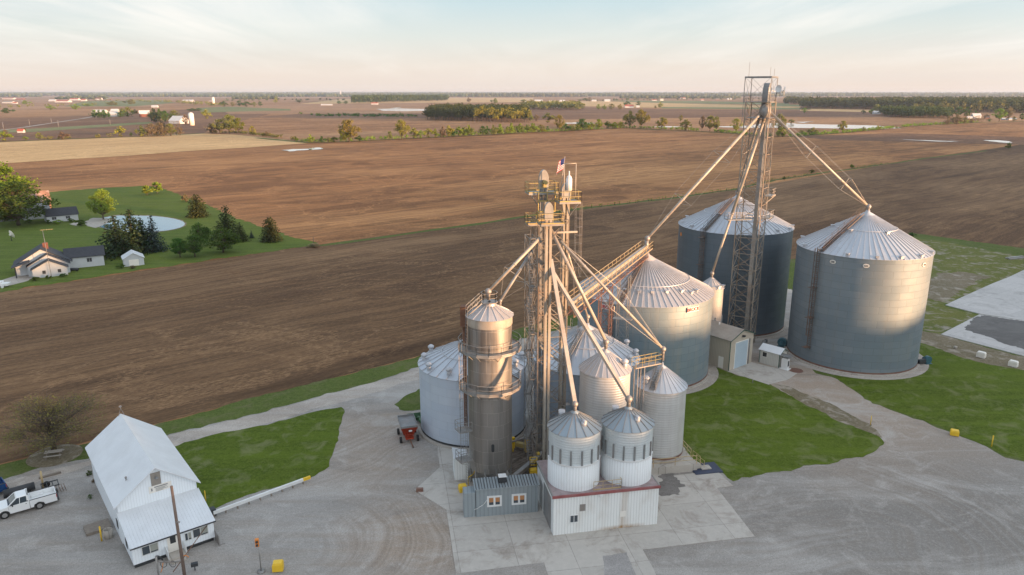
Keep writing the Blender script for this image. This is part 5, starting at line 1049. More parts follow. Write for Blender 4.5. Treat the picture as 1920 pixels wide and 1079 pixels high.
for y_ in (6.2, 2.0): 
    mb = MB(); mb.ob(B0 + bn * y_ - be * .05 + Z * 1.1, bn * .7, be * .04, Z * .9); mb.build('side_window', M['dark'], bt)
mb = MB(); q = B0 + bn * 8.6 - be * 2.6; mb.ob(q, be * 2.3, bn * 1.9, Z * .3); tag(mb.build('wooden_landing', M['wood'], None, q), 'low weathered wooden landing on the west side of the white barn', 'landing')
g = G(204, 1008); mb = MB(); mb.lathe(g.x, g.y, [(.42, 0), (.45, .9), (.36, .92), (.34, .2), (.001, .2)], 16, cap0=True); tag(mb.build('concrete_barrel', M['concrete'], None, g), 'open concrete barrel standing by the barn west wall', 'barrel')
g = G(398, 968); mb = MB(); mb.box(g.x, g.y, .1, .7, .7, .8, E38); tag(mb.build('air_conditioner', M['dark'], None, g), 'small dark outdoor unit at the east corner of the barn office', 'air conditioner')
g = G(411, 1024); mb = MB(); mb.ob(g - bn * .1, bn * 1.5 + be * .0, be * .08, Z * 1.2); mb.ob(g + be * .08, be * .5, bn * .06, Z * .08); tag(mb.build('grey_panel', M['galv'], None, g), 'grey panel gate standing at the right front corner of the barn office', 'panel')
# ------------------------------------------------------------------ utility pole, service rack, signal
p = G(347, 1085); up_ = thing('utility_pole', 'bare wooden utility pole standing in front of the barn office', 'pole', p); mb = MB(); mb.tube(p, p + Vector((-.25, .25, 9.3)), .155, 12, .12); mb.build('shaft', M['polewood'], up_)
mb = MB(); q = p + Vector((-.1, .1, 5.8)); mb.tube(q, q + Vector((.3, -.2, .1)), .09, 8); mb.build('fitting', M['galv'], up_)
mb = MB(); q0 = p + Z * 1.3; q1 = B0 + be * 6.7 - bn * .1 + Z * 2.0
mb.tube(q0 - be * .9 + Z * -.2, q1, .04, 6); mb.build('cable_guard', M['rust'], up_)
r0 = G(299, 1090); rk = thing('service_rack', 'grey post with drooping cables joined to the utility pole', 'cable rack', r0)
mb = MB(); mb.tube(r0, r0 + Z * 2.6, .09, 8); mb.build('post', M['galv'], rk)
mb = MB(); a_ = r0 + Z * 2.1; b_ = p + Z * 1.9; mb.path([a_, a_.lerp(b_, .3) - Z * .12, a_.lerp(b_, .7) - Z * .15, b_], .07, 6); mb.build('conduit', M['galv'], rk)
mb = MB()
for s0_ in (.25, .6): mb.path([a_.lerp(b_, s0_ + .12 * cos(t)) - Z * (.35 - .32 * sin(t)) for t in [2 * pi * k / 10 for k in range(11)]], .025, 4)
mb.path([a_ + Z * .5 + be * .1 * k - Z * .12 * k * k * .2 for k in range(6)], .07, 5); mb.build('cable', M['dark'], rk)
mb = MB(); mb.path([b_ + be * .25 + Vector((.3 * cos(t), 0, .22 * sin(t) + .2)) for t in [pi * k / 5 for k in range(7)]], .04, 5); mb.path([a_ + be * .5 - Z * .4, a_ + be * .35 - Z * 1., a_ + be * .2 - Z * 1.3], .04, 5); mb.build('orange_cable', M['orange'], rk)
g = G(366, 1070); mb = MB(); mb.tube(g, g + Z * .5, .05, 5); mb.box(g.x, g.y, .5, .6, .35, .3, .4); tag(mb.build('dark_box', M['dark'], None, g), 'small dark box on a stub right of the utility pole', 'box')
g = G(490, 1073); sgn = thing('traffic_signal', 'small yellow traffic signal on a thin grey pole at the lot edge', 'signal', g); mb = MB(); mb.lathe(g.x, g.y, [(.38, 0), (.36, .16), (.08, .2)], 14, cap0=True); mb.build('base', M['galv_dark'], sgn)
mb = MB(); mb.tube(g + Z * .15, g + Z * 3.1, .06, 8); mb.build('pole', M['galv'], sgn); mb = MB(); c = g + Z * 2.75 - Vector((.12, 0, 0)); mb.box(c.x, c.y, c.z, .34, .28, .75, .3); hd_ = mb.build('head', M['orange'], sgn)
for k in range(2):
    mb = MB(); mb.tube(c + Z * (.2 + .33 * k) - Vector((-.03, .1, 0)), c + Z * (.2 + .33 * k) - Vector((-.06, .24, 0)), .11, 10); mb.build('lens', M['dark'], hd_)
gr_ = thing('guide_rail', 'long low pale guide rail with a yellow end along the lawn', 'guard rail', G(490, 930)); a_, b_ = G(400, 962, .55), G(568, 900, .55); mb = MB(); mb.bar(a_, b_, .22, .34); mb.build('beam', M['white'], gr_)
d_ = (b_ - a_).normalized(); mb = MB(); mb.bar(b_, b_ + d_ * .9, .2, .34); mb.build('end_piece', M['yellow_b'], gr_); mb = MB()
for k in range(9): q = a_.lerp(b_, k / 8); mb.box(q.x, q.y, 0, .14, .14, .45, .6)
mb.build('post', M['wood'], gr_)
# ------------------------------------------------------------------ pickup truck (built facing +x at the origin, then placed)
M['carwhite'] = mat('white_car_paint', (.74, .76, .76), .3, 0, .6)[0]; M['carblue'] = mat('blue_car_paint', (.02, .07, .20), .25, .2, .6)[0]; M['rim'] = mat('wheel_rim', (.5, .5, .5), .3, .8)[0]; M['tail'] = mat('tail_lamp', (.35, .02, .02), .3)[0]
def pickup(label, pos, rot, pm):
    t = thing('pickup_truck', label, 'pickup truck', (0, 0, 0), 'parked pickup trucks'); mb = MB(); hw = 1.0
    def arch(cx, r=.5, n=8): return [(cx + r * cos(t_), .42 + r * sin(t_)) for t_ in [pi * k / n for k in range(n + 1)]]
    front = [(2.88, .45), (2.9, .95), (2.8, 1.12), (1.5, 1.22)]; cabf = [(1.5, 1.22), (-.42, 1.28), (-.42, .45)]
    prof = [(-.42, .42)] + [(1.35, .42)] + list(reversed(arch(1.85)))[0:] + [(2.88, .42)] + front[1:] + [(-.42, 1.28)]
    prof = [(-.42, .42)] + [(1.85 - .5 * cos(t_), .42 + .5 * sin(t_)) for t_ in [pi * k / 8 for k in range(9)]] + [(2.88, .42), (2.92, .95), (2.82, 1.12), (1.5, 1.24), (-.42, 1.28)]
    mb.ext(prof, (0, -hw, 0), (1, 0, 0), (0, 0, 1), (0, 2 * hw, 0))
    bp = [(-.46, .45)] + [(-1.25 - .0 - .5 * -cos(t_), .45 + .5 * sin(t_)) for t_ in [pi * k / 8 for k in range(9)]] + [(-2.9, .45), (-2.9, 1.3), (-.46, 1.3)]
    for y0 in (-hw, hw - .09): mb.ext(bp, (0, y0, 0), (1, 0, 0), (0, 0, 1), (0, .09, 0))
    mb.ob((-2.9, -hw + .09, .55), (.08, 0, 0), (0, 2 * hw - .18, 0), (0, 0, .75)); mb.ob((-2.82, -hw + .09, .68), (2.36, 0, 0), (0, 2 * hw - .18, 0), (0, 0, .06)); mb.ob((-.54, -hw + .09, .5), (.08, 0, 0), (0, 2 * hw - .18, 0), (0, 0, .8))
    for y0 in (-hw + .09, hw - .33): mb.ob((-1.8, y0, .72), (1.1, 0, 0), (0, .24, 0), (0, 0, .22))
    bo = mb.build('body', pm, t)
    mb = MB(); vs = []
    for y_, f_ in ((-1, 0), (1, 0)): pass
    Pb = [(1.45, -.93, 1.24), (1.45, .93, 1.24), (-.40, .93, 1.28), (-.40, -.93, 1.28)]; Pt = [(.68, -.78, 1.86), (.68, .78, 1.86), (-.30, .78, 1.88), (-.30, -.78, 1.88)]
    mb.faces(Pb + Pt, [(0, 1, 5, 4), (1, 2, 6, 5), (2, 3, 7, 6), (3, 0, 4, 7)]); gl = mb.build('windows', M['glass'], bo)
    mb = MB(); mb.faces([(x + (-.0 if x < 0 else .03), y * 1.02, z) for x, y, z in Pt] + [(x * .9, y * .9, 1.96) for x, y, z in Pt], [(0, 1, 2, 3), (4, 5, 6, 7), (0, 1, 5, 4), (1, 2, 6, 5), (2, 3, 7, 6), (3, 0, 4, 7)])
    for i in range(4): mb.bar(Pb[i], Pt[i], .09)
    for y_ in (-1, 1): mb.bar((.42, y_ * .94, 1.24), (.35, y_ * .795, 1.88), .05)
    for y_ in (-1, 1): mb.ob((-.44, y_ * .86 - .05, 1.25), (.22, 0, 0), (0, .1, 0), (0, 0, .66))
    mb.build('cab_frame', pm, bo)
    mb = MB(); 
    for y_ in (-1.0, .995): mb.ob((-2.9, y_, 1.29), (2.44, 0, 0), (0, .01 if y_ > 0 else .01, 0), (0, 0, .035))
    mb.ob((-2.9, -1., 1.3), (2.44, 0, 0), (0, .1, 0), (0, 0, .03)); mb.ob((-2.9, .9, 1.3), (2.44, 0, 0), (0, .1, 0), (0, 0, .03)); mb.build('bed_rail', M['dark'], bo)
    mb = MB(); mb.ob((-3.1, -.95, .42), (.18, 0, 0), (0, 1.9, 0), (0, 0, .22)); mb.build('bumper', M['dark'], bo); mb = MB(); mb.ob((2.9, -.98, .42), (.16, 0, 0), (0, 1.96, 0), (0, 0, .25)); mb.build('bumper', M['rim'], bo)
    mb = MB(); mb.ob((2.86, -.55, .75), (.07, 0, 0), (0, 1.1, 0), (0, 0, .32)); mb.build('grille', M['dark'], bo)
    for y_ in (-.95, .62):
        mb = MB(); mb.ob((2.83, y_, .78), (.09, 0, 0), (0, .33, 0), (0, 0, .26)); mb.build('headlight', M['glass'], bo)
    for y_ in (-1.01, .9):
        mb = MB(); mb.ob((-2.92, y_, .85), (.06, 0, 0), (0, .11, 0), (0, 0, .38)); mb.build('tail_light', M['tail'], bo)
    for y_ in (-1.25, 1.05):
        mb = MB(); mb.ob((1.0, y_, 1.25), (.12, 0, 0), (0, .2, 0), (0, 0, .3)); mb.build('mirror', M['dark'], bo)
    for y_ in (-1, 1):
        mb = MB(); mb.ob((-.2, y_ * 1.0 - .012, 1.05), (.14, 0, 0), (0, .024, 0), (0, 0, .05)); mb.build('door_handle', M['dark'], bo)
        for x_ in (.47 - .9, 1.42):
            mb = MB(); mb.ob((x_, y_ * 1.002 - .004, .5), (.015, 0, 0), (0, .008, 0), (0, 0, .72)); mb.build('door_seam', M['dark'], bo)
    for x_ in (1.85, -1.75 + .5 - .0):
        for y_ in (-1, 1):
            wt_ = MB(); wt_.tube((x_, y_ * .72, .41), (x_, y_ * 1.0, .41), .41, 20); w0_ = wt_.build('wheel', M['black'], t)
            wt_ = MB(); wt_.tube((x_, y_ * .98, .41), (x_, y_ * 1.015, .41), .24, 14); wt_.build('rim', M['rim'], w0_)
    t.location = pos; t.rotation_euler.z = rot; return t
hdg = Vector((-.793, -.61, 0)); lft = Vector((.61, -.793, 0)); tc_ = (Vector((-50.34, 69.43, 0)) + Vector((-52.97, 67.41, 0))) / 2 - lft * .95 - hdg * .3
pickup('white regular-cab pickup truck parked on the gravel left of the barn', tc_, atan2(hdg.y, hdg.x), M['carwhite'])
g = G(-22, 948); pickup('dark blue pickup truck cut off by the left frame edge', g + Vector((-2.2, 1.0, 0)), atan2(hdg.y, hdg.x) + .15, M['carblue'])
g = G(40, 926); mb = MB(); mb.tube(g + Vector((-1.3, -.9, .5)), g + Vector((1.0, .9, .5)), .42, 14); mb.ob(g + Vector((-1.2, -1.1, 0)), (2.0, 1.55, 0), (-.3, .4, 0), Z * .2); tag(mb.build('fuel_tank', M['dark'], None, g), 'long black tank lying behind the white pickup', 'tank')
g = G(97, 920); tr = thing('flat_trailer', 'rusty steel trailer frame behind the pickup tailgate', 'trailer', g); mb = MB(); a38 = radians(38); xe, ye = Vector((cos(a38), sin(a38), 0)), Vector((-sin(a38), cos(a38), 0)); o_ = g - xe * .9 - ye * .3 + Z * .55
mb.ob(o_, xe * 1.7, ye * .1, Z * .1); mb.ob(o_ + ye * 1.3, xe * 1.7, ye * .1, Z * .1)
for k in range(4): mb.ob(o_ + xe * (k * .53), xe * .08, ye * 1.4, Z * .1)
mb.tube(o_ + xe * .8, o_ + xe * 1.3 - ye * 1.2, .06, 5); mb.tube(o_ + xe * .3, o_ + xe * 1.3 - ye * 1.2, .06, 5); mb.tube(o_ + xe * 1.3 - ye * 1.2 - Z * .5, o_ + xe * 1.3 - ye * 1.2 + Z * .3, .05, 5); mb.build('frame', M['dark'], tr)
for k in (0, 1): mb = MB(); q = o_ + xe * .6 + ye * (-.18 + 1.6 * k) - Z * .2; mb.tube(q, q + ye * .18, .33, 14); mb.build('wheel', M['black'], tr)
g = G(113, 920); hr_ = thing('harrow', 'small rusty harrow with tines on the gravel between pickup and barn', 'harrow', g); mb = MB()
for k in range(4): mb.tube(g + xe * (.25 * k - .3) - ye * .6 + Z * .45, g + xe * (.25 * k - .3) + ye * .6 + Z * .45, .03, 4); [mb.tube(g + xe * (.25 * k - .3) + ye * y_ + Z * .45, g + xe * (.25 * k - .2) + ye * y_, .02, 3) for y_ in (-.5, -.1, .3)]
mb.build('frame', M['rust'], hr_)
g = G(94, 893); mb = MB(); mb.box(g.x, g.y, 0, 2.2, .3, .22, a38); tag(mb.build('wheel_stop', M['wood'], None, g), 'weathered timber wheel stop lying on the gravel edge', 'wheel stop')
M['palewood'] = paint('pale_weathered_wood', (.46, .42, .37), .8, 0, .25, 3.)
# picnic table on its mulch ring
g = G(102, 857); ring_sheet('gravel_ring', G(103, 855), .01, 3.0, M['scruff'], .05)
pt_ = thing('picnic_table', 'weathered wooden picnic table under the bare budding tree', 'picnic table', g); tx = radians(18); xe2, ye2 = Vector((cos(tx), sin(tx), 0)), Vector((-sin(tx), cos(tx), 0))
mb = MB(); [mb.ob(g - xe2 * .95 + ye2 * (-.38 + .16 * k) + Z * .72, xe2 * 1.9, ye2 * .14, Z * .04) for k in range(5)]; mb.build('table_top', M['palewood'], pt_)
for s__ in (-.78, .62): mb = MB(); mb.ob(g - xe2 * .95 + ye2 * s__ + Z * .42, xe2 * 1.9, ye2 * .26, Z * .04); mb.build('bench', M['palewood'], pt_)
for s__ in (-.7, .7): mb = MB(); mb.bar(g + xe2 * s__ - ye2 * .75, g + xe2 * s__ - ye2 * .25 + Z * .74, .07); mb.bar(g + xe2 * s__ + ye2 * .75, g + xe2 * s__ + ye2 * .25 + Z * .74, .07); mb.ob(g + xe2 * s__ - ye2 * .72 + Z * .37, xe2 * .05, ye2 * 1.5, Z * .06); mb.build('leg', M['wood'], pt_)
# ------------------------------------------------------------------ gravity wagon and green auger
wg = G(770, 826); wt_ = thing('grain_wagon', 'red gravity wagon with grey top boards parked beside the pale bin', 'wagon', wg); ax, ay = Vector((cos(radians(16)), sin(radians(16)), 0)), Vector((-sin(radians(16)), cos(radians(16)), 0)); o = wg + ay * 0.9 - ax * .2
def frus(mb, c, ax, ay, w0, d0, z0, w1, d1, z1, th=.06):
    lo = [c + ax * w0 / 2 * a + ay * d0 / 2 * b for a, b in ((-1, -1), (1, -1), (1, 1), (-1, 1))]; hi = [c + ax * w1 / 2 * a + ay * d1 / 2 * b for a, b in ((-1, -1), (1, -1), (1, 1), (-1, 1))]
    V_ = [p + Z * z0 for p in lo] + [p + Z * z1 for p in hi]; k = 1 - 2 * th / w1
    V_ += [c + (p - c) * k + Z * (z0 + th) for p in lo] + [c + (p - c) * k + Z * z1 for p in hi]
    mb.faces(V_, [(0, 1, 5, 4), (1, 2, 6, 5), (2, 3, 7, 6), (3, 0, 4, 7), (3, 2, 1, 0), (8, 9, 10, 11), (8, 12, 13, 9), (9, 13, 14, 10), (10, 14, 15, 11), (11, 15, 12, 8), (4, 5, 13, 12), (5, 6, 14, 13), (6, 7, 15, 14), (7, 4, 12, 15)])
mb = MB(); frus(mb, o, ax, ay, 1.3, 1.6, .75, 2.15, 3.6, 2.15); mb.build('hopper', M['red'], wt_)
mb = MB(); frus(mb, o, ax, ay, 2.15, 3.6, 2.16, 2.15, 3.6, 2.42, .05); mb.build('side_board', M['galv_dark'], wt_)
mb = MB(); mb.ob(o - ay * 1.75 - ax * .5 + Z * .55, ax * 1.0, ay * 3.5, Z * .16)
for k in range(5): mb.ob(o - ay * 1.65 + ax * (-.5 + .25 * k) + Z * .7, ax * .05, ay * .05, Z * .9)
mb.ob(o - ay * 1.68 - ax * .52 + Z * 1.15, ax * 1.08, ay * .05, Z * .06); mb.build('chassis', M['red'], wt_)
mb = MB(); mb.bar(o - ay * 1.7 + Z * .55, o - ay * 3.2 + ax * .2 + Z * .15, .12); mb.build('drawbar', M['rust'], wt_)
for a in (-1, 1):
    for b in (-1.25, 1.25): mb = MB(); q = o + ax * a * .95 + ay * b + Z * .4; mb.tube(q, q + ax * a * .26, .4, 16); mb.build('wheel', M['black'], wt_)
mb = MB(); q = o - ay * 1.76 + Z * 1.75 + ax * .1; mb.ext([(.24 * cos(t), .13 * sin(t)) for t in [2 * pi * k / 14 for k in range(14)]], q, ax, Z, -ay * .03); mb.build('badge', M['white'], wt_)
g = G(778, 792); au = thing('grain_auger', 'dark green auger hopper behind the red wagon reaching the pale bin', 'auger', g); mb = MB(); frus(mb, g, ax, ay, 1.2, 1.0, .4, 1.9, 1.6, 1.0); mb.build('hopper', M['jd'], au)
mb = MB(); mb.tube(g + Z * .6 + ax * .5, G(795, 806) + Z * .9, .3, 10); mb.build('auger_tube', M['jd'], au)
for s__ in (-.8, .8): mb = MB(); q = g + ax * s__ + Z * .32 - ay * .5; mb.tube(q, q + ax * .16, .32, 12); mb.build('wheel', M['black'], au)
g = G(790, 928 - 0); g = G(787, 922); mb = MB(); mb.box(g.x, g.y, .0, .75, .4, .4, .0); tag(mb.build('concrete_kerb_block', M['brownsteel'], None, g), 'short dark red block at the west tip of the concrete apron', 'block')
# ------------------------------------------------------------------ homestead buildings
M['hwall'] = paint('white_siding', (.50, .53, .55), .6, 0, .08, 1.); M['rustroof'] = paint('rusty_tin_roof', (.30, .17, .12), .7, 0, .5, .5, (.45, .42, .4), .6, .4)
h0, h1 = G(62.5, 523), G(128, 516); hx = (h1 - h0).normalized(); hy = Vector((-hx.y, hx.x, 0)); hs = thing('farmhouse', 'white farmhouse with stepped dark gables, carport and red chimney', 'house', h0)
hw_ = (h1 - h0).length
gable(hs, h0, hx, hy, hw_, 3.5, 2.1, 4.0, 'hwall', 'shingle', .35, .14)
gable(hs, h0 - hx * .9 + hy * 2.6, hx, hy, hw_ + 1.4, 3.2, 2.5, 5.0, 'hwall', 'shingle', .3, .14)
gable(hs, h0 - hx * 3.6 + hy * 4.8, hx, hy, hw_ + 4.4, 6.5, 2.6, 6.1, 'hwall', 'shingle', .45, .16)
gable(hs, h0 + hx * (hw_ + 8.2) + hy * 7.2, hy, -hx, 6.0, 8.3, 2.9, 4.6, 'hwall', 'shingle', .4, .14)
for x_ in (.28, .72): wall_window(hs, h0 + hx * hw_ * x_ + Z * .9, hx, Z, .7, .8, -hy, 'hwall', 'dark', 1)
wall_window(hs, h0 + hx * (hw_ + 4.4) + hy * 7.2 + Z * 1.3, hx, Z, 1.1, 1.0, -hy, 'hwall', 'dark', 2)
mb = MB(); q = h0 + hx * 3.2 + hy * 8.4; mb.box(q.x, q.y, 4.6, .9, .8, 2.4, .1); mb.build('chimney', M['brick'], hs)
mb = MB(); q = h0 - hx * 3.4 + hy * 2.3; mb.box(q.x, q.y, 0, .2, .2, 2.6); q2 = h0 - hx * 4.0 + hy * 2.0; mb.ext([(-.2, 2.5), (3.6, 3.6), (3.6, 3.75), (-.2, 2.65)], q2, hx, Z, hy * 3.2); mb.build('carport', M['shingle'], hs)
p = G(97, 521); ah = thing('antenna_mast', 'thin tall antenna mast with a small rotor cross at the farmhouse gable', 'antenna', p); mb = MB(); mb.tube(p, (p.x - .3, p.y, AT(90, 432, p.y).z), .06, 5); mb.build('mast', M['galv_dark'], ah)
mb = MB(); c = AT(87, 431, p.y); mb.tube(c - hx * 1.3, c + hx * 1.3, .07, 4); mb.tube(c - hy * .8, c + hy * .8, .06, 4); [mb.tube(c + hx * k * .5 - hy * .5, c + hx * k * .5 + hy * .5, .04, 4) for k in (-2, -1, 1, 2)]; mb.build('yagi', M['yellow'], ah)
g0, g1 = G(233, 501), G(271, 497); gx_ = (g1 - g0).normalized(); gy_ = Vector((-gx_.y, gx_.x, 0)); gs = thing('garage', 'small white gabled garage with a closed door in front of the spruces', 'garage', g0); gw = (g1 - g0).length
gable(gs, g0, gx_, gy_, gw, 4.6, 2.0, 3.3, 'hwall', 'whiteroof', .25, .12)
mb = MB(); mb.ob(g0 + gx_ * gw * .26 - gy_ * .04, gx_ * gw * .48, gy_ * .04, Z * 1.7); mb.build('garage_door', M['signwhite'], gs)
k0, k1 = G(89, 418.5), G(147.5, 413); kx = (k1 - k0).normalized(); ky = Vector((-kx.y, kx.x, 0)); kw = (k1 - k0).length
ks = thing('house', 'low white house with black roof and yellow bush by its front', 'house', k0); gable(ks, k0 + kx * kw, ky, -kx, 6.5, kw, 2.3, 4.3, 'hwall', 'shingle', .4, .14)
for x_ in (.16, .6): wall_window(ks, k0 + kx * kw * x_ + Z * .9, kx, Z, 1.3, .9, -ky, 'hwall', 'dark', 2)
bq = G(46, 413.5); bs = thing('old_barn', 'grey and white outbuilding half behind the big maple', 'barn', bq); gable(bs, bq + kx * 8, ky, -kx, 7, 8.2, 2.6, 5.0, 'hwall', 'galv_dark', .3, .14)
bq = G(57, 394); bs = thing('old_barn', 'old barn with a rusty patched tin roof behind the outbuilding', 'barn', bq); gable(bs, bq + kx * 7, ky, -kx, 6, 8.2, 3.0, 6.4, 'brownsteel', 'rustroof', .3, .14)
g = G(22, 452); sdh = thing('satellite_dish', 'large white mesh satellite dish standing on the homestead lawn', 'satellite dish', g); mb = MB(); mb.tube(g, g + Z * 1.5, .12, 6); mb.build('post', M['dark'], sdh); mb = MB(); dish(mb, g + Z * 1.9, (.5, .8, .35), 1.25); mb.tube(g + Z * 1.5, g + Z * 2.2, .1, 5); mb.build('dish', M['signwhite'], sdh)
p = G(22, 440)
g = G(8, 411); mb = MB(); mb.box(g.x, g.y, .4, 4.4, 1.7, .55, .1); mb.box(g.x - .2, g.y, .95, 2.2, 1.5, .5, .1); [mb.tube((g.x + a, g.y - .85, .35), (g.x + a, g.y - .7, .35), .34, 10) for a in (-1.4, 1.4)]; tag(mb.build('parked_car', mat('dark_red_car_paint', (.15, .01, .02), .3)[0], None, g), 'dark red car parked under the big maple at the left edge', 'car')
g = G(4, 539); mb = MB(); mb.box(g.x - .6, g.y, .45, 4.2, 1.8, .5, .25); mb.box(g.x - .9, g.y, .95, 2.2, 1.5, .45, .25); [mb.tube((g.x + a - .6, g.y - .95, .33), (g.x + a - .6, g.y - .8, .33), .33, 10) for a in (-1.3, 1.3)]; tag(mb.build('parked_car', M['carwhite'], None, g), 'pale car on the homestead driveway cut by the left frame edge', 'car')
g = G(139, 509); mb = MB(); mb.tube(g + Vector((-1, 0, .5)), g + Vector((1, .2, .5)), .35, 10); [mb.box(g.x + a, g.y, 0, .1, .5, .3) for a in (-.7, .7)]; tag(mb.build('fuel_tank', M['dark'], None, g), 'small dark tank lying on the lawn right of the farmhouse', 'tank')
# ------------------------------------------------------------------ vegetation
def leafmat(name, c1, c2, c3, tr=.25):
    m, nt, b = mat(name, c1, .8, 0, .15); geo = nd(nt, 'ShaderNodeNewGeometry'); rp = geo.outputs['Random Per Island']; oi = nd(nt, 'ShaderNodeObjectInfo').outputs['Random']
    n = noi(nt, oc(nt), .9, 3)
    c = ramp(nt, rp, [(0., c1), (.5, c2), (1., c3)]); c = mixc(nt, ramp(nt, n, [(.35, .5), (.65, 0.)]), c, tuple(x * .6 for x in c1))
    hs_ = nd(nt, 'ShaderNodeHueSaturation'); lk(nt, c, hs_.inputs['Color']); lk(nt, mathn(nt, 'MULTIPLY_ADD', oi, .05, .475), hs_.inputs['Hue']); lk(nt, mathn(nt, 'MULTIPLY_ADD', oi, .3, .85), hs_.inputs['Value'])
    lk(nt, hs_.outputs[0], b.inputs['Base Color']); t = nd(nt, 'ShaderNodeBsdfTranslucent'); lk(nt, hs_.outputs[0], t.inputs[0]); mx_ = nd(nt, 'ShaderNodeMixShader'); mx_.inputs[0].default_value = tr
    lk(nt, b.outputs[0], mx_.inputs[1]); lk(nt, t.outputs[0], mx_.inputs[2]); lk(nt, mx_.outputs[0], nt.nodes['Material Output'].inputs[0]); return m
LM = {'twig': leafmat('budding_twigs', (.15, .115, .055), (.20, .165, .06), (.24, .235, .06)),
      'maple': leafmat('maple_leaves', (.11, .17, .015), (.18, .25, .025), (.28, .33, .04)),
      'green': leafmat('green_leaves', (.045, .10, .018), (.08, .155, .028), (.13, .22, .04)),
      'lime': leafmat('lime_leaves', (.16, .25, .03), (.23, .33, .04), (.32, .41, .06)),
      'gold': leafmat('golden_buds', (.22, .21, .04), (.30, .29, .055), (.40, .38, .08)),
      'bare': leafmat('brown_twigs', (.16, .12, .075), (.23, .18, .11), (.30, .25, .14)),
      'olive': leafmat('olive_buds', (.15, .17, .045), (.22, .235, .06), (.30, .30, .085)),
      'conifer': leafmat('conifer_needles', (.016, .036, .016), (.030, .052, .022), (.06, .075, .032), .1),
      'spruce': leafmat('blue_spruce_needles', (.03, .052, .05), (.05, .08, .075), (.075, .11, .10), .1),
      'pine': leafmat('golden_brown_needles', (.030, .050, .018), (.055, .075, .024), (.10, .11, .035), .1),
      'wood': leafmat('woodland_leaves', (.035, .06, .018), (.06, .095, .026), (.14, .155, .045)),
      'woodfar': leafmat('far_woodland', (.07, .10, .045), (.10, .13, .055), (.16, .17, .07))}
def quadleaf(mb, c, s, R, flat=.3):
    a = Vector((R.gauss(0, 1), R.gauss(0, 1), R.gauss(0, 1) * (1 - flat))); a.normalize(); b_ = a.cross(Vector((R.gauss(0, 1), R.gauss(0, 1), R.gauss(0, 1)))); b_.normalize()
    s2 = s * R.uniform(.6, 1.25); k = len(mb.v); mb.v += [tuple(c - a * s2 * .5), tuple(c + b_ * s2 * .42), tuple(c + a * s2 * .5), tuple(c - b_ * s2 * .42)]; mb.f.append((k, k + 1, k + 2, k + 3)); mb.sm.append(False)
def proto_round(seed, n=1200, leaf=.07, clumps=26, h0=.22, shape=1., twiggy=False, spread=.105):
    R = random.Random(seed); tr = MB(); cr = MB()
    tr.tube((0, 0, 0), (.01, 0, .35), .022, 8, .016); tr.tube((.01, 0, .35), (0, .01, .85), .016, 6, .004)
    cc_ = []
    for i in range(clumps):
        for _ in range(30):
            p = Vector((R.uniform(-1, 1), R.uniform(-1, 1), R.uniform(-1, 1)))
            if .25 < p.length < 1.: break
        zf = (p.z + 1) / 2; wz = (sin(pi * min(1, max(0.02, zf ** (.8 / shape)))) ** .55)
        q = Vector((p.x * .40 * wz, p.y * .40 * wz, h0 + (1 - h0) * (.06 + .88 * zf))); cc_.append((q, R.uniform(.6, 1.25)))
    for q, s_ in cc_:
        b0 = Vector((0, 0, max(.15, q.z - R.uniform(.18, .35)))); mid = b0.lerp(q, .5) + Vector((0, 0, -.02)); lr_ = .45 if twiggy else 1.; tr.tube(b0, mid, .009 * lr_, 4, .006 * lr_, cap=False); tr.tube(mid, q, .006 * lr_, 4, .002 * lr_, cap=False)
        if twiggy:
            for _ in range(14): tr.tube(b0.lerp(q, R.uniform(.4, 1)), q + Vector((R.gauss(0, .09), R.gauss(0, .09), R.gauss(.03, .07))), .0015, 3, .0006, cap=False)
        for _ in range(int(n / clumps)):
            d = Vector((R.gauss(0, 1), R.gauss(0, 1), R.gauss(0, .8))); d.normalize(); c = q + d * spread * s_ * (R.random() ** .45)
            if c.z < .1: c.z = .1 + R.random() * .1
            quadleaf(cr, c, leaf, R)
    return tr, cr
def proto_conifer(seed, n=26, leaf=.05, r0=.5, top=.0, power=.85, dens=1.):
    R = random.Random(seed); tr = MB(); cr = MB(); tr.tube((0, 0, 0), (0, 0, .97), .022, 7, .003)
    for L_ in range(n):
        z = .03 + .95 * L_ / n; rr = r0 * (1 - z) ** power * R.uniform(.85, 1.1) + .012; nb = max(5, int(13 * (1 - z) + 4))
        for k in range(nb):
            a = 2 * pi * (k + R.random()) / nb; rl = rr * R.uniform(.75, 1.12); d = Vector((cos(a), sin(a), 0)); m_ = max(3, int(rl / .5 * 17 * dens))
            for j in range(m_):
                f = (j + R.random()) / m_; c = d * rl * f + Vector((0, 0, z + .05 * f - .14 * rl * f * f * 2)) + Vector((R.gauss(0, .014), R.gauss(0, .014), R.gauss(0, .01)))
                quadleaf(cr, c, leaf * R.uniform(.7, 1.2), R, .5)
    return tr, cr
PR = {}
def proto(key, fn, **k):
    PR[key] = [fn(seed=s_, **k) for s_ in (11, 23, 37)]
proto('round', proto_round, n=2200, leaf=.05, h0=.10, clumps=34); proto('dense', proto_round, n=5200, leaf=.036, clumps=60, h0=.06)
proto('tall', proto_round, n=1300, leaf=.06, shape=1.3, h0=.15); proto('bush', proto_round, n=1100, leaf=.09, h0=.02, clumps=20)
proto('far', proto_round, n=520, leaf=.10, clumps=22, h0=.02, spread=.13); proto('bare', proto_round, n=8000, leaf=.0125, clumps=80, h0=.16, twiggy=True, spread=.13)
proto('conifer', proto_conifer); proto('spruce', proto_conifer, n=22, leaf=.05, r0=.42, power=1.); proto('fat', proto_conifer, n=24, leaf=.06, power=.5, r0=.40, dens=1.1)
MESH = {}
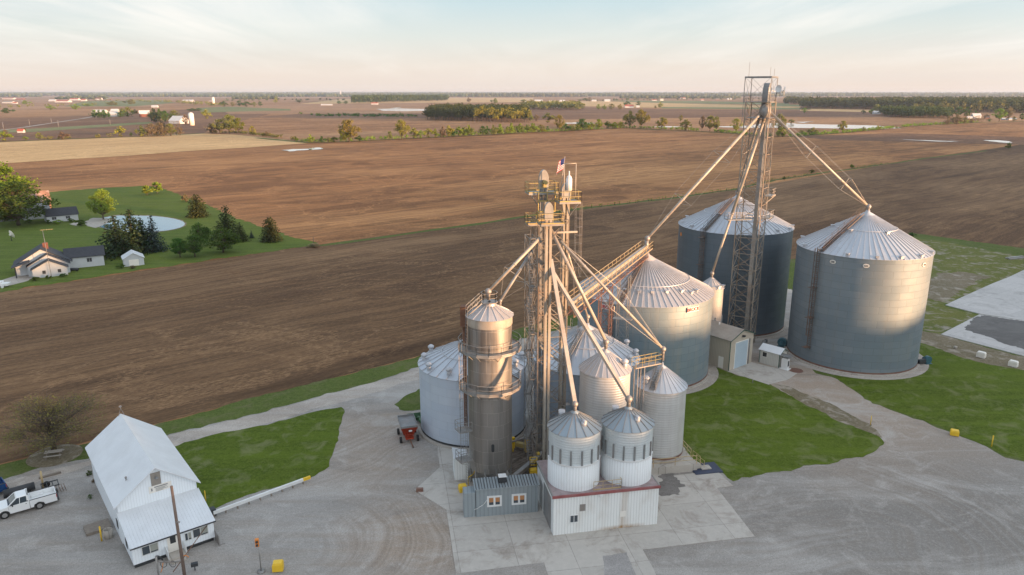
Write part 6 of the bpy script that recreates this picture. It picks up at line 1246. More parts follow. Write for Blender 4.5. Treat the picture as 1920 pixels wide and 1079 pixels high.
def place_tree(label, base, ytop, wpx, shape, leaf, name='tree', cat='tree', group=None, v=None, rot=None):
    P = G(*base); h = AT(base[0], ytop, P.y).z; dep = P.y * cos(PITCH) + CAMH * sin(PITCH); wm = wpx * dep / F
    v = RND.randrange(3) if v is None else v; key = (shape, leaf, v)
    t = thing(name, label, cat, P, group)
    if key not in MESH:
        tr, cr = PR[shape][v]; a = tr.build('trunk', M['bark']); b_ = cr.build('crown', LM[leaf]); xs = [p[0] for p in cr.v]; MESH[key] = (a.data, b_.data, (max(xs) - min(xs)) * .80, max(p[2] for p in cr.v))
        bpy.data.objects.remove(a); bpy.data.objects.remove(b_)
    ta, cb_, w0, hh = MESH[key]
    for nm, me in (('trunk', ta), ('crown', cb_)):
        o = bpy.data.objects.new(nm, me); COL.objects.link(o); o.parent = t
    t.scale = (wm / w0, wm / w0, h / hh); t.rotation_euler.z = RND.uniform(0, 6.28) if rot is None else rot
    return t
# homestead
T = place_tree
T('huge bright green maple behind, its lit crown topping the left edge', (8, 408), 298, 116, 'dense', 'maple')
T('darker green maple with a visible trunk in front at the left edge', (35, 423), 335, 112, 'dense', 'green')
T('yellow-green poplar standing at the near end of the pond beach', (194, 412), 354, 46, 'dense', 'lime')
T('low lime green tree, left one of the two at the far yard corner', (276, 366), 347, 22, 'bush', 'lime')
T('taller lime green tree, right one of the two at the far yard corner', (295, 363), 341, 26, 'bush', 'lime')
T('rounded dark evergreen at the yard edge behind the pond', (371, 407), 364, 40, 'fat', 'pine', 'conifer')
T('small brown bush left of the rounded evergreen behind the pond', (349, 379), 363, 20, 'bush', 'bare', 'bush', 'bush')
T('tall sunlit spruce with orange-tinted right side at the yard edge', (427, 446), 385, 62, 'conifer', 'pine', 'conifer')
T('narrow spruce leaning against the right of the orange-tinted spruce', (452, 453), 417, 34, 'conifer', 'pine', 'conifer')
T('isolated round dark evergreen nearest the yard corner', (508, 453), 407, 42, 'fat', 'pine', 'conifer')
T('tiny blue spruce between two larger evergreens', (472, 447), 431, 11, 'spruce', 'spruce', 'conifer')
T('sprawling dark spruce, leftmost of the clump behind the garage', (222, 479), 404, 84, 'conifer', 'conifer', 'conifer')
T('tallest dark spruce in the middle of the clump by the pond', (252, 474), 391, 88, 'conifer', 'conifer', 'conifer')
T('second dark spruce in the clump just right of the tallest one', (270, 472), 408, 62, 'conifer', 'conifer', 'conifer')
T('blue-grey spruce at the right end of the clump by the pond', (290, 471), 402, 52, 'spruce', 'spruce', 'conifer')
T('thin light green tree right of the spruce clump', (338, 483), 445, 34, 'dense', 'green')
T('dense round green tree in the middle of the lawn trees', (366, 482), 439, 42, 'dense', 'green')
T('green tree standing behind the dense round one', (376, 462), 416, 36, 'dense', 'green')
T('wide drooping green tree right of the dense round one', (419, 474), 426, 58, 'dense', 'green')
for x, y, yt, w, lf, lb in ((56, 419, 411, 12, 'green', 'dark clipped bush at the left corner of the low white house'), (92, 420.5, 412, 11, 'green', 'dark clipped bush under the left window of the low white house'), (110, 420, 412, 13, 'lime', 'yellow bush in front of the low white house'), (132, 417, 409, 11, 'green', 'dark clipped bush right of the yellow bush'), (152, 424, 412, 20, 'green', 'green shrub between low white house and pond beach'),
    (66, 527, 519, 12, 'green', 'low green bush at the left foot of the farmhouse gable'), (90, 523, 516, 10, 'green', 'low green bush in the middle of the farmhouse gable'), (118, 519, 513, 14, 'green', 'low green bush at the right foot of the farmhouse gable'), (158, 500, 493, 15, 'green', 'low green bush below the right wing of the farmhouse'), (228, 503, 496, 12, 'green', 'low green bush left of the garage'), (248, 504, 498, 13, 'bare', 'brownish low bush at the garage door'), (590, 464, 457, 22, 'bare', 'brown brush pile at the yard corner by the field')):
    T(lb, (x, y), yt, w, 'bush', lf, 'bush', 'bush', 'bushes around the homestead')
T('wide budding tree with bare brown twigs over the picnic table', (102, 848), 736, 178, 'bare', 'twig', 'tree', v=1)
for x, y, yt, w, lf in ((168, 892, 882, 12, 'green'), (170, 936, 927, 10, 'green'), (176, 905, 899, 8, 'bare')): T('weed clump growing along the west wall of the barn', (x, y), yt, w, 'far', lf, 'weed_clump', 'weeds', 'weeds along the barn wall')
# hedgerow and field trees (surveyed one by one)
CNT = {}
ORD = ['first', 'second', 'third', 'fourth', 'fifth', 'sixth', 'seventh', 'eighth', 'ninth', 'tenth', 'eleventh', 'twelfth', 'thirteenth', 'fourteenth', 'fifteenth', 'sixteenth', 'seventeenth', 'eighteenth', 'nineteenth', 'twentieth']
KW = {'gold': 'golden budding', 'green': 'dark green', 'lime': 'light green', 'bare': 'bare brown', 'olive': 'olive budding', 'maple': 'fresh green', 'conifer': 'dark evergreen'}
def row(place, items, shp='round', name='tree', group=None):
    items = sorted(items)
    tot = {}
    for it in items: k = (it[4], it[3] - 0 and (it[1] - it[2] > 22)); tot[k] = tot.get(k, 0) + 1
    cnt = {}
    for it in items:
        x, y, yt, w, lf = it[:5]; big = (y - yt > 22); k = (lf, big); i = cnt.get(k, 0); cnt[k] = i + 1
        what = ('tall ' if big else 'small ') + KW[lf] + ' tree'
        lb = (f'{what} {place}' if tot[k] == 1 else f'{ORD[i]} {what} from the left {place}')
        T(lb, (x, y), yt, w, it[5] if len(it) > 5 else ('round' if big else 'far'), lf, name, 'tree', group)
row('in the long hedgerow beyond the ploughed field', [
 (583, 268.5, 252, 13, 'lime'), (604, 268, 255, 12, 'green'), (627, 267, 256, 13, 'green'), (616, 267.5, 257, 8, 'olive'), (655, 266.5, 222.5, 36, 'gold'), (645, 267, 244, 20, 'maple'), (674, 265.5, 254, 12, 'green'),
 (731, 263, 245, 14, 'olive'), (754, 261.5, 223, 27, 'gold'), (776, 260, 239, 16, 'gold'), (789, 259.5, 244, 12, 'lime'), (804, 258.5, 240, 18, 'gold'), (816, 258, 241, 10, 'maple'), (830, 257.5, 236, 14, 'bare'), (842, 257, 235, 15, 'gold'), (851, 256.5, 241, 12, 'green'), (861, 256, 236, 12, 'lime'), (869, 255.5, 238, 10, 'green'), (880, 255, 234, 16, 'maple'),
 (905, 254, 235, 16, 'green'), (914, 253.5, 236, 12, 'green'), (925, 253, 234, 12, 'olive'), (937, 252, 232, 16, 'lime'), (958, 251, 230, 14, 'lime'), (974, 250, 231, 16, 'maple'), (987, 249.5, 233, 10, 'green'), (999, 249, 231, 22, 'lime'), (1014, 248.5, 233, 14, 'olive'), (1027, 247.5, 236, 8, 'green'),
 (1049, 247.5, 214, 18, 'gold'), (1061, 247, 232, 14, 'green'), (1074, 246, 236, 10, 'olive'), (1092, 244.5, 222, 22, 'green'), (1108, 243.5, 228, 12, 'maple'), (1122, 242.5, 222, 18, 'lime'), (1138, 241.5, 227, 12, 'green'), (1152, 241, 229, 16, 'lime'), (1163, 241, 228, 12, 'maple'),
 (1180, 240.5, 207, 24, 'olive'), (1202, 241, 204, 26, 'gold'), (1241, 242.5, 219, 20, 'gold'), (1286, 245.5, 223, 20, 'gold'), (1296, 245, 237, 8, 'lime'), (1316, 247, 216, 12, 'bare'), (1331, 247, 216, 22, 'gold'), (1343, 247.5, 217, 14, 'olive'), (1352, 248.5, 243, 15, 'green', 'bush'), (1380, 250, 221, 20, 'gold'),
 (1459, 256, 212, 26, 'olive'), (1467, 257, 236, 26, 'lime'), (1502, 253.5, 244, 16, 'olive'), (1522, 253, 239, 22, 'olive'), (1565, 250, 242, 12, 'lime'), (1579, 249, 225.5, 15, 'gold'), (1618, 246.5, 238, 11, 'olive'), (1646, 244, 235.5, 10, 'gold'), (1681, 241, 237, 7, 'lime')], group='trees of the long hedgerow')
row('left of the hedgerow along the stubble field', [(8, 265, 246, 20, 'lime'), (48, 264, 255, 9, 'lime'), (75, 263.5, 248, 16, 'olive'), (118, 262, 247, 17, 'bare'), (228, 257.5, 236, 18, 'gold'), (246, 256, 248, 7, 'lime'), (266, 257, 235, 18, 'olive'), (284, 257, 231, 24, 'bare'), (303, 256, 229, 26, 'bare'), (321, 255.5, 231, 22, 'olive'), (338, 255, 238, 14, 'bare'),
 (398, 250.5, 231, 26, 'bare'), (412, 250.5, 222, 26, 'olive'), (430, 250.5, 214, 36, 'olive', 'round'), (447, 250, 220, 24, 'maple', 'round'), (474, 253.5, 235, 15, 'gold'), (500, 256, 246, 13, 'bare')], group='trees along the stubble field')
row('around the far left farmsteads', [(13, 213, 202, 22, 'green'), (48, 196.5, 188, 16, 'lime'), (95, 207, 197, 15, 'lime'), (142, 206, 195, 14, 'lime'), (46, 249, 240, 8, 'green'), (10, 253, 243, 14, 'bare'), (178, 221.5, 205, 14, 'lime'), (186, 222, 206, 12, 'green'), (195, 222, 206, 13, 'green'), (204, 221, 209, 9, 'green'), (225, 221, 211, 10, 'green'), (240, 219, 200, 18, 'olive'), (230, 211, 203, 12, 'olive'),
 (252, 214, 205, 14, 'conifer', 'far'), (291, 231, 203, 17, 'conifer', 'far'), (301, 230, 203, 14, 'green'), (310, 228, 206, 15, 'green'), (327, 222, 206, 20, 'olive'), (303, 245, 223, 16, 'bare'), (387, 224, 205, 16, 'gold'), (349, 236, 214, 12, 'bare'), (360, 209, 203, 18, 'green'), (372, 209, 203, 14, 'green'), (165, 200, 194, 22, 'lime'), (210, 198, 190, 22, 'olive'), (245, 196, 186, 22, 'olive'),
 (420, 200.5, 189, 12, 'green'), (436, 200.5, 191, 10, 'olive'), (449, 200.5, 188, 11, 'green'), (462, 200.5, 190, 16, 'green'), (477, 200.5, 191, 10, 'olive'), (488, 200, 190, 10, 'green'), (517, 194, 183, 10, 'gold'), (561, 193, 187, 14, 'green'), (636, 195.5, 189, 12, 'green'), (648, 195.5, 189, 12, 'green')], group='trees around the far left farmsteads')
row('in the far middle beyond the dark wood', [(879, 192, 183, 9, 'bare'), (928, 195, 184, 14, 'olive'), (982, 198, 186, 18, 'olive'), (996, 198, 186, 12, 'gold'), (995, 228, 212, 12, 'olive'), (1006, 228, 215, 10, 'bare'), (1027, 231, 211, 20, 'olive'), (1043, 232, 217, 10, 'bare'), (1122, 206, 195, 10, 'lime'), (1133, 206, 196, 9, 'lime'), (1146, 206, 194, 14, 'olive'), (1162, 206, 195, 9, 'gold'), (1176, 200, 189.5, 12, 'green'), (1197, 200, 189.5, 10, 'green'), (1238, 203, 191, 9, 'gold'), (1229, 203.5, 198, 7, 'olive'), (1276, 229, 215, 9, 'olive'), (1097, 189, 184, 16, 'green'), (1105, 191, 182, 10, 'bare'), (1508, 213, 202, 10, 'lime'), (1483, 232, 223.5, 10, 'olive')], group='trees in the far middle')
row('around the far right farmsteads', [(1618, 214, 206, 8, 'green'), (1634, 214, 205, 9, 'lime'), (1660, 215, 205, 12, 'green'), (1644, 214, 195, 18, 'olive'), (1716, 212, 197, 16, 'gold'), (1776, 236, 216, 9, 'bare'), (1793, 234, 213, 18, 'bare'), (1808, 233, 220, 12, 'olive'), (1820, 232, 222, 10, 'bare'), (1797, 219, 199, 18, 'green'), (1811, 219, 200, 16, 'green'), (1828, 222, 207, 10, 'green'), (1850, 222, 214, 9, 'bare'), (1855, 229, 222, 8, 'green'), (1873, 228, 203, 22, 'lime', 'round'), (1890, 226, 199, 18, 'bare'), (1901, 228, 218, 10, 'olive'), (1916, 226, 212, 11, 'green')], group='trees around the far right farmsteads')
row('on the grass strip between the fields', [(1597, 316, 308, 8, 'maple', 'bush'), (1522, 326, 318, 10, 'green', 'bush'), (1470, 338, 331, 7, 'green', 'bush'), (1890, 280, 268, 13, 'olive', 'bush'), (1709, 442, 436, 12, 'green', 'bush')], name='bush', group='bushes on the field margins')
# ---- woods and scrub that read as one mass
def wood(name, label, cat, spots, leaf, n=110, ls=2.4, seed=1):
    """spots: (x, y, height, width)"""
    R = random.Random(seed); mb = MB(); tk = MB()
    for x, y, h, w_ in spots:
        tk.tube((x, y, 0), (x, y, h * .6), .25, 4, .12, cap=False)
        cl = [(Vector((x + R.gauss(0, w_ * .18), y + R.gauss(0, w_ * .18), h * R.uniform(.35, .86))), w_ * R.uniform(.22, .36)) for _ in range(7)]
        for k in range(n):
            q, r_ = cl[k % 7]; d = Vector((R.gauss(0, 1), R.gauss(0, 1), R.gauss(0, .9))); d.normalize(); c = q + d * r_ * R.random() ** .4; c.z = max(c.z, .8); quadleaf(mb, c, ls, R)
    root = thing(name, label, cat, (0, 0, 0)); root['kind'] = 'stuff'; mb.build('foliage', LM[leaf], root)['kind'] = 'stuff'; tk.build('trunks', M['bark'], root)['kind'] = 'stuff'; return root
def region(px, step, h, w_, seed, jit=.5):
    R = random.Random(seed); P = [G(*p) for p in px]; x0, x1 = min(p.x for p in P), max(p.x for p in P); y0, y1 = min(p.y for p in P), max(p.y for p in P); out_ = []; x = x0
    while x < x1:
        y = y0
        while y < y1:
            q = (x + R.uniform(-jit, jit) * step, y + R.uniform(-jit, jit) * step); ins = False
            for i in range(len(P)):
                a, b_ = P[i], P[i - 1]
                if (a.y > q[1]) != (b_.y > q[1]) and q[0] < (b_.x - a.x) * (q[1] - a.y) / (b_.y - a.y) + a.x: ins = not ins
            if ins: k = R.uniform(.75, 1.12); out_.append((q[0], q[1], h * k, w_ * k))
            y += step
        x += step
    return out_
wood('woodlot', 'dark green woodlot in the middle distance beyond the hedgerow', 'wood', region([(793, 226), (990, 230.5), (992, 224), (980, 215), (820, 214)], 8.5, 22, 11, 3), 'wood', 110, 2.1, 2)
R_ = random.Random(5); wood('woodlot_edge', 'golden budding trees along the right half of the middle woodlot', 'wood', [(G(x, 230.3).x, G(x, 230.3).y - R_.uniform(3, 14), R_.uniform(19, 26), 11) for x in range(892, 992, 7)], 'gold', 170, 1.9, 4)
wood('woodland', 'long dark green wood on the right below the horizon', 'wood', region([(1501, 204), (1640, 205.5), (1720, 209), (1920, 212), (2350, 219), (2300, 197), (1900, 195), (1700, 195.5), (1505, 198.5)], 14, 27, 17, 6), 'wood', 60, 5., 7)
R_ = random.Random(8); wood('woodland_edge', 'olive budding tree line at the right end of the long wood', 'wood', [(G(x, 211).x + R_.uniform(-6, 6), G(x, 211.5).y - R_.uniform(0, 40), R_.uniform(20, 29), 15) for x in range(1690, 2200, 9)], 'olive', 60, 4.5, 9)
wood('woodland', 'lower dark wood tip left of the long wood on the right', 'wood', region([(1471, 196), (1502, 196), (1502, 191), (1480, 190.5)], 18, 24, 18, 10), 'wood', 50, 5.5, 11)
wood('scrub_thicket', 'dark green thicket in front of the long wood on the right', 'thicket', region([(1650, 215.5), (1660, 219.5), (1700, 222), (1760, 223), (1782, 222), (1785, 217), (1740, 215), (1690, 213)], 9, 17, 12, 12), 'wood', 70, 2.8, 13)
wood('thicket', 'green tree belt right of the middle woodlot', 'thicket', region([(985, 206.5), (1092, 207), (1092, 203.5), (985, 203)], 13, 20, 14, 14), 'olive', 60, 3.6, 15)
wood('thicket', 'far wood left of centre with budding front trees', 'wood', region([(662, 195), (700, 193.5), (800, 190.5), (840, 190), (826, 186.5), (700, 186.8), (662, 188)], 26, 28, 24, 16), 'wood', 45, 7, 17)
wood('thicket', 'low dark shrubs behind the left edge of the far wood', 'thicket', region([(560, 214), (600, 217.5), (640, 217), (750, 218), (790, 219.4), (730, 220), (640, 218.8), (600, 219)], 14, 4, 9, 18), 'green', 24, 2.4, 19)
def hedge(name, label, pts, w_, h, leaf, step, seed, n=60, ls=.9, gap=.35):
    R = random.Random(seed); P = [G(*p) for p in pts]; spots = []
    for a, b_ in zip(P, P[1:]):
        k = max(1, int((b_ - a).length / step))
        for j in range(k):
            q = a + (b_ - a) * (j + R.random()) / k
            if mnoise.noise(Vector((q.x * .03, q.y * .03, seed))) * .5 + .5 > gap: spots.append((q.x + R.uniform(-w_, w_), q.y + R.uniform(-w_, w_), h * R.uniform(.55, 1.2), h * R.uniform(.9, 1.5)))
    return wood(name, label, 'undergrowth', spots, leaf, n, ls, seed)
hedge('undergrowth', 'low tree row left of the far left farmstead', [(0, 202.5), (60, 201), (120, 200), (180, 198)], 10, 9, 'olive', 15., 51, 40, 2.6, .45)
hedge('undergrowth', 'green garden trees around the far left farmstead', [(165, 222), (200, 221.5), (250, 219)], 12, 10, 'green', 10., 52, 50, 2.0, .35)
hedge('undergrowth', 'dark trees between the red barn and the white barn', [(285, 222), (300, 229), (335, 224)], 8, 11, 'wood', 9., 53, 60, 2.0, .2)
hedge('undergrowth', 'tree row behind the small distant silo', [(180, 189.5), (250, 190.5), (330, 193), (420, 200)], 20, 11, 'olive', 20., 54, 40, 3.2, .42)
hedge('undergrowth', 'tree row on the horizon side of the middle wood', [(420, 190), (520, 188.5), (660, 189)], 30, 12, 'woodfar', 24., 55, 40, 4., .4)
hedge('undergrowth', 'loose trees among the far right village', [(1080, 190.5), (1200, 188.5), (1350, 187.5), (1420, 188)], 30, 12, 'woodfar', 24., 56, 40, 4., .42)
hl = [(560, 266.5), (583, 268), (640, 266.3), (700, 263.5), (784, 259.3), (869, 255.3), (960, 250.8), (1040, 247.3), (1100, 243.9), (1168, 240.7), (1230, 241.9), (1300, 245.8), (1361, 249.5), (1430, 255.8), (1477, 256.8), (1590, 249), (1650, 243.5), (1710, 237), (1780, 233), (1830, 230)]
hedge('undergrowth', 'light green undergrowth filling the long hedgerow', hl, 2.5, 3.4, 'lime', 2.6, 41, 50, .8, .30)
hedge('undergrowth', 'taller green brush between the hedgerow trees near the middle', [(830, 257), (869, 255.3), (960, 250.8), (1040, 247.3), (1100, 243.9), (1168, 240.7)], 3.5, 7.5, 'maple', 3.2, 42, 60, 1.1, .28)
hedge('undergrowth', 'brown brush along the top of the stubble field', [(0, 266), (130, 260.5), (267, 256), (383, 249.8), (450, 250.5), (500, 256), (560, 265)], 3, 3.2, 'olive', 3., 43, 50, .9, .42)
hedge('undergrowth', 'brown bare thicket left of centre above the stubble field', [(270, 256), (300, 255.5), (340, 254.5)], 6, 13, 'bare', 3., 44, 120, 1.0, .1)
hedge('undergrowth', 'mixed brush by the far right farm gardens', [(1770, 234), (1800, 231), (1840, 229)], 5, 9, 'bare', 7., 45, 60, 1.3, .3)
hedge('undergrowth', 'low yellow-green growth on the narrow grass strip', [(600, 461), (700, 448), (840, 428), (960, 410), (1090, 392), (1240, 374), (1370, 357), (1452, 338), (1575, 320), (1735, 297)], 1.3, .55, 'lime', 1.4, 46, 16, .3, .45)
# far horizon woods: rows of crowns at several distances
def ico(mb, c, rx, ry, rz, R):
    t_ = (1 + 5 ** .5) / 2; V0_ = [(-1, t_, 0), (1, t_, 0), (-1, -t_, 0), (1, -t_, 0), (0, -1, t_), (0, 1, t_), (0, -1, -t_), (0, 1, -t_), (t_, 0, -1), (t_, 0, 1), (-t_, 0, -1), (-t_, 0, 1)]
    Fc = [(0, 11, 5), (0, 5, 1), (0, 1, 7), (0, 7, 10), (0, 10, 11), (1, 5, 9), (5, 11, 4), (11, 10, 2), (10, 7, 6), (7, 1, 8), (3, 9, 4), (3, 4, 2), (3, 2, 6), (3, 6, 8), (3, 8, 9), (4, 9, 5), (2, 4, 11), (6, 2, 10), (8, 6, 7), (9, 8, 1)]
    mb.faces([(c[0] + x / 1.9 * rx * R.uniform(.75, 1.2), c[1] + y / 1.9 * ry * R.uniform(.8, 1.2), max(0, c[2] + z / 1.9 * rz * R.uniform(.75, 1.2))) for x, y, z in V0_], Fc)
def band(label, y, xs, h, depth, gaps, seed, leaf='woodfar', name='far_woods'):
    R = random.Random(seed); mb = MB(); Y = G(960, y).y; stepm = h * .62; x0 = G(xs[0], y).x; x1 = G(xs[1], y).x; x = x0; h = h * 1.25
    while x < x1:
        g_ = mnoise.noise(Vector((x / (Y * .09) + seed * 7.1, seed * 3.3, 0))) * .5 + .5
        if g_ > gaps:
            for k in range(2):
                hh = h * R.uniform(.7, 1.15) * (.75 + .4 * min(1, (g_ - gaps) * 4)); ico(mb, (x + R.uniform(-.5, .5) * stepm, Y + R.uniform(0, depth), hh * .45), h * .55, h * .55, hh * .55, R)
        x += stepm
    o = mb.build(name, LM[leaf]); tag(o, label, 'wood', None, 'stuff'); return o
band('broken tree belt left below the horizon among far farms', 186.5, (-500, 520), 20, 60, .52, 1)
band('tree belt at the far middle right among distant houses', 185.2, (1090, 1520), 22, 60, .40, 2)
band('hazy woods below the horizon across the left half', 182.2, (-400, 1000), 24, 200, .40, 3)
band('hazy woods below the horizon right of the middle wood', 182.2, (880, 1100), 27, 120, .05, 12)
band('hazy woods below the horizon across the right half', 181.6, (1000, 2400), 26, 250, .34, 4)
band('second row of distant woods', 180.0, (-500, 2500), 30, 300, .30, 5)
band('third row of distant woods', 178.6, (-600, 2600), 34, 500, .22, 6)
band('fourth row of distant woods near the horizon', 177.4, (-700, 2700), 40, 700, .15, 7)
band('last row of woods on the horizon', 176.4, (-800, 2800), 46, 1200, .0, 8)
M['shade_belt_leaf'] = paint('shade_belt_leaves', (.06, .10, .025), .9, 0, .5, .4)
# added tree belt, unseen, its heights shaped to throw evening shade over the yard
R_ = random.Random(21); mb = MB(); HP = [(-600, 23.), (50, 23.0), (62, 22.9), (70, 22.4), (78, 22.6), (84, 24.0), (94, 24.2), (100, 21.0), (104, 20.0), (111, 20.6), (118, 18.6), (124, 18.3), (130, 19.6), (136, 21.2), (150, 20.6), (200, 21.5), (900, 21.0)]
def belt_h(t_):
    for (a0_, h0_), (a1_, h1_) in zip(HP, HP[1:]):
        if a0_ <= t_ <= a1_: return h0_ + (h1_ - h0_) * (t_ - a0_) / (a1_ - a0_)
    return 21.
for i in range(int(1400 / 3.2)):
    t_ = -560 + 3.2 * i; bx_, by_ = 130 + t_ * .5, -75 + t_ * .866; hgt = belt_h(t_) + .9 * mnoise.noise(Vector((t_ * .16, 5, 0)))
    for k in range(3):
        xx, yy = bx_ + R_.uniform(-2, 2) + k * 5 * .866, by_ + R_.uniform(-2, 2) - k * 5 * .5; hh = hgt * R_.uniform(.93, 1.0)
        ico(mb, (xx, yy, hh * .28), 4.2, 4.2, hh * .36, R_); ico(mb, (xx + R_.uniform(-1, 1), yy + R_.uniform(-1, 1), hh * .74), 4.0, 4.0, hh * .27, R_)
tag(mb.build('added_shade_belt', M['shade_belt_leaf']), 'unseen tree belt added behind the viewer to shade the yard', 'wood', None, 'stuff')
# ------------------------------------------------------------------ far buildings
def far_house(label, x, y, wpx, hpx, wall='hwall', roof='shingle', name='house', cat='house', rt=0., dm=.6, roof_frac=.45):
    P = G(x, y); dep = P.y * cos(PITCH) + CAMH * sin(PITCH); w_ = wpx * dep / F; h = hpx * dep / F; t = thing(name, label, cat, P); ax_ = Vector((cos(rt), sin(rt), 0)); ay_ = Vector((-ax_.y, ax_.x, 0)); d_ = w_ * dm
    gable(t, P + ax_ * w_ / 2, ay_, -ax_, d_, w_, h * (1 - roof_frac), h, wall, roof, .4, .2); return t
fh = far_house
M['metalroof'] = paint('pale_metal_roof', (.62, .62, .60), .5, .1, .1, .2)
M['redroof'] = paint('red_metal_roof', (.42, .10, .06), .6, 0, .2, .2)
fh('white barn with pale roof left of the tan silo', 327, 232.5, 26, 14, 'hwall', 'metalroof', 'barn', 'barn', -.35, .9, .6)
fh('low white lean-to right of the white barn', 348, 230, 8, 6, 'hwall', 'metalroof', 'shed', 'shed')
fh('red brick-coloured barn with grey roof beside dark trees', 272, 220, 18, 12, 'brick', 'metalroof', 'barn', 'barn', .5, .8, .5)
fh('long white machine shed at the left of the far left farmstead', 184, 214, 24, 7.5, 'hwall', 'metalroof', 'shed', 'shed')
fh('white two-storey farmhouse in the far left farmstead', 211, 219, 17, 9, 'hwall', 'metalroof', 'house', 'house')
fh('small white shed at the right of the far left farmstead', 214, 213, 13, 8, 'hwall', 'metalroof', 'shed', 'shed')
fh('small house with rusty roof by the country road', 38, 249.5, 11, 7, 'hwall', 'redroof', 'house', 'house')
fh('long white warehouse with red roof among far town buildings', 115, 192.3, 24, 4, 'hwall', 'redroof', 'warehouse', 'warehouse')
fh('white warehouse left of the long red-roofed one', 97, 190.5, 12, 3.5, 'hwall', 'metalroof', 'warehouse', 'warehouse')
fh('pale low town building at the left edge', 13, 194, 18, 3.5, 'hwall', 'tanroof', 'building', 'building')
fh('red-roofed town building nearest the left edge', 14, 186.5, 20, 2.6, 'hwall', 'redroof', 'building', 'building')
fh('small pale house in front of the warehouses', 27, 195, 8, 3, 'hwall', 'redroof', 'house', 'house')
fh('reddish town building left of centre of the far town', 36, 187.5, 14, 2.6, 'brick', 'redroof', 'building', 'building')
fh('white and red house right of the red-roofed warehouse', 138, 188.5, 16, 4, 'hwall', 'redroof', 'house', 'house')
fh('white house with red roof between two town trees', 156, 190, 9, 4, 'hwall', 'redroof', 'house', 'house')
fh('tall white and orange building right in the far town', 184, 188, 11, 4.5, 'hwall', 'brick', 'building', 'building')
fh('small brick house right of the far town', 203, 187.5, 8, 2.5, 'brick', 'tanroof', 'house', 'house')
fh('white barn roof glowing above the far left trees', 289, 202, 11, 4, 'hwall', 'metalroof', 'barn', 'barn')
fh('white house on the horizon left of the small silo', 286, 181.2, 8, 2, 'hwall', 'metalroof', 'house', 'house')
fh('white farmhouse left of the small distant silo', 351, 191.5, 18, 4, 'hwall', 'metalroof', 'house', 'house')
fh('brown barn next to the small distant silo', 395, 194.5, 8, 6, 'brick', 'tanroof', 'barn', 'barn')
fh('row of low white sheds on the brown field left of centre', 612, 198, 21, 2.3, 'hwall', 'metalroof', 'shed', 'shed', 0., .2)
fh('white house with red roof in front of the far wood', 702, 196.5, 12, 4, 'hwall', 'redroof', 'house', 'house')
fh('white sheds alone on the pale field near the horizon', 866, 182, 10, 2, 'hwall', 'metalroof', 'shed', 'shed')
fh('largest white farmhouse behind the middle woodlot', 1010, 193, 15, 5.5, 'hwall', 'metalroof')
fh('white shed left of the largest farmhouse behind the woodlot', 988, 193.5, 8, 4, 'hwall', 'metalroof', 'shed', 'shed')
fh('low white house right of the largest farmhouse', 1036, 192.5, 12, 3.5, 'hwall', 'metalroof')
fh('white barn at the right end of the farm behind the woodlot', 1054, 192, 11, 4, 'hwall', 'metalroof', 'barn', 'barn')
fh('small far white house above the hedgerow centre', 1139, 191, 11, 4.2, 'hwall', 'metalroof')
fh('pale shed left of the small far white house', 1114, 190.5, 9, 3, 'hwall', 'metalroof', 'shed', 'shed')
fh('white farmhouse with orange roof on the tan stripe', 1180, 202.5, 16, 5.5, 'hwall', 'redroof')
fh('low white shed beside the orange-roofed farmhouse', 1196, 202, 6, 3.5, 'hwall', 'metalroof', 'shed', 'shed')
fh('orange glowing barn in the far middle right', 1241, 189.2, 6, 4.5, 'signwhite', 'tanroof', 'barn', 'barn')
fh('low orange-roofed house left of the glowing barn', 1227, 189.5, 9, 2.6, 'hwall', 'redroof')
fh('pale house at the horizon, left of three in the far village', 1262, 185, 8, 2.6, 'hwall', 'metalroof')
fh('pale house in the middle of the far village', 1273, 183.5, 9, 2.6, 'hwall', 'metalroof')
fh('pale house right in the far village', 1281, 185.5, 9, 2.4, 'hwall', 'redroof')
fh('white hall above the far village', 1300, 180.8, 12, 2.6, 'hwall', 'metalroof', 'building', 'building')
fh('small house right of the far village near green trees', 1317, 188.8, 6, 2.5, 'hwall', 'redroof')
fh('small pale house left of the tall tower behind', 1345, 188.2, 7, 2.4, 'brick', 'tanroof')
fh('white shed just left of the tall lattice tower', 1368, 187.5, 8, 3, 'hwall', 'metalroof', 'shed', 'shed')
fh('white barn at the left tip of the long wood', 1478, 189.5, 7, 3.5, 'hwall', 'metalroof', 'barn', 'barn')
fh('white farmhouse in front of the long right wood', 1645, 214.5, 13, 6, 'hwall', 'metalroof')
fh('white farmhouse with blue-grey shed roof at the far right', 1832, 222.5, 15, 9, 'hwall', 'metalroof')
fh('low white garage left of the far right farmhouse', 1819, 223, 9, 4, 'hwall', 'metalroof', 'garage', 'garage')
fh('brown shed right of the far right farmhouse', 1852, 223, 8, 4, 'brick', 'shingle', 'shed', 'shed')
fh('low blue and white stable near the right frame edge', 1899, 225.5, 15, 3.5, 'hwall', 'doorblue', 'stable', 'stable')
fh('pale shed left of the blue and white stable', 1882, 225, 6, 3, 'hwall', 'metalroof', 'shed', 'shed')
fh('long red-roofed building above the right wood', 1632, 184.8, 32, 2.2, 'brick', 'redroof', 'building', 'building', 0, .1)
def silo(label, x, y, wpx, hpx, key):
    P = G(x, y); dep = P.y * cos(PITCH) + CAMH * sin(PITCH); r_ = wpx * dep / F / 2; h = hpx * dep / F; t = thing('silo', label, 'silo', P); mb = MB(); mb.tube(P, P + Z * h * .88, r_, 20); mb.build('shaft', M[key], t)
    mb = MB(); mb.lathe(P.x, P.y, [(r_ * 1.02, h * .88), (r_ * .8, h * .95), (.01, h)], 16); mb.build('dome', M['metalroof'], t)
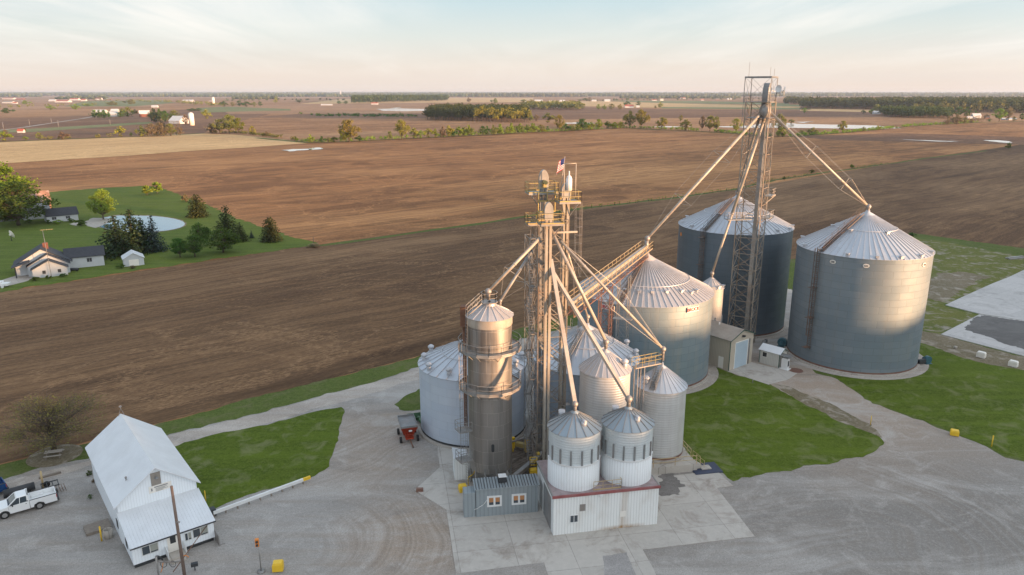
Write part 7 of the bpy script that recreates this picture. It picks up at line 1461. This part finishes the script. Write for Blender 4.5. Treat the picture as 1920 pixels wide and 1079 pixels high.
silo('tan silo with white dome beside the white barn', 360, 235.5, 9.5, 24, 'signwhite'); silo('small distant tan silo beside a brown barn', 400.5, 195, 5, 12.5, 'signwhite'); silo('white water tower on the left horizon', 638.5, 180.5, 2.2, 9.5, 'hwall'); silo('white water tower just left of the small white shed on the horizon', 1745, 181.5, 2.0, 4, 'hwall')
for i, (x, y, hp, lb) in enumerate(((7, 243, 14, 'nearest the left frame edge'), (56, 237, 13, 'second from the left along the country road'), (97, 232, 10, 'beyond the country road, third from the left'), (110, 239, 13, 'right of the road bend'), (207, 235, 11, 'in the brown field left of the red barn'), (390, 203.5, 9, 'near the small distant silo'))):
    P = G(x, y); h = AT(x, y - hp, P.y).z; t = thing('utility_pole', 'wooden utility pole ' + lb, 'pole', P, 'utility poles along the far road'); mb = MB(); mb.tube(P, P + Z * h, .28, 5, .2); mb.build('shaft', M['galv'], t); mb = MB(); mb.bar(P + Z * h * .93 - Vector((1.2, 0, 0)), P + Z * h * .93 + Vector((1.2, 0, 0)), .18); mb.build('crossarm', M['galv'], t)
P = G(1905, 488); mb = MB(); [mb.ob(P + Vector((-1.5, .7 * k, .2 * (k % 2))), Vector((5.5, 2.2, 0)), Vector((-.2, .5, 0)), Z * .3) for k in range(3)]; tag(mb.build('timber_pile', M['galv'], None, P), 'pile of grey beams lying in the rough grass at the right edge', 'pile')
# ------------------------------------------------------------------ haze
mb = MB(); mb.ob((-40000, -1500, -1.2), (80000, 0, 0), (0, 41500, 0), (0, 0, 62)); hz_ = mb.build('haze', bpy.data.materials.new('haze_air')); hz_['kind'] = 'stuff'; hz_['label'] = 'thin evening haze'; hz_['category'] = 'haze'
hm = hz_.data.materials[0]; hm.use_nodes = True; ht = hm.node_tree; ht.nodes.clear(); o = nd(ht, 'ShaderNodeOutputMaterial'); pv = nd(ht, 'ShaderNodeVolumePrincipled'); lk(ht, pv.outputs[0], o.inputs['Volume'])
pv.inputs['Color'].default_value = (.72, .84, 1.0, 1); pv.inputs['Density'].default_value = 0.00005; pv.inputs['Anisotropy'].default_value = .2
